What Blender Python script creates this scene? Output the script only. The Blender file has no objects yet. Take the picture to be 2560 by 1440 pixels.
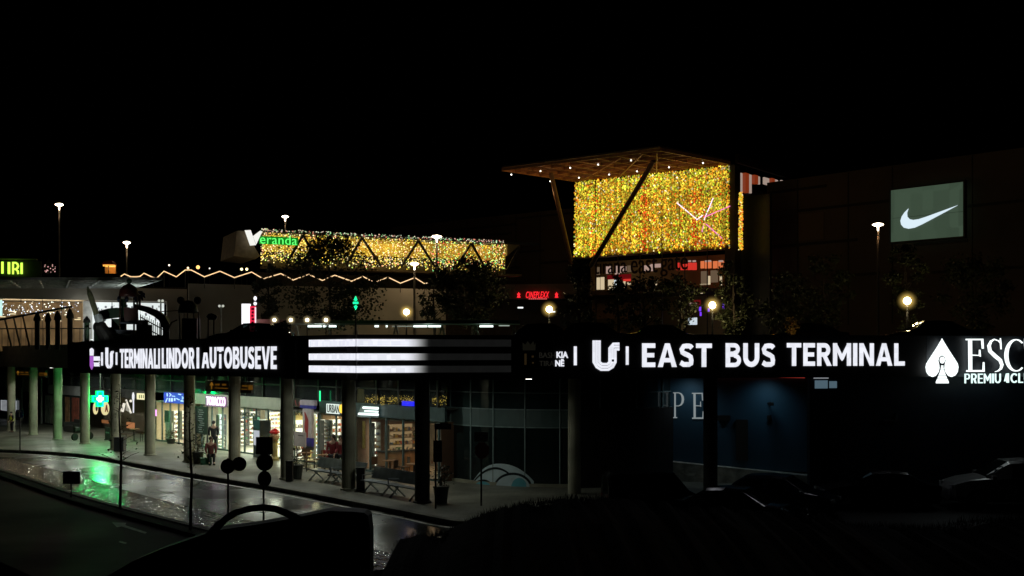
import bpy, bmesh, math, random
from mathutils import Vector, Matrix

SC = bpy.context.scene
COL = SC.collection
R = math.radians
rnd = random.Random(7)

# ------------------------------------------------------------------ camera, world, exposure
F, HX, HY, EYE = 2800.0, 1280.0, 892.0, 5.1       # focal length and principal point in photo pixels, eye height in metres
cam = bpy.data.objects.new("camera", bpy.data.cameras.new("camera"))
COL.objects.link(cam)
cam.location = (0, 0, EYE)
cam.rotation_euler = (R(90), 0, 0)
cam.data.sensor_width = 36
cam.data.lens = 36 * F / 2560
cam.data.shift_y = (HY - 720) / 2560
cam.data.clip_start = 0.5
cam.data.clip_end = 3000
SC.camera = cam
SC.render.resolution_x, SC.render.resolution_y = 1024, 576

wd = bpy.data.worlds.new("World")
SC.world = wd
wd.use_nodes = True
sky = wd.node_tree.nodes.new("ShaderNodeTexSky")
sky.sky_type = 'NISHITA'
sky.sun_disc = False
sky.sun_elevation = R(-8)
sky.sun_rotation = R(200)
bg = wd.node_tree.nodes["Background"]
bg.inputs[1].default_value = 0.004
wd.node_tree.links.new(sky.outputs[0], bg.inputs[0])

SC.view_settings.view_transform = 'Standard'
SC.view_settings.look = 'None'
SC.view_settings.exposure = 0
SC.view_settings.gamma = 1
try:
    SC.cycles.use_denoising = True
    SC.cycles.max_bounces = 6
    SC.cycles.transparent_max_bounces = 12
    SC.cycles.sample_clamp_indirect = 4
    SC.cycles.caustics_refractive = False
    SC.cycles.caustics_reflective = False
except Exception:
    pass

# ------------------------------------------------------------------ materials
MATS = {}

def pbr(name, col, rough=0.6, metal=0.0, var=0.25, scale=3.0, bump=0.0, bscale=20.0, rvar=0.0, spec=0.5):
    if name in MATS:
        return MATS[name]
    m = bpy.data.materials.new(name)
    m.use_nodes = True
    nt = m.node_tree
    b = nt.nodes["Principled BSDF"]
    b.inputs["Roughness"].default_value = rough
    b.inputs["Metallic"].default_value = metal
    b.inputs["Specular IOR Level"].default_value = spec
    tc = nt.nodes.new("ShaderNodeTexCoord")
    n = nt.nodes.new("ShaderNodeTexNoise")
    n.inputs["Scale"].default_value = scale
    n.inputs["Detail"].default_value = 5
    nt.links.new(tc.outputs["Object"], n.inputs["Vector"])
    cr = nt.nodes.new("ShaderNodeValToRGB")
    cr.color_ramp.elements[0].position = 0.3
    cr.color_ramp.elements[1].position = 0.7
    cr.color_ramp.elements[0].color = tuple(c * (1 - var) for c in col) + (1,)
    cr.color_ramp.elements[1].color = tuple(min(1, c * (1 + var)) for c in col) + (1,)
    nt.links.new(n.outputs["Fac"], cr.inputs["Fac"])
    nt.links.new(cr.outputs["Color"], b.inputs["Base Color"])
    if rvar:
        mr = nt.nodes.new("ShaderNodeMapRange")
        mr.inputs[1].default_value, mr.inputs[2].default_value = 0.35, 0.65
        mr.inputs[3].default_value, mr.inputs[4].default_value = max(0.03, rough - rvar), min(1, rough + rvar)
        n3 = nt.nodes.new("ShaderNodeTexNoise")
        n3.inputs["Scale"].default_value = scale * 0.35
        n3.inputs["Detail"].default_value = 4
        nt.links.new(tc.outputs["Object"], n3.inputs["Vector"])
        nt.links.new(n3.outputs["Fac"], mr.inputs[0])
        nt.links.new(mr.outputs[0], b.inputs["Roughness"])
    if bump:
        n2 = nt.nodes.new("ShaderNodeTexNoise")
        n2.inputs["Scale"].default_value = bscale
        n2.inputs["Detail"].default_value = 4
        nt.links.new(tc.outputs["Object"], n2.inputs["Vector"])
        bp = nt.nodes.new("ShaderNodeBump")
        bp.inputs["Strength"].default_value = bump
        bp.inputs["Distance"].default_value = 0.05
        nt.links.new(n2.outputs["Fac"], bp.inputs["Height"])
        nt.links.new(bp.outputs[0], b.inputs["Normal"])
    MATS[name] = m
    return m

def emis(name, col, strength, sample=True):
    if name in MATS:
        return MATS[name]
    m = bpy.data.materials.new(name)
    m.use_nodes = True
    nt = m.node_tree
    b = nt.nodes["Principled BSDF"]
    b.inputs["Base Color"].default_value = (0.04, 0.04, 0.04, 1)
    b.inputs["Roughness"].default_value = 0.5
    b.inputs["Emission Color"].default_value = tuple(col) + (1,)
    b.inputs["Emission Strength"].default_value = strength
    if not sample:
        m.cycles.emission_sampling = 'NONE'
    MATS[name] = m
    return m

def emis_noise(name, col, strength, lo=0.6, scale=6.0):
    """a lit panel of LED modules: brightness wanders a little from module to module"""
    if name in MATS:
        return MATS[name]
    m = emis(name, col, strength)
    nt = m.node_tree
    b = nt.nodes["Principled BSDF"]
    tc = nt.nodes.new("ShaderNodeTexCoord")
    v = nt.nodes.new("ShaderNodeTexVoronoi")
    v.distance = 'CHEBYCHEV'
    v.inputs["Scale"].default_value = scale
    v.inputs["Randomness"].default_value = 0.25
    nt.links.new(tc.outputs["Object"], v.inputs["Vector"])
    sep = nt.nodes.new("ShaderNodeSeparateColor")
    nt.links.new(v.outputs["Color"], sep.inputs[0])
    mr = nt.nodes.new("ShaderNodeMapRange")
    mr.inputs[3].default_value, mr.inputs[4].default_value = strength * lo, strength
    nt.links.new(sep.outputs[0], mr.inputs[0])
    nt.links.new(mr.outputs[0], b.inputs["Emission Strength"])
    return m

def emis_attr(name, strength, sample=True):
    if name in MATS:
        return MATS[name]
    m = bpy.data.materials.new(name)
    m.use_nodes = True
    nt = m.node_tree
    b = nt.nodes["Principled BSDF"]
    b.inputs["Base Color"].default_value = (0.05, 0.05, 0.05, 1)
    a = nt.nodes.new("ShaderNodeAttribute")
    a.attribute_name = "Col"
    nt.links.new(a.outputs["Color"], b.inputs["Emission Color"])
    b.inputs["Emission Strength"].default_value = strength
    if not sample:
        m.cycles.emission_sampling = 'NONE'
    MATS[name] = m
    return m

def glass(name, col, transp=0.5, rough=0.05):
    if name in MATS:
        return MATS[name]
    m = bpy.data.materials.new(name)
    m.use_nodes = True
    nt = m.node_tree
    nt.nodes.remove(nt.nodes["Principled BSDF"])
    out = nt.nodes["Material Output"]
    t = nt.nodes.new("ShaderNodeBsdfTransparent")
    t.inputs[0].default_value = tuple(col) + (1,)
    g = nt.nodes.new("ShaderNodeBsdfGlossy")
    g.inputs["Roughness"].default_value = rough
    g.inputs[0].default_value = (0.8, 0.85, 0.85, 1)
    lw_ = nt.nodes.new("ShaderNodeLayerWeight"); lw_.inputs[0].default_value = 0.5
    pw_ = nt.nodes.new("ShaderNodeMath"); pw_.operation = 'POWER'; pw_.inputs[1].default_value = 4.0
    ml_ = nt.nodes.new("ShaderNodeMath"); ml_.operation = 'MULTIPLY_ADD'; ml_.inputs[1].default_value = 0.7; ml_.inputs[2].default_value = 0.04
    nt.links.new(lw_.outputs["Facing"], pw_.inputs[0]); nt.links.new(pw_.outputs[0], ml_.inputs[0])
    mx = nt.nodes.new("ShaderNodeMixShader")
    nt.links.new(ml_.outputs[0], mx.inputs[0])
    nt.links.new(t.outputs[0], mx.inputs[1])
    nt.links.new(g.outputs[0], mx.inputs[2])
    d = nt.nodes.new("ShaderNodeBsdfDiffuse")
    d.inputs[0].default_value = tuple(c * 0.3 for c in col) + (1,)
    mx2 = nt.nodes.new("ShaderNodeMixShader")
    mx2.inputs[0].default_value = transp
    nt.links.new(d.outputs[0], mx2.inputs[1])
    nt.links.new(mx.outputs[0], mx2.inputs[2])
    nt.links.new(mx2.outputs[0], out.inputs[0])
    MATS[name] = m
    return m

black = pbr("black_metal", (0.012, 0.011, 0.011), 0.6)
dark = pbr("dark_metal", (0.03, 0.03, 0.03), 0.5)
cabinet = pbr("sign_cabinet_black", (0.008, 0.007, 0.007), 0.75, var=0.5, scale=1.5)
grey = pbr("grey_paint", (0.25, 0.26, 0.25), 0.55)
concrete = pbr("column_concrete", (0.38, 0.37, 0.28), 0.75, var=0.35, scale=1.1, bump=0.15)
steel = pbr("brushed_steel", (0.55, 0.57, 0.6), 0.3, 0.9)
whitewall = pbr("white_render", (0.44, 0.38, 0.29), 0.85, var=0.1, scale=0.6)
led = emis_noise("led_white", (0.90, 0.915, 1.0), 1.02, 0.86, 5.0)
leddim = emis("led_failing", (0.8, 0.75, 0.6), 0.012, False)
bark = pbr("bark", (0.06, 0.045, 0.03), 0.9, bump=0.4)
leafm = pbr("leaf", (0.05, 0.06, 0.022), 0.6, var=0.5, scale=1.2)
wood = pbr("warm_wood", (0.25, 0.13, 0.06), 0.6, var=0.3)
teal = pbr("teal_panel", (0.10, 0.17, 0.18), 0.4)

# ------------------------------------------------------------------ scene-object helpers
def tag(o, label=None, cat=None, group=None, kind=None):
    if label: o["label"] = label
    if cat: o["category"] = cat
    if group: o["group"] = group
    if kind: o["kind"] = kind
    return o

def thing(name, label, cat, loc=(0, 0, 0), rz=0.0, group=None):
    o = bpy.data.objects.new(name, None)
    o.empty_display_size = 0.2
    COL.objects.link(o)
    o.location = loc
    o.rotation_euler = (0, 0, rz)
    return tag(o, label, cat, group)

def dup(root, loc=None, rz=None, label=None, group=None, scale=None):
    r = root.copy(); COL.objects.link(r)
    if loc is not None: r.location = loc
    if rz is not None: r.rotation_euler = (0, 0, rz)
    if scale is not None: r.scale = (scale,) * 3
    if label: r["label"] = label
    if group: r["group"] = group
    for ch in list(root.children):
        c = ch.copy(); COL.objects.link(c); c.parent = r
        for g in list(ch.children):
            d = g.copy(); COL.objects.link(d); d.parent = c
    return r

class MB:
    def __init__(self):
        self.v, self.f, self.c, self.col = [], [], None, None
    def add(self, vs, fs, col=None):
        o = len(self.v)
        self.v += [Vector(p) for p in vs]
        self.f += [tuple(i + o for i in q) for q in fs]
        if col is not None:
            if self.c is None: self.c = []
            self.c += [(col[0], col[1], col[2], 1.0)] * len(vs)
        return self
    def hexa(self, p):      # 8 points: bottom loop then top loop
        return self.add(p, [(3, 2, 1, 0), (4, 5, 6, 7), (0, 1, 5, 4), (1, 2, 6, 5), (2, 3, 7, 6), (3, 0, 4, 7)])
    def box(self, c, s, rz=0.0, col=None):
        x, y, z = s[0] / 2, s[1] / 2, s[2] / 2
        m = Matrix.Rotation(rz, 3, 'Z')
        p = [Vector(c) + m @ Vector(q) for q in
             ((-x, -y, -z), (x, -y, -z), (x, y, -z), (-x, y, -z), (-x, -y, z), (x, -y, z), (x, y, z), (-x, y, z))]
        return self.add(p, [(3, 2, 1, 0), (4, 5, 6, 7), (0, 1, 5, 4), (1, 2, 6, 5), (2, 3, 7, 6), (3, 0, 4, 7)], col)
    def bar(self, a, b, w, h=None):
        a, b = Vector(a), Vector(b)
        h = h or w
        d = (b - a).normalized()
        up = Vector((0, 0, 1)) if abs(d.z) < 0.95 else Vector((0, 1, 0))
        s = d.cross(up).normalized() * w / 2
        u = s.cross(d).normalized() * h / 2
        return self.hexa([a - s - u, a + s - u, a + s + u, a - s + u, b - s - u, b + s - u, b + s + u, b - s + u])
    def tube(self, pts, r, n=8, caps=True, col=None):
        pts = [Vector(p) for p in pts]
        rs = r if isinstance(r, (list, tuple)) else [r] * len(pts)
        vs, fs = [], []
        pu = None
        for i, p in enumerate(pts):
            d = (pts[min(i + 1, len(pts) - 1)] - pts[max(i - 1, 0)]).normalized()
            if pu is None:
                ref = Vector((0, 0, 1)) if abs(d.z) < 0.9 else Vector((1, 0, 0))
                u = d.cross(ref).normalized()
            else:
                u = (pu - d * pu.dot(d)).normalized()
            pu = u
            w = d.cross(u)
            for k in range(n):
                a = 2 * math.pi * k / n
                vs.append(p + (u * math.cos(a) + w * math.sin(a)) * rs[i])
        for i in range(len(pts) - 1):
            for k in range(n):
                fs.append((i * n + k, i * n + (k + 1) % n, (i + 1) * n + (k + 1) % n, (i + 1) * n + k))
        if caps:
            fs.append(tuple(range(n - 1, -1, -1)))
            fs.append(tuple((len(pts) - 1) * n + k for k in range(n)))
        return self.add(vs, fs, col)
    def lathe(self, c, prof, n=16, col=None):
        c = Vector(c)
        vs, fs = [], []
        for (r, z) in prof:
            for k in range(n):
                a = 2 * math.pi * k / n
                vs.append(c + Vector((max(r, 1e-4) * math.cos(a), max(r, 1e-4) * math.sin(a), z)))
        for i in range(len(prof) - 1):
            for k in range(n):
                fs.append((i * n + k, i * n + (k + 1) % n, (i + 1) * n + (k + 1) % n, (i + 1) * n + k))
        fs.append(tuple(range(n - 1, -1, -1)))
        fs.append(tuple((len(prof) - 1) * n + k for k in range(n)))
        return self.add(vs, fs, col)
    def ball(self, c, r, n=12, sx=1, sy=1, sz=1, col=None):
        c = Vector(c); vs, fs = [], []
        m = max(4, n // 2)
        for i in range(m + 1):
            t = math.pi * i / m
            for k in range(n):
                a = 2 * math.pi * k / n
                st = max(math.sin(t), 1e-3)
                vs.append(c + Vector((r * sx * st * math.cos(a), r * sy * st * math.sin(a), r * sz * math.cos(t))))
        for i in range(m):
            for k in range(n):
                fs.append((i * n + k, (i + 1) * n + k, (i + 1) * n + (k + 1) % n, i * n + (k + 1) % n))
        return self.add(vs, fs, col)
    def octa(self, c, r, col, rz=1.0):
        x, y, z = c
        return self.add([(x + r, y, z), (x, y + r, z), (x - r, y, z), (x, y - r, z), (x, y, z + r * rz), (x, y, z - r * rz)],
                        [(0, 1, 4), (1, 2, 4), (2, 3, 4), (3, 0, 4), (1, 0, 5), (2, 1, 5), (3, 2, 5), (0, 3, 5)], col)
    def prism(self, poly, vec):
        n = len(poly); vec = Vector(vec)
        a = [Vector(p) for p in poly]
        return self.add(a + [p + vec for p in a],
                        [tuple(range(n - 1, -1, -1)), tuple(range(n, 2 * n))] +
                        [(i, (i + 1) % n, n + (i + 1) % n, n + i) for i in range(n)])
    def quad(self, a, b, c, d):
        return self.add([a, b, c, d], [(0, 1, 2, 3)])
    def build(self, name, mat, parent=None, world=False, smooth=False, recalc=True):
        vs = self.v
        org = Vector((0, 0, 0))
        if parent is not None and world:
            inv = (Matrix.Translation(parent.location) @ parent.rotation_euler.to_matrix().to_4x4()).inverted()
            if parent.parent is not None:
                pp = parent.parent
                inv = inv @ (Matrix.Translation(pp.location) @ pp.rotation_euler.to_matrix().to_4x4()).inverted()
            vs = [inv @ p for p in vs]
        elif parent is None and vs:
            lo = [min(p[i] for p in vs) for i in range(3)]
            hi = [max(p[i] for p in vs) for i in range(3)]
            org = Vector(((lo[0] + hi[0]) / 2, (lo[1] + hi[1]) / 2, lo[2]))
            vs = [p - org for p in vs]
        me = bpy.data.meshes.new(name)
        me.from_pydata([tuple(p) for p in vs], [], self.f)
        if self.c:
            at = me.color_attributes.new("Col", 'FLOAT_COLOR', 'POINT')
            flat = [x for c in self.c for x in c]
            at.data.foreach_set("color", flat)
        if recalc and len(self.f) < 20000:
            bm = bmesh.new(); bm.from_mesh(me)
            bmesh.ops.recalc_face_normals(bm, faces=bm.faces)
            bm.to_mesh(me); bm.free()
        if smooth:
            me.polygons.foreach_set("use_smooth", [True] * len(me.polygons))
        me.update()
        if mat: me.materials.append(mat)
        o = bpy.data.objects.new(name, me)
        COL.objects.link(o)
        o.location = org
        if parent is not None:
            o.parent = parent
        return o

def bake_parent(o, parent):
    """re-parent a built top-level object keeping where it stands"""
    o.parent = parent
    o.location = Vector(o.location) - Vector(parent.location)

def lamp(kind, name, parent, loc, power, col, size=0.1, spot=None, rot=None, blend=0.5):
    l = bpy.data.lights.new(name, kind)
    l.energy = power
    l.color = col
    if kind == 'AREA':
        l.size = size
    else:
        l.shadow_soft_size = size
    if kind == 'SPOT':
        l.spot_size = spot or R(120); l.spot_blend = blend
    o = bpy.data.objects.new(name, l)
    COL.objects.link(o)
    if parent is not None:
        o.parent = parent
        inv = (Matrix.Translation(parent.location) @ parent.rotation_euler.to_matrix().to_4x4()).inverted()
        o.location = inv @ Vector(loc)
    else:
        o.location = loc
    if rot: o.rotation_euler = rot
    return o

# ------------------------------------------------------------------ measured planes
def ground_at(px, py, z=0.0):
    Y = F * (EYE - z) / (py - HY)
    return Vector(((px - HX) / F * Y, Y, z))

def W(px, py, Y):
    return Vector(((px - HX) / F * Y, Y, EYE + (HY - py) / F * Y))

class VP:
    """a vertical plane through two plan points"""
    def __init__(self, p0, p1):
        self.p0, self.p1 = Vector(p0[:2]), Vector(p1[:2])
        self.d = (self.p1 - self.p0).normalized()
        n = Vector((self.d.y, -self.d.x))
        if n.dot(-self.p0) < 0: n = -n
        self.n = n
        self.n3 = Vector((n.x, n.y, 0))
        self.d3 = Vector((self.d.x, self.d.y, 0))
    def xy(self, px, off=0.0):
        a = self.p0 + self.n * off
        dx = (px - HX) / F
        Y = (a.dot(self.n)) / (dx * self.n.x + self.n.y)
        return Vector((dx * Y, Y))
    def pt(self, px, py, off=0.0):
        p = self.xy(px, off)
        return Vector((p.x, p.y, EYE + (HY - py) / F * p.y))
    def at(self, px, z, off=0.0):
        p = self.xy(px, off)
        return Vector((p.x, p.y, z))
    def z(self, px, py, off=0.0):
        return EYE + (HY - py) / F * self.xy(px, off).y

def slabz(mb, vp, x0, x1, z0, z1, off=0.0, th=0.05):
    """an upright board on the plane between two sight columns, z0..z1, its back at off and its face th nearer"""
    a, b = vp.at(x0, 0, off), vp.at(x1, 0, off)
    t = vp.n3 * th
    a2, b2 = a + t, b + t
    Z = lambda p, z: Vector((p.x, p.y, z))
    return mb.hexa([Z(a, z0), Z(b, z0), Z(b2, z0), Z(a2, z0), Z(a, z1), Z(b, z1), Z(b2, z1), Z(a2, z1)])

def slab(mb, vp, x0, x1, y0, y1, off=0.0, th=0.05):
    xm = (x0 + x1) / 2
    return slabz(mb, vp, x0, x1, vp.z(xm, y1, off), vp.z(xm, y0, off), off, th)

def poly(mb, vp, pts, off=0.0, th=0.05):
    return mb.prism([vp.pt(x, y, off) for x, y in pts], vp.n3 * th)

def ribbon(mb, vp, pts, off=0.0, th=0.05):
    """stroke of varying width, points (px, py, width in px)"""
    L, Rr = [], []
    for i, (x, y, w) in enumerate(pts):
        a = pts[max(i - 1, 0)]; b = pts[min(i + 1, len(pts) - 1)]
        dx, dy = b[0] - a[0], b[1] - a[1]
        l = math.hypot(dx, dy) or 1
        nx, ny = -dy / l * w / 2, dx / l * w / 2
        L.append(vp.pt(x + nx, y + ny, off)); Rr.append(vp.pt(x - nx, y - ny, off))
    t = vp.n3 * th
    for i in range(len(pts) - 1):
        mb.hexa([L[i], L[i + 1], Rr[i + 1], Rr[i], L[i] + t, L[i + 1] + t, Rr[i + 1] + t, Rr[i] + t])
    return mb

def text_geo(s, bold=0.0, shear=0.0, space=1.0):
    cu = bpy.data.curves.new("txt", 'FONT')
    cu.body = s
    cu.offset = bold
    cu.shear = shear
    cu.space_character = space
    cu.extrude = 0.5
    cu.resolution_u = 4
    ob = bpy.data.objects.new("txt", cu)
    COL.objects.link(ob)
    bpy.context.view_layer.update()
    dg = bpy.context.evaluated_depsgraph_get()
    me = bpy.data.meshes.new_from_object(ob.evaluated_get(dg))
    vs = [v.co.copy() for v in me.vertices]
    fs = [tuple(p.vertices) for p in me.polygons]
    bpy.data.objects.remove(ob); bpy.data.curves.remove(cu); bpy.data.meshes.remove(me)
    return vs, fs

def text(mb, vp, s, x0, x1, y0, y1, off=0.0, th=0.05, bold=0.0, shear=0.0, space=1.0):
    """lettering fitted to the plane between sight columns x0..x1 and heights y0 (top) .. y1"""
    vs, fs = text_geo(s, bold, shear, space)
    lo = [min(v[i] for v in vs) for i in range(3)]
    hi = [max(v[i] for v in vs) for i in range(3)]
    a, b = vp.at(x0, 0, off), vp.at(x1, 0, off)
    xm = (x0 + x1) / 2
    zt, zb = vp.z(xm, y0, off), vp.z(xm, y1, off)
    out = []
    for v in vs:
        u = (v.x - lo[0]) / (hi[0] - lo[0]); w = (v.y - lo[1]) / (hi[1] - lo[1]); t = (v.z - lo[2]) / (hi[2] - lo[2])
        p = a.lerp(b, u) + vp.n3 * (th * t)
        p.z = zb + (zt - zb) * w
        out.append(p)
    return mb.add(out, fs)

def arc(cx, cy, rx, ry, a0, a1, n=12):
    return [(cx + rx * math.cos(R(a0 + (a1 - a0) * i / n)), cy + ry * math.sin(R(a0 + (a1 - a0) * i / n))) for i in range(n + 1)]
def stroke(path, w, closed=False):
    out, n = [], len(path)
    nr = []
    for i in range(n):
        a = path[(i - 1) % n] if (closed or i) else path[0]
        b = path[(i + 1) % n] if (closed or i < n - 1) else path[-1]
        dx, dy = b[0] - a[0], b[1] - a[1]; l = math.hypot(dx, dy) or 1
        nr.append((-dy / l * w / 2, dx / l * w / 2))
    for i in range(n if closed else n - 1):
        k = (i + 1) % n
        (x0, y0), (x1, y1), (a0, b0), (a1, b1) = path[i], path[k], nr[i], nr[k]
        out.append([(x0 - a0, y0 - b0), (x1 - a1, y1 - b1), (x1 + a1, y1 + b1), (x0 + a0, y0 + b0)])
    return out
def cap_glyph(ch, t):
    """upright sans capital in a unit-height box: (width, convex pieces), stroke t"""
    h = t / 2
    rc = lambda x0, y0, x1, y1: [(x0, y0), (x1, y0), (x1, y1), (x0, y1)]
    if ch == 'I': return t, [rc(0, 0, t, 1)]
    if ch == 'L': return .58, [rc(0, 0, t, 1), rc(t, 0, .58, t * .9)]
    if ch == 'E': return .62, [rc(0, 0, t, 1), rc(t, 0, .62, t * .9), rc(t, 1 - t * .9, .62, 1), rc(t, .5 - t * .43, .57, .5 + t * .43)]
    if ch == 'T': return .76, [rc(0, 1 - t * .9, .76, 1), rc(.38 - h, 0, .38 + h, 1 - t * .9)]
    if ch == 'N': return .80, [rc(0, 0, t, 1), rc(.8 - t, 0, .8, 1), [(t, 1), (t * .25, 1), (.8 - t, 0), (.8 - t * .25, 0)]]
    if ch == 'M': return .98, [rc(0, 0, t, 1), rc(.98 - t, 0, .98, 1), [(t * .85, 1), (t * .1, 1), (.49 - h * .8, .30), (.49, .22), (.49, .50)], [(.98 - t * .1, 1), (.98 - t * .85, 1), (.49, .50), (.49, .22), (.49 + h * .8, .30)]]
    if ch == 'A': return .90, [[(0, 0), (t * 1.05, 0), (.45 + .02, .86), (.45 + h, 1), (.45 - h, 1)], [(.90, 0), (.45 + h, 1), (.45 - h * .2, 1), (.43, .86), (.90 - t * 1.05, 0)], rc(.22, .20, .68, .20 + t * .85)]
    if ch == 'V': return .90, [[(0, 1), (.45 - h, 0), (.45 + h, 0), (.46, .16), (t * 1.05, 1)], [(.90, 1), (.90 - t * 1.05, 1), (.44, .16), (.45 - h * .2, 0), (.45 + h, 0)]]
    if ch == 'O': return .94, stroke(arc(.47, .5, .47 - h, .5 - h, 0, 345, 23), t, True)
    if ch == 'D': return .82, [rc(0, 0, t, 1)] + stroke([(t, 1 - h), (.34, 1 - h)] + arc(.34, .5, .48 - h, .5 - h, 85, -85) + [(.34, h), (t, h)], t * .98)
    if ch == 'U': return .80, stroke([(h, 1), (h, .42)] + arc(.40, .40, .40 - h, .40 - h, 180, 360) + [(.8 - h, .42), (.8 - h, 1)], t)
    if ch in 'PRB':
        b = t * .9; bh = b / 2
        top = [rc(0, 0, t, 1)] + stroke([(t, 1 - bh), (.40, 1 - bh)] + arc(.40, .70, .30 - bh, .30 - bh, 85, -85) + [(.40, .40 + bh), (t, .40 + bh)], b)
        if ch == 'P': return .71, top
        if ch == 'R': return .74, top + [[(.30, .42), (.54, 0), (.54 + t * 1.12, 0), (.52, .42)]]
        b = t * .82; bh = b / 2
        return .76, [rc(0, 0, t, 1)] + stroke([(t, 1 - bh), (.42, 1 - bh)] + arc(.42, .75, .28 - bh, .25 - bh, 85, -85) + [(.42, .5 + bh * .7), (t, .5 + bh * .7)], b) + stroke([(t, .5 + bh * .2), (.44, .5 + bh * .2)] + arc(.44, .28, .32 - bh, .28 - bh, 85, -85) + [(.44, bh), (t, bh)], b)
    if ch == 'C': return .86, stroke(arc(.48, .5, .48 - h, .5 - h, 42, 318, 20), t)
    if ch == 'S':
        w = .68
        P = [(.60, .80), (.54, .87), (.45, 1 - h), (.34, 1 - h), (.21, .88), (h, .74), (.15, .62), (.26, .56), (.42, .50), (.54, .43), (w - h, .28), (.56, .15), (.46, h), (.33, h), (.21, .105), (.06, .19)]
        return w, stroke(P, t * .96)
    return .35, []
def caps(mb, vp, word, x0, x1, y0, y1, off=0.0, th=0.03, t=.22, gap=.11):
    """block capitals on a wall plane between two sight columns"""
    a, b = vp.at(x0, 0, off), vp.at(x1, 0, off)
    xm = (x0 + x1) / 2
    zt, zb = vp.z(xm, y0, off), vp.z(xm, y1, off)
    gl = [cap_glyph(c, t) for c in word]
    tot = sum(g[0] for g in gl) + gap * (len(gl) - 1)
    x = 0.0; k = 0
    for w, ps in gl:
        for q in ps:
            k += 1
            e = vp.n3 * (0.0004 * (k % 5))
            pts = []
            for (u, v) in q:
                p = a.lerp(b, (x + u) / tot); p.z = zb + (zt - zb) * v
                pts.append(p)
            mb.prism(pts, vp.n3 * th + e)
        x += w + gap
    return mb

# street frame: s runs left and away along the terminal, n runs from the road towards the shops
U = Vector((-0.638, 0.770, 0)); N = Vector((0.770, 0.638, 0))
def L(s, n, z=0.0):
    p = U * s + N * n
    return Vector((p.x, p.y, z))
UANG = math.atan2(U.y, U.x)

SH = VP(L(30, 26.9), L(60, 26.9))            # shop fronts
CORNER = Vector((-5.3, 38.1)); LEND = Vector((-20.7, 53.1)); REND = Vector((20.25, 44.3))
SL = VP(CORNER, LEND)                        # left sign
SR = VP(CORNER, REND)                        # right sign

# ================================================================== SETTING: ground, roads, pavement, upper forecourt
def strip_mesh(line, a, b, z):
    """a flat ribbon along a plan polyline, between sideways offsets a and b (positive = right of travel)"""
    mb = MB(); P, Q = [], []
    for i, p in enumerate(line):
        d = (line[min(i + 1, len(line) - 1)] - line[max(i - 1, 0)]); d.z = 0
        d.normalize(); n = Vector((d.y, -d.x, 0))
        P.append(Vector((p.x, p.y, z)) + n * a); Q.append(Vector((p.x, p.y, z)) + n * b)
    for i in range(len(line) - 1):
        mb.quad(P[i], P[i + 1], Q[i + 1], Q[i])
    return mb

def wall_strip(line, a, b, z0, z1):
    mb = MB(); P, Q = [], []
    for i, p in enumerate(line):
        d = (line[min(i + 1, len(line) - 1)] - line[max(i - 1, 0)]); d.z = 0
        d.normalize(); n = Vector((d.y, -d.x, 0))
        P.append(Vector((p.x, p.y, 0)) + n * a); Q.append(Vector((p.x, p.y, 0)) + n * b)
    Z = lambda p, z: Vector((p.x, p.y, z))
    for i in range(len(line) - 1):
        mb.hexa([Z(P[i], z0), Z(P[i + 1], z0), Z(Q[i + 1], z0), Z(Q[i], z0), Z(P[i], z1), Z(P[i + 1], z1), Z(Q[i + 1], z1), Z(Q[i], z1)])
    return mb

def smooth_line(pts, k=4):
    out = []
    n = len(pts)
    for i in range(n - 1):
        p0, p1, p2, p3 = pts[max(i - 1, 0)], pts[i], pts[i + 1], pts[min(i + 2, n - 1)]
        for j in range(k):
            t = j / k
            out.append(0.5 * ((2 * p1) + (p2 - p0) * t + (2 * p0 - 5 * p1 + 4 * p2 - p3) * t * t + (3 * p1 - p0 - 3 * p2 + p3) * t ** 3))
    out.append(pts[-1])
    return out

soil = pbr("dark_soil", (0.005, 0.0045, 0.0035), 0.9, var=0.5, scale=0.8, bump=0.5, bscale=3, spec=0.2)
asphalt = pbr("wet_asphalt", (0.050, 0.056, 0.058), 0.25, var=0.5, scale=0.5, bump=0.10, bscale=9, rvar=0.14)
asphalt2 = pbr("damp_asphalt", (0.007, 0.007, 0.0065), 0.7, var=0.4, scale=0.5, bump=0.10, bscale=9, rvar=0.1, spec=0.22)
paving = pbr("paving", (0.19, 0.19, 0.155), 0.5, var=0.4, scale=0.7, rvar=0.15)
kerbm = pbr("kerb_concrete", (0.17, 0.165, 0.13), 0.7, var=0.45, scale=4)
paint = pbr("road_paint", (0.72, 0.72, 0.66), 0.5, var=0.4, scale=6)
cobble = pbr("wet_cobbles", (0.07, 0.07, 0.075), 0.09, var=0.5, scale=5, bump=0.9, bscale=4.2, spec=1.0)
def cobble_bump(m):
    nt = m.node_tree
    bp = [n for n in nt.nodes if n.type == 'BUMP'][0]
    v = nt.nodes.new("ShaderNodeTexVoronoi"); v.inputs["Scale"].default_value = 5.0
    tc = [n for n in nt.nodes if n.type == 'TEX_COORD'][0]
    nt.links.new(tc.outputs["Object"], v.inputs["Vector"])
    inv = nt.nodes.new("ShaderNodeMath"); inv.operation = 'SUBTRACT'; inv.inputs[0].default_value = 1
    nt.links.new(v.outputs["Distance"], inv.inputs[1])
    nt.links.new(inv.outputs[0], bp.inputs["Height"])
    bp.inputs["Distance"].default_value = 0.042; bp.inputs["Strength"].default_value = 1.0
cobble_bump(cobble)
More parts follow.
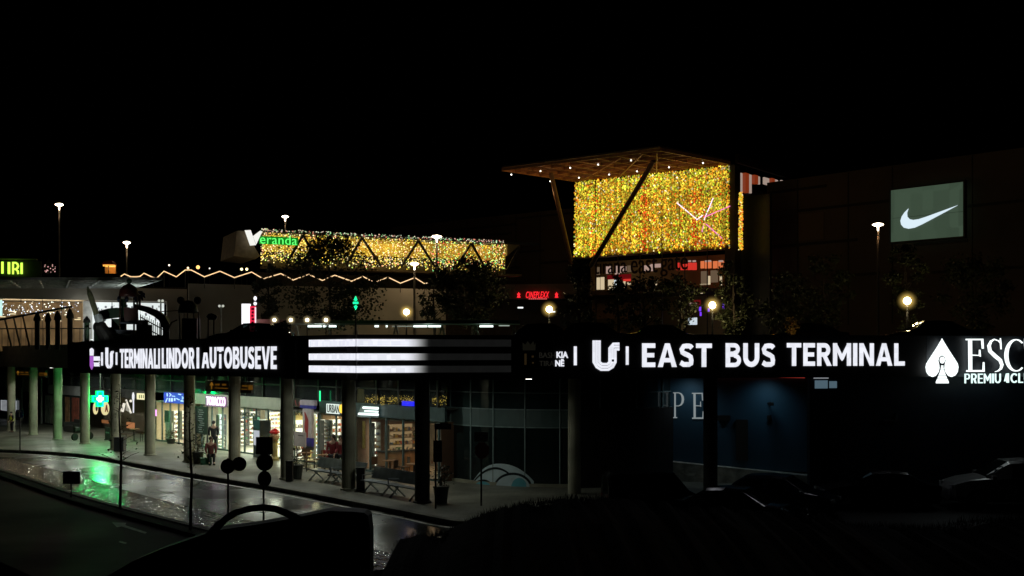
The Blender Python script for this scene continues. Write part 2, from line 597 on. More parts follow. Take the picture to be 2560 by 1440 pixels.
def paving_joints(m):
    """square slabs with dark joints"""
    nt = m.node_tree
    b = nt.nodes["Principled BSDF"]
    tc = [n for n in nt.nodes if n.type == 'TEX_COORD'][0]
    mp = nt.nodes.new("ShaderNodeMapping"); mp.inputs["Rotation"].default_value = (0, 0, -UANG)
    br = nt.nodes.new("ShaderNodeTexBrick")
    br.inputs["Scale"].default_value = 1.6
    br.inputs["Mortar Size"].default_value = 0.012
    br.inputs["Color1"].default_value = (1, 1, 1, 1); br.inputs["Color2"].default_value = (0.86, 0.86, 0.84, 1)
    br.inputs["Mortar"].default_value = (0.45, 0.45, 0.43, 1)
    nt.links.new(tc.outputs["Object"], mp.inputs[0]); nt.links.new(mp.outputs[0], br.inputs["Vector"])
    old = b.inputs["Base Color"].links[0].from_socket
    mx = nt.nodes.new("ShaderNodeMix"); mx.data_type = 'RGBA'; mx.blend_type = 'MULTIPLY'; mx.inputs[0].default_value = 1
    nt.links.new(old, mx.inputs[6]); nt.links.new(br.outputs["Color"], mx.inputs[7])
    nt.links.new(mx.outputs[2], b.inputs["Base Color"])
paving_joints(paving)

g = MB().quad((-900, -80, -0.66), (900, -80, -0.66), (900, 1500, -0.66), (-900, 1500, -0.66)).build("ground", soil)
tag(g, kind="structure")

KERB = smooth_line([ground_at(*p) for p in [(-520, 1106), (-200, 1115), (0, 1123), (120, 1128), (230, 1137), (330, 1154), (480, 1181), (700, 1217), (1000, 1272), (1120, 1296), (1180, 1302), (1240, 1296)]]
                   + [ground_at(*p) for p in [(1365, 1264), (1700, 1240), (2100, 1228), (2800, 1215)]], 5)
mb = MB()
back = [Vector((60, 70, 0)), Vector((-70, 150, 0)), Vector((-110, 130, 0))]
mb.prism([Vector((p.x, p.y, -0.24)) for p in KERB + back], (0, 0, 0.24))
tag(mb.build("pavement", paving), kind="structure")
tag(wall_strip(KERB, 0.24, -0.02, -0.25, 0.012).build("kerb", kerbm), kind="structure")

NEAR = smooth_line([ground_at(px, py, -0.15) for px, py in [(-500, 1078), (-220, 1124), (0, 1178), (220, 1250), (500, 1325), (640, 1362), (900, 1432)]], 5)
tag(strip_mesh(NEAR, -13.0, 0.0, -0.15).build("road", asphalt), kind="structure")
tag(strip_mesh(NEAR, -2.1, 0.0, -0.145).build("cobbled_gutter", cobble), kind="structure")
tag(wall_strip(NEAR, 0.0, 0.22, -0.25, -0.02).build("near_kerb", kerbm), kind="structure")
tag(strip_mesh(NEAR, 0.23, 0.75, -0.05).build("median", soil), kind="structure")
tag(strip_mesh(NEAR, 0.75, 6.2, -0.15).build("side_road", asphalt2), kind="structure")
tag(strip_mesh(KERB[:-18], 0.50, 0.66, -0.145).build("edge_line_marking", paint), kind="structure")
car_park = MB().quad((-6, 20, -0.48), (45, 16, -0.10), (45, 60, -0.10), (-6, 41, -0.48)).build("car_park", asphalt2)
tag(car_park, kind="structure")

def flat_poly(pix, z):
    return MB().add([ground_at(x, y, z) for x, y in pix], [tuple(range(len(pix)))])
mb = MB()
for pix in ([(362, 1217), (405, 1219), (384, 1226), (436, 1233), (434, 1236), (378, 1229), (370, 1232)],):
    mb.add([ground_at(x, y, -0.144) for x, y in pix], [tuple(range(len(pix)))])
mb.add([ground_at(x, y, -0.144) for x, y in [(393, 1251), (398, 1250), (438, 1262), (434, 1264)]], [(0, 1, 2, 3)])
tag(mb.build("road_marking", paint), kind="structure")
mb = MB()
for pix in ([(280, 1306), (316, 1307), (313, 1313), (368, 1331), (362, 1334), (304, 1316), (292, 1318)], [(300, 1352), (318, 1357), (313, 1360), (296, 1355)]):
    mb.add([ground_at(x, y, -0.143) for x, y in pix], [tuple(range(len(pix)))])
tag(mb.build("road_marking", pbr("worn_road_paint", (0.22, 0.24, 0.21), 0.6, var=0.5, scale=6)), kind="structure")

def bank_top(px):
    pts = [(880, -.66), (940, -.5), (975, .75), (1000, 1.08), (1100, 1.2), (1150, 1.36), (1205, 1.62), (1300, 1.84), (1430, 1.98), (1560, 1.95), (1690, 1.84), (1900, 1.72), (2070, 1.70), (2125, 1.36), (2400, 1.3), (2480, 1.48), (2900, 1.6)]
    for (a, za), (b, zb) in zip(pts[:-1], pts[1:]):
        if a <= px <= b: return za + (zb - za) * (px - a) / (b - a)
    return pts[-1][1]
mb = MB(); rb = random.Random(5); rows = []
for px in range(880, 2901, 20):
    zt_ = bank_top(px) + rb.uniform(-.06, .06); row = []
    for Y, k in ((28.5, 0), (27.2, .45), (25.8, .85), (24.6, 1.0), (22, .95), (18, .8), (13, .75), (8, .7)):
        row.append(Vector(((px - HX) / F * 24.6 * (1 if Y > 20 else 1), Y, -.66 + (zt_ + .66) * k + rb.uniform(-.04, .04))))
    rows.append(row)
for i in range(len(rows) - 1):
    for j in range(7): mb.quad(rows[i][j], rows[i + 1][j], rows[i + 1][j + 1], rows[i][j + 1])
tag(mb.build("terrain_bank", soil), kind="structure")
mb = MB()
for i in range(5200):
    px = rb.uniform(950, 2700); Y = rb.uniform(23.6, 26.4); z = bank_top(px) - .06 - abs(Y - 24.6) * .12
    h = rb.uniform(.06, .22); a = rb.uniform(0, 6.28); x = (px - HX) / F * 24.6
    mb.add([(x, Y, z), (x + .025 * math.cos(a), Y + .025 * math.sin(a), z), (x + rb.uniform(-.08, .08), Y + rb.uniform(-.08, .08), z + h)], [(0, 1, 2)])
tag(mb.build("grass", pbr("dark_grass", (.010, .013, .006), .8)), kind="stuff")

up = MB().quad((-260, 88, 5.48), (260, 66, 5.48), (400, 420, 5.48), (-400, 420, 5.48)).build("mall_forecourt", asphalt2)
tag(up, kind="structure")

# ================================================================== BUS TERMINAL
bt = thing("bus_terminal", "long two level bus terminal with round concrete columns under a dark parking deck", "building", L(40, 24))
outline = [CORNER + Vector((0.15, 0.45)), LEND + Vector((0.1, 0.45)), L(54.1, 22.2).xy, L(150, 22.2).xy,
           Vector((-60, 150)), Vector((70, 100)), Vector((34.5, 48.6))]
deckm = pbr("deck_concrete", (0.06, 0.055, 0.05), 0.85)
MB().prism([(p.x, p.y, 4.42) for p in outline], (0, 0, 1.06)).build("deck_slab", deckm, bt, True)
# parapet wall round the deck edge
par = MB()
for i in (0, 1, 2, 6):
    a, b = outline[i], outline[(i + 1) % 7]
    d = (b - a).normalized(); n_ = Vector((-d.y, d.x)) * 0.2
    if n_.dot(Vector((0, 60)) - a) < 0: n_ = -n_
    a3, b3 = Vector((a.x, a.y, 0)), Vector((b.x, b.y, 0)); n3 = Vector((n_.x, n_.y, 0))
    Z = lambda p, z: Vector((p.x, p.y, z))
    par.hexa([Z(a3, 5.48), Z(b3, 5.48), Z(b3 + n3, 5.48), Z(a3 + n3, 5.48), Z(a3, 5.84), Z(b3, 5.84), Z(b3 + n3, 5.84), Z(a3 + n3, 5.84)])
par.build("parapet", deckm, bt, True)
for k in range(0, 12):
    s = 32.2 + 4.9 * k
    p = L(s, 22.6)
    c = MB().lathe((p.x, p.y, -0.02), [(0.265, 0), (0.265, 4.45)], 20)
    c.lathe((p.x, p.y, 0.0), [(0.32, 0), (0.32, 0.05), (0.27, 0.08)], 20)
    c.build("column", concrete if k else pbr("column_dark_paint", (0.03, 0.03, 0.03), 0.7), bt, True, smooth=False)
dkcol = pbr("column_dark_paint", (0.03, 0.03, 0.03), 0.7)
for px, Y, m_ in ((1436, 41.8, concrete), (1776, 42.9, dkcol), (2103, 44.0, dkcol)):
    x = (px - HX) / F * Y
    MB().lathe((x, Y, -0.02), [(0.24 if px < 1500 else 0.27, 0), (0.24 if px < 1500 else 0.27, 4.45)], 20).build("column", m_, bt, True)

# upper shop glazing, spandrel band and mullions along the shop line
gl_dark = glass("dark_glass", (0.30, 0.36, 0.36), 0.75, 0.06)
S0, S1 = 36.7, 100.0
def slab_s(mb, s0, s1, z0, z1, n0, n1):
    return mb.hexa([L(s0, n0, z0), L(s1, n0, z0), L(s1, n1, z0), L(s0, n1, z0), L(s0, n0, z1), L(s1, n0, z1), L(s1, n1, z1), L(s0, n1, z1)])
def s_of(px, n=26.9):
    dx = (px - HX) / F
    Y = n / (0.770 * dx + 0.638)
    return Y * (-0.638 * dx + 0.770)
spand = MB()
slab_s(spand, S0, s_of(800), 2.45, 3.03, 26.86, 26.98)
spand.build("spandrel", pbr("dark_teal_band", (0.045, 0.075, 0.08), 0.45), bt, True)
spand = MB(); slab_s(spand, s_of(383), s_of(215), 2.45, 3.0, 26.86, 26.98)
spand.build("spandrel", black, bt, True)
spand = MB(); slab_s(spand, s_of(705), s_of(472), 2.44, 3.02, 26.84, 26.98)
spand.build("spandrel", pbr("pale_band", (0.60, 0.62, 0.54), 0.5, var=0.08), bt, True)
spand = MB(); slab_s(spand, s_of(215), s_of(122), 2.35, 3.0, 26.84, 26.98)
spand.build("spandrel", pbr("lilac_band", (0.36, 0.37, 0.38), 0.5, var=0.08), bt, True)
mul = MB()
edges = [1098, 1050, 1000, 945, 890, 845, 800, 740, 705, 660, 618, 575, 520, 472, 430, 383, 340, 300, 262, 215, 180, 150, 122]
for e in edges:
    s = s_of(e); slab_s(mul, s - 0.05, s + 0.05, 3.031, 4.42, 26.80, 26.92)
slab_s(mul, S0, S1, 3.66, 3.72, 26.83, 26.90)
mul.build("mullion", dark, bt, True)
ug = MB(); slab_s(ug, S0, s_of(122), 3.03, 4.42, 26.93, 26.95)
ug.build("upper_glazing", gl_dark, bt, True)
bw = MB(); slab_s(bw, 34.0, S1 + 40, 0, 4.42, 33.2, 33.4)
slab_s(bw, S0, s_of(122), 2.94, 3.0, 26.99, 33.15)
bw.build("rear_wall", pbr("rear_wall_grey", (0.10, 0.11, 0.10), 0.8), bt, True)

# far left end: grey-green band, cream panel, passage, dark doors
fl = MB(); slabz(fl, SH, -260, 57, 2.6, 3.9, 0, 0.05)
fl.build("wall_panel", pbr("sage_panel", (0.17, 0.22, 0.20), 0.6), bt, True)
fl = MB(); slabz(fl, SH, 59, 88, 2.35, 4.42, 0, 0.06)
fl.build("wall_panel", pbr("cream_panel", (0.48, 0.45, 0.37), 0.7, var=0.1), bt, True)
fl = MB(); slabz(fl, SH, -260, 54, 0.0, 2.55, -0.05, 0.05)
fl.build("dark_glazing", pbr("dark_teal_glass", (0.02, 0.05, 0.055), 0.15), bt, True)
fl = MB(); slabz(fl, SH, 52, 57, 0.0, 2.6, 0, 0.12); fl.build("door_frame", grey, bt, True)
fl = MB(); slabz(fl, SH, 103, 106, 0, 4.42, 0, .1); fl.build("wall_edge", grey, bt, True)
fl = MB()
slabz(fl, SH, 112, 214, 0.0, 2.34, -0.05, 0.04)
fl.build("dark_glazing", pbr("dark_shop_glass", (0.04, 0.06, 0.06), 0.2), bt, True)
post = [(113, 127, (0.26, 0.30, 0.26)), (127, 147, (0.36, 0.34, 0.28)), (163, 174, (0.40, 0.22, 0.12)), (180, 198, (0.32, 0.09, 0.06))]
for (x0, x1, c) in post:
    q = MB(); slabz(q, SH, x0, x1, 0.12, 2.2, -0.005, 0.02)
    o = q.build("shop_poster", pbr("poster_%d" % x0, c, 0.6, var=0.6, scale=2.5), bt, True)

# dark unit fronts (pharmacy and cafe) behind the left columns
dk = MB(); slabz(dk, SH, 215, 384, 0.0, 2.44, -1.8, 0.1)
dk.build("shop_back_wall", pbr("dim_shop_wall", (0.10, 0.085, 0.06), 0.7, var=0.5, scale=0.8), bt, True)

# soffit fluorescent strips and round downlights
def downlight(px, py, power, label):
    Y = F * (4.38 - EYE) / (HY - py)
    p = Vector(((px - HX) / F * Y, Y, 4.38))
    return p
lampw = emis("downlight_glow", (1.0, 0.97, 0.85), 6.0)
dl0 = None
def place_down(p, power, label, col=(0.95, 1.0, 0.86), spot=R(172)):
    t = thing("ceiling_downlight", label, "ceiling light", (p.x, p.y, 4.42), 0, "downlights under the terminal deck")
    MB().lathe((0, 0, -0.05), [(0.13, 0.0), (0.13, 0.05)], 14).build("housing", grey, t)
    MB().lathe((0, 0, -0.062), [(0.10, 0.0), (0.10, 0.01)], 14).build("diffuser", lampw, t)
    lamp('SPOT', "downlight_lamp", t, (p.x, p.y, 4.33), power, col, 0.12, spot, (0, 0, 0), 0.35)
    return t
names = ["beyond the last visible column", "by the far left column", "beside the parked scooter", "before the pharmacy cross", "before the dim cafe", "before the blue shop sign",
         "before the pink lettered shop", "before the bar window and white banner", "above the standing people", "above the cafe benches", "near the corner column"]
for k in range(11):
    s = 78.5 - 4.9 * k
    pw = [250, 240, 240, 230, 200, 180, 180, 160, 120, 60, 8][k]
    place_down(L(s - 1.4, 24.0, 4.4), pw * 1.3, "round ceiling downlight under the deck " + names[k])
# ================================================================== LED SIGNS ON THE DECK EDGE
def glyph_U(mb, vp, x, y, w, h, off, th):
    """the terminal's U-shaped mark: three parallel ribbons, top right one bending outwards"""
    base = [(0.14, 0.0), (0.14, 0.70), (0.22, 0.80), (0.33, 0.86), (0.56, 0.86), (0.67, 0.80), (0.74, 0.70), (0.74, 0.26), (0.80, 0.20), (1.0, 0.20)]
    def offs(pts, d):
        out = []
        for i, (a, b) in enumerate(pts):
            p, q = pts[max(i - 1, 0)], pts[min(i + 1, len(pts) - 1)]
            dx, dy = (q[0] - p[0]) * w, (q[1] - p[1]) * h
            l = math.hypot(dx, dy)
            out.append((a * w + dy / l * d, b * h - dx / l * d))
        return out
    sw = w * 0.092
    for k in (-1, 0, 1):
        ribbon(mb, vp, [(x + a, y + b, sw) for a, b in offs(base, k * w * 0.107)], off, th)
    return mb

def sign_box(root, vp, x0, x1, z0, z1, name="cabinet"):
    mb = MB(); slabz(mb, vp, x0, x1, z0, z1, -0.40, 0.40)
    return mb.build(name, cabinet, root, True)

# --- left sign
sg = thing("terminal_sign", "black deck edge sign lit with the words Terminali Lindor i Autobuseve", "sign", SL.at(460, 4.33))
sign_box(sg, SL, 190, 741, 4.34, 5.80)
m = MB()
slabz(m, SL, 741.5, 768, 4.30, 5.86, -0.40, 0.52)
m.build("end_panel", cabinet, sg, True)
m = MB(); caps(m, SL, "TERMINALI", 301, 400, 872, 920.5, 0.004, 0.03, .205, .17); m.build("lettering", led, sg, True)
m = MB(); caps(m, SL, "LINDOR", 406, 486, 870, 921, 0.004, 0.03, .205, .17); m.build("lettering", led, sg, True)
m = MB(); caps(m, SL, "I", 493, 498, 869, 921, 0.004, 0.03); m.build("lettering", led, sg, True)
m = MB(); caps(m, SL, "AUTOBUSEVE", 506, 692, 867, 921.5, 0.004, 0.03, .205, .15); m.build("lettering", led, sg, True)
m = MB()
for (a, b, c, d) in ((506, 523.5, 862, 881.5), (542, 556, 880, 885)):
    slab(m, SL, a, b, c, d, 0.036, 0.012)
m.build("dead_module", cabinet, sg, True)
m = MB()
slab(m, SL, 254, 257.5, 881, 914, 0.004, 0.03); slab(m, SL, 290.5, 293.5, 881, 912, 0.004, 0.03)
m.build("divider_bar", led, sg, True)
m = MB(); glyph_U(m, SL, 265, 869, 19.5, 57, 0.004, 0.03); m.build("emblem", led, sg, True)
m = MB(); poly(m, SL, [(225.5, 873), (230, 870), (234.5, 874), (234, 889), (226, 889)], 0.004, 0.03)
m.build("crest_crown", led, sg, True)
m = MB(); poly(m, SL, [(226, 890), (234, 890), (234, 915), (230, 924), (226, 915)], 0.004, 0.03)
m.build("crest_shield", emis("crest_violet", (0.42, 0.12, 0.62), 0.9), sg, True)
m = MB(); text(m, SL, "BASHKIA", 235.5, 251, 891, 902, 0.004, 0.03, 0.02)
text(m, SL, "TIRANË", 235.5, 249.5, 904, 916, 0.004, 0.03, 0.02)
m.build("small_lettering", led, sg, True)

# --- three glowing stripes round the corner
st = thing("stripe_display", "black corner screen with three long glowing white stripes fading to the right", "display", (CORNER.x, CORNER.y, 4.32))
m = MB(); slabz(m, SL, 768.5, 889.6, 4.30, 5.86, -0.40, 0.40); m.build("cabinet", cabinet, st, True)
m = MB(); slabz(m, SR, 890.4, 1283, 4.30, 5.86, -0.40, 0.40); m.build("cabinet", cabinet, st, True)
STR = [(5.705, 5.455), (5.215, 4.985), (4.79, 4.555)]
stripe_m = emis_attr("stripe_led", 1.05)
def module_lines(mm):
    nt = mm.node_tree; b = nt.nodes["Principled BSDF"]
    a = [n for n in nt.nodes if n.type == 'ATTRIBUTE'][0]
    tc = nt.nodes.new("ShaderNodeTexCoord")
    v = nt.nodes.new("ShaderNodeTexVoronoi"); v.distance = 'CHEBYCHEV'; v.inputs["Scale"].default_value = 6.5
    v.inputs["Randomness"].default_value = 0.15
    nt.links.new(tc.outputs["Object"], v.inputs["Vector"])
    sep = nt.nodes.new("ShaderNodeSeparateColor"); nt.links.new(v.outputs["Color"], sep.inputs[0])
    mr = nt.nodes.new("ShaderNodeMapRange"); mr.inputs[3].default_value, mr.inputs[4].default_value = 0.88, 1.04
    nt.links.new(sep.outputs[0], mr.inputs[0]); nt.links.new(mr.outputs[0], b.inputs["Emission Strength"])
module_lines(stripe_m)
for zt, zb in STR:
    m = MB()
    xs = [772 + (889.5 - 772) * i / 6 for i in range(7)]
    for a, b in zip(xs[:-1], xs[1:]):
        A, B = SL.at(a, 0, 0.03), SL.at(b, 0, 0.03)
        m.add([(A.x, A.y, zb), (B.x, B.y, zb), (B.x, B.y, zt), (A.x, A.y, zt)], [(0, 1, 2, 3)], (0.89, 0.905, 1.0))
    xs = [890.5 + (1278 - 890.5) * i / 60 for i in range(61)]
    for a, b in zip(xs[:-1], xs[1:]):
        A, B = SR.at(a, 0, 0.03), SR.at(b, 0, 0.03)
        def lev(x):
            t = min(1, max(0, (x - 1012) / 62)); t = t * t * (3 - 2 * t)
            k = (1 - t) + 0.007 * t
            return (0.89 * k, 0.905 * k, (1.0 - 0.12 * t) * k)
        o = len(m.v)
        m.add([(A.x, A.y, zb), (A.x, A.y, zt)], [], lev(a)); m.add([(B.x, B.y, zt), (B.x, B.y, zb)], [], lev(b))
        m.f.append((o, o + 3, o + 2, o + 1))
    m.build("light_stripe", stripe_m, st, True, recalc=False)

# --- right sign
rs = thing("terminal_sign", "black deck edge sign lit with the words East Bus Terminal", "sign", SR.at(1800, 4.33))
sign_box(rs, SR, 1283.5, 2300, 4.32, 5.92)
for wd_, a, b in (("EAST", 1605, 1779, ), ("BUS", 1814, 1937), ("TERMINAL", 1967, 2261)):
    m = MB(); caps(m, SR, wd_, a, b, 858.5 if a < 1700 else 858, 917.5 if a < 1900 else 914.5, 0.004, 0.03, .215, .13)
    m.build("lettering", led, rs, True)
m = MB(); slab(m, SR, 1434.5, 1441.5, 866, 913, 0.004, 0.03); slab(m, SR, 1564.5, 1571, 866, 912, 0.004, 0.03)
m.build("divider_bar", led, rs, True)
m = MB(); glyph_U(m, SR, 1482, 851, 66, 77, 0.004, 0.03); m.build("emblem", led, rs, True)
m = MB(); slab(m, SR, 1529.5, 1535, 898.5, 904, 0.036, 0.01); m.build("dead_module", cabinet, rs, True)
m = MB(); text(m, SR, "KIA", 1391, 1420, 879, 895, 0.004, 0.03, 0.035)
text(m, SR, "NË", 1388, 1410, 897, 916, 0.004, 0.03, 0.035)
m.build("small_lettering", led, rs, True)
m = MB(); text(m, SR, "BASH", 1348, 1388, 881, 895, 0.004, 0.03, 0.0)
text(m, SR, "TIRA", 1348, 1385, 902, 915, 0.004, 0.03, 0.0)
m.build("small_lettering", leddim, rs, True)
m = MB(); poly(m, SR, [(1307, 876), (1306, 856), (1313, 862), (1319, 853), (1326, 862), (1333, 853), (1336, 864), (1339, 857), (1338, 876)], 0.004, 0.03)
m.build("crest_crown", emis("crown_failing", (0.8, 0.75, 0.5), 0.006, False), rs, True)
m = MB(); slab(m, SR, 1311, 1316, 884, 912, 0.004, .03); slab(m, SR, 1329, 1334, 889, 894, 0.004, .03); slab(m, SR, 1330, 1334, 905, 909, 0.004, .03)
m.build("crest_shield", emis("crest_failing", (0.8, 0.5, 0.2), 0.02, False), rs, True)

# --- spade sign and serif lettering at the right end
SE = VP(SR.xy(2302, 0.05), SR.xy(2700, 0.05))
es = thing("club_sign", "white lit spade emblem and tall serif letters above the words Premium Club", "sign", SE.at(2430, 3.9))
m = MB(); slabz(m, SE, 2301, 2760, 4.32, 5.92, -0.45, 0.40); m.build("cabinet", pbr("club_navy", (0.012, 0.016, 0.022), 0.5), es, True)
def K(pts, ox=2280, oy=820, s=9.0): return [(ox + p[0] / s, oy + p[1] / s) + tuple(v / s for v in p[2:]) for p in pts]
clubw = emis("club_white", (0.88, 0.96, 0.95), 1.5)
clubw2 = emis("club_mint", (0.74, 0.97, 0.93), 1.3)
half = [(660, 238), (700, 305), (800, 470), (960, 715), (1012, 800), (1030, 880), (1012, 990), (960, 1065), (880, 1100), (812, 1075), (750, 990), (728, 900), (735, 825), (757, 735), (735, 655), (672, 612)]
m = MB()
right = K(half)
left = [(2 * 2354.3 - x, y) for x, y in right]
cx = K([(666, 0)])[0][0]
left = [(2 * cx - x, y) for x, y in right]
poly(m, SE, right[:1] + right[1:] , 0.10, 0.05)
poly(m, SE, list(reversed(left)), 0.10, 0.05)
m2 = MB(); poly(m2, SE, K([(600, 640), (672, 605), (748, 640), (765, 760), (740, 900), (790, 1030), (800, 1080), (830, 1246), (520, 1246), (550, 1080), (560, 1030), (610, 900), (585, 760)]), 0.085, 0.012)
m2.build("spade_backing", pbr("spade_ink", (.004, .008, .015), .9, spec=.05), es, True)
hd = [(672 + 50 * math.cos(a), 722 + 76 * math.sin(a)) for a in [2 * math.pi * i / 20 for i in range(20)]]
poly(m, SE, K(hd), 0.10, 0.05)
def pw(y): return 20 + max(0, (y - 880)) ** 1.22 * 0.094
for a, b in ((842, 866), (872, 896), (903, 930), (938, 966), (974, 1008), (1017, 1062)):
    poly(m, SE, K([(672 - pw(a), a), (672 + pw(a), a), (672 + pw(b), b), (672 - pw(b), b)]), 0.10, 0.05)
poly(m, SE, K([(592, 1072), (752, 1072), (770, 1134), (574, 1134)]), 0.10, 0.05)
poly(m, SE, K([(566, 1143), (780, 1143), (812, 1215), (808, 1244), (538, 1244), (534, 1215)]), 0.10, 0.05)
m.build("spade_emblem", clubw, es, True)
def serif_E(mb, vp, fn, off, th):
    for q in ([(1205, 243), (1590, 243), (1590, 275), (1205, 275)], [(1260, 270), (1335, 270), (1340, 952), (1268, 952)],
              [(1552, 275), (1590, 262), (1600, 465), (1568, 465)], [(1335, 598), (1500, 606), (1500, 626), (1335, 622)],
              [(1504, 490), (1522, 490), (1535, 645), (1490, 625), (1500, 600)], [(1220, 948), (1600, 945), (1618, 985), (1215, 985)],
              [(1592, 768), (1613, 768), (1620, 985), (1580, 960)]):
        poly(mb, vp, fn(q), off, th)
def serif_S(mb, vp, fn, off, th):
    ribbon(mb, vp, fn([(1985, 345, 12), (1930, 285, 18), (1840, 255, 24), (1768, 300, 42), (1722, 400, 66), (1745, 520, 72), (1860, 630, 76), (1975, 725, 72), (2014, 830, 62), (1990, 915, 40), (1930, 965, 22), (1860, 985, 10)]), off, th)
    ribbon(mb, vp, fn([(1978, 230, 12), (1985, 340, 24), (1995, 480, 14)]), off, th)
def serif_C(mb, vp, fn, off, th):
    pts = []
    for i in range(25):
        a = R(-52 - i * (256 / 24))
        pts.append((2335 + 222 * math.cos(a), 615 + 352 * math.sin(a), 24 + 54 * max(0, -math.cos(a)) ** 1.2))
    ribbon(mb, vp, fn(pts), off, th)
    ribbon(mb, vp, fn([(2530, 240, 12), (2530, 340, 24), (2538, 480, 12)]), off, th)
def serif_A(mb, vp, fn, off, th):
    for q in ([(0, 740), (330, 0), (350, 30), (60, 740)], [(320, 20), (350, 0), (640, 740), (545, 740)], [(150, 470), (460, 470), (470, 495), (140, 495)], [(-50, 722), (110, 722), (110, 745), (-50, 745)], [(480, 722), (700, 722), (700, 745), (480, 745)]):
        poly(mb, vp, fn(q), off, th)
def serif_P(mb, vp, fn, off, th):
    for q in ([(60, 0), (130, 0), (130, 740), (60, 740)], [(0, 0), (300, 0), (300, 24), (0, 24)], [(0, 718), (200, 718), (200, 742), (0, 742)]):
        poly(mb, vp, fn(q), off, th)
    ribbon(mb, vp, fn([(290, 12, 24), (400, 45, 40), (470, 120, 60), (490, 200, 66), (465, 290, 58), (390, 360, 40), (280, 390, 24), (130, 392, 20)]), off, th)
for fnc in (serif_E, serif_S, serif_C):
    m = MB(); fnc(m, SE, K, 0.10, 0.05); m.build("lettering", clubw, es, True)
m = MB()
caps(m, SE, "PREMIU", 2411, 2500.5, 934, 958, 0.10, 0.05, .135, .22)
poly(m, SE, K([(2110, 1025), (2165, 1018), (2168, 1230), (2120, 1230), (2120, 1110), (2090, 1200), (2068, 1200)]), 0.10, 0.05)
caps(m, SE, "CLUB", 2526, 2592, 933, 957, 0.10, 0.05, .135, .22)
m.build("small_lettering", clubw2, es, True)
# ================================================================== SHOPS
def goods_colors():
    return rnd.choice([(0.55, 0.5, 0.42), (0.5, 0.12, 0.08), (0.12, 0.2, 0.4), (0.55, 0.42, 0.1), (0.1, 0.3, 0.15), (0.6, 0.58, 0.55), (0.2, 0.1, 0.06)])
def col_mat(name, rough=0.5):
    if name in MATS: return MATS[name]
    m = bpy.data.materials.new(name); m.use_nodes = True
    nt = m.node_tree; b = nt.nodes["Principled BSDF"]
    a = nt.nodes.new("ShaderNodeAttribute"); a.attribute_name = "Col"
    nt.links.new(a.outputs["Color"], b.inputs["Base Color"]); b.inputs["Roughness"].default_value = rough
    MATS[name] = m
    return m
goodsm = col_mat("assorted_goods")
shelf_back = emis("backlit_shelf", (1.0, 0.94, 0.74), 2.0)
shelf_cool = emis("backlit_shelf_cool", (0.90, 0.96, 1.0), 1.8)
shelf_warm = emis("backlit_shelf_warm", (1.0, 0.62, 0.30), 0.28)

def frame_s(s, n, z=0.0):
    return L(s, n, z)

def shop_room(name, label, s0, s1, h, wallc, power, lcol, depth=5.2, front=True):
    """an open-fronted lit shop unit between s0 < s1 behind the glass line"""
    t = thing(name, label, "shop", L((s0 + s1) / 2, 27.0))
    wm = pbr(name + "_wall", wallc, 0.8, var=0.08)
    n0, n1 = 27.0, 27.0 + depth
    m = MB()
    slab_s(m, s0, s1, 0, h, n1, n1 + 0.1)
    slab_s(m, s0, s0 + 0.08, 0, h, n0, n1)
    slab_s(m, s1 - 0.08, s1, 0, h, n0, n1)
    m.build("interior_wall", wm, t, True)
    m = MB(); slab_s(m, s0 + 0.08, s1 - 0.08, h - 0.08, h, n0 + .05, n1); m.build("ceiling", pbr("shop_ceiling", (0.5, 0.5, 0.46), 0.8), t, True)
    m = MB(); slab_s(m, s0 + 0.08, s1 - 0.08, 0.002, 0.02, n0, n1); m.build("floor", pbr("shop_floor", (0.35, 0.32, 0.27), 0.35), t, True)
    c = L((s0 + s1) / 2, 27 + depth * 0.45, h - 0.15)
    lamp('AREA', "shop_lamp", t, c, power, lcol, 2.2)
    if front:
        m = MB(); slab_s(m, s0 + 0.05, s1 - 0.05, 0.08, h - 0.03, 26.90, 26.912)
        m.build("shop_glass", glass("clear_glass", (0.93, 0.97, 0.95), 0.97, 0.03), t, True)
        m = MB()
        n = max(1, round((s1 - s0) / 1.3))
        for i in range(n + 1):
            s = s0 + 0.04 + (s1 - s0 - 0.08) * i / n
            slab_s(m, s - 0.035, s + 0.035, 0.0, h, 26.84, 26.92)
        slab_s(m, s0, s1, 0.0, 0.08, 26.845, 26.925)
        m.build("window_frame", pbr("window_frame_teal", (0.09, 0.14, 0.14), 0.4), t, True)
    return t

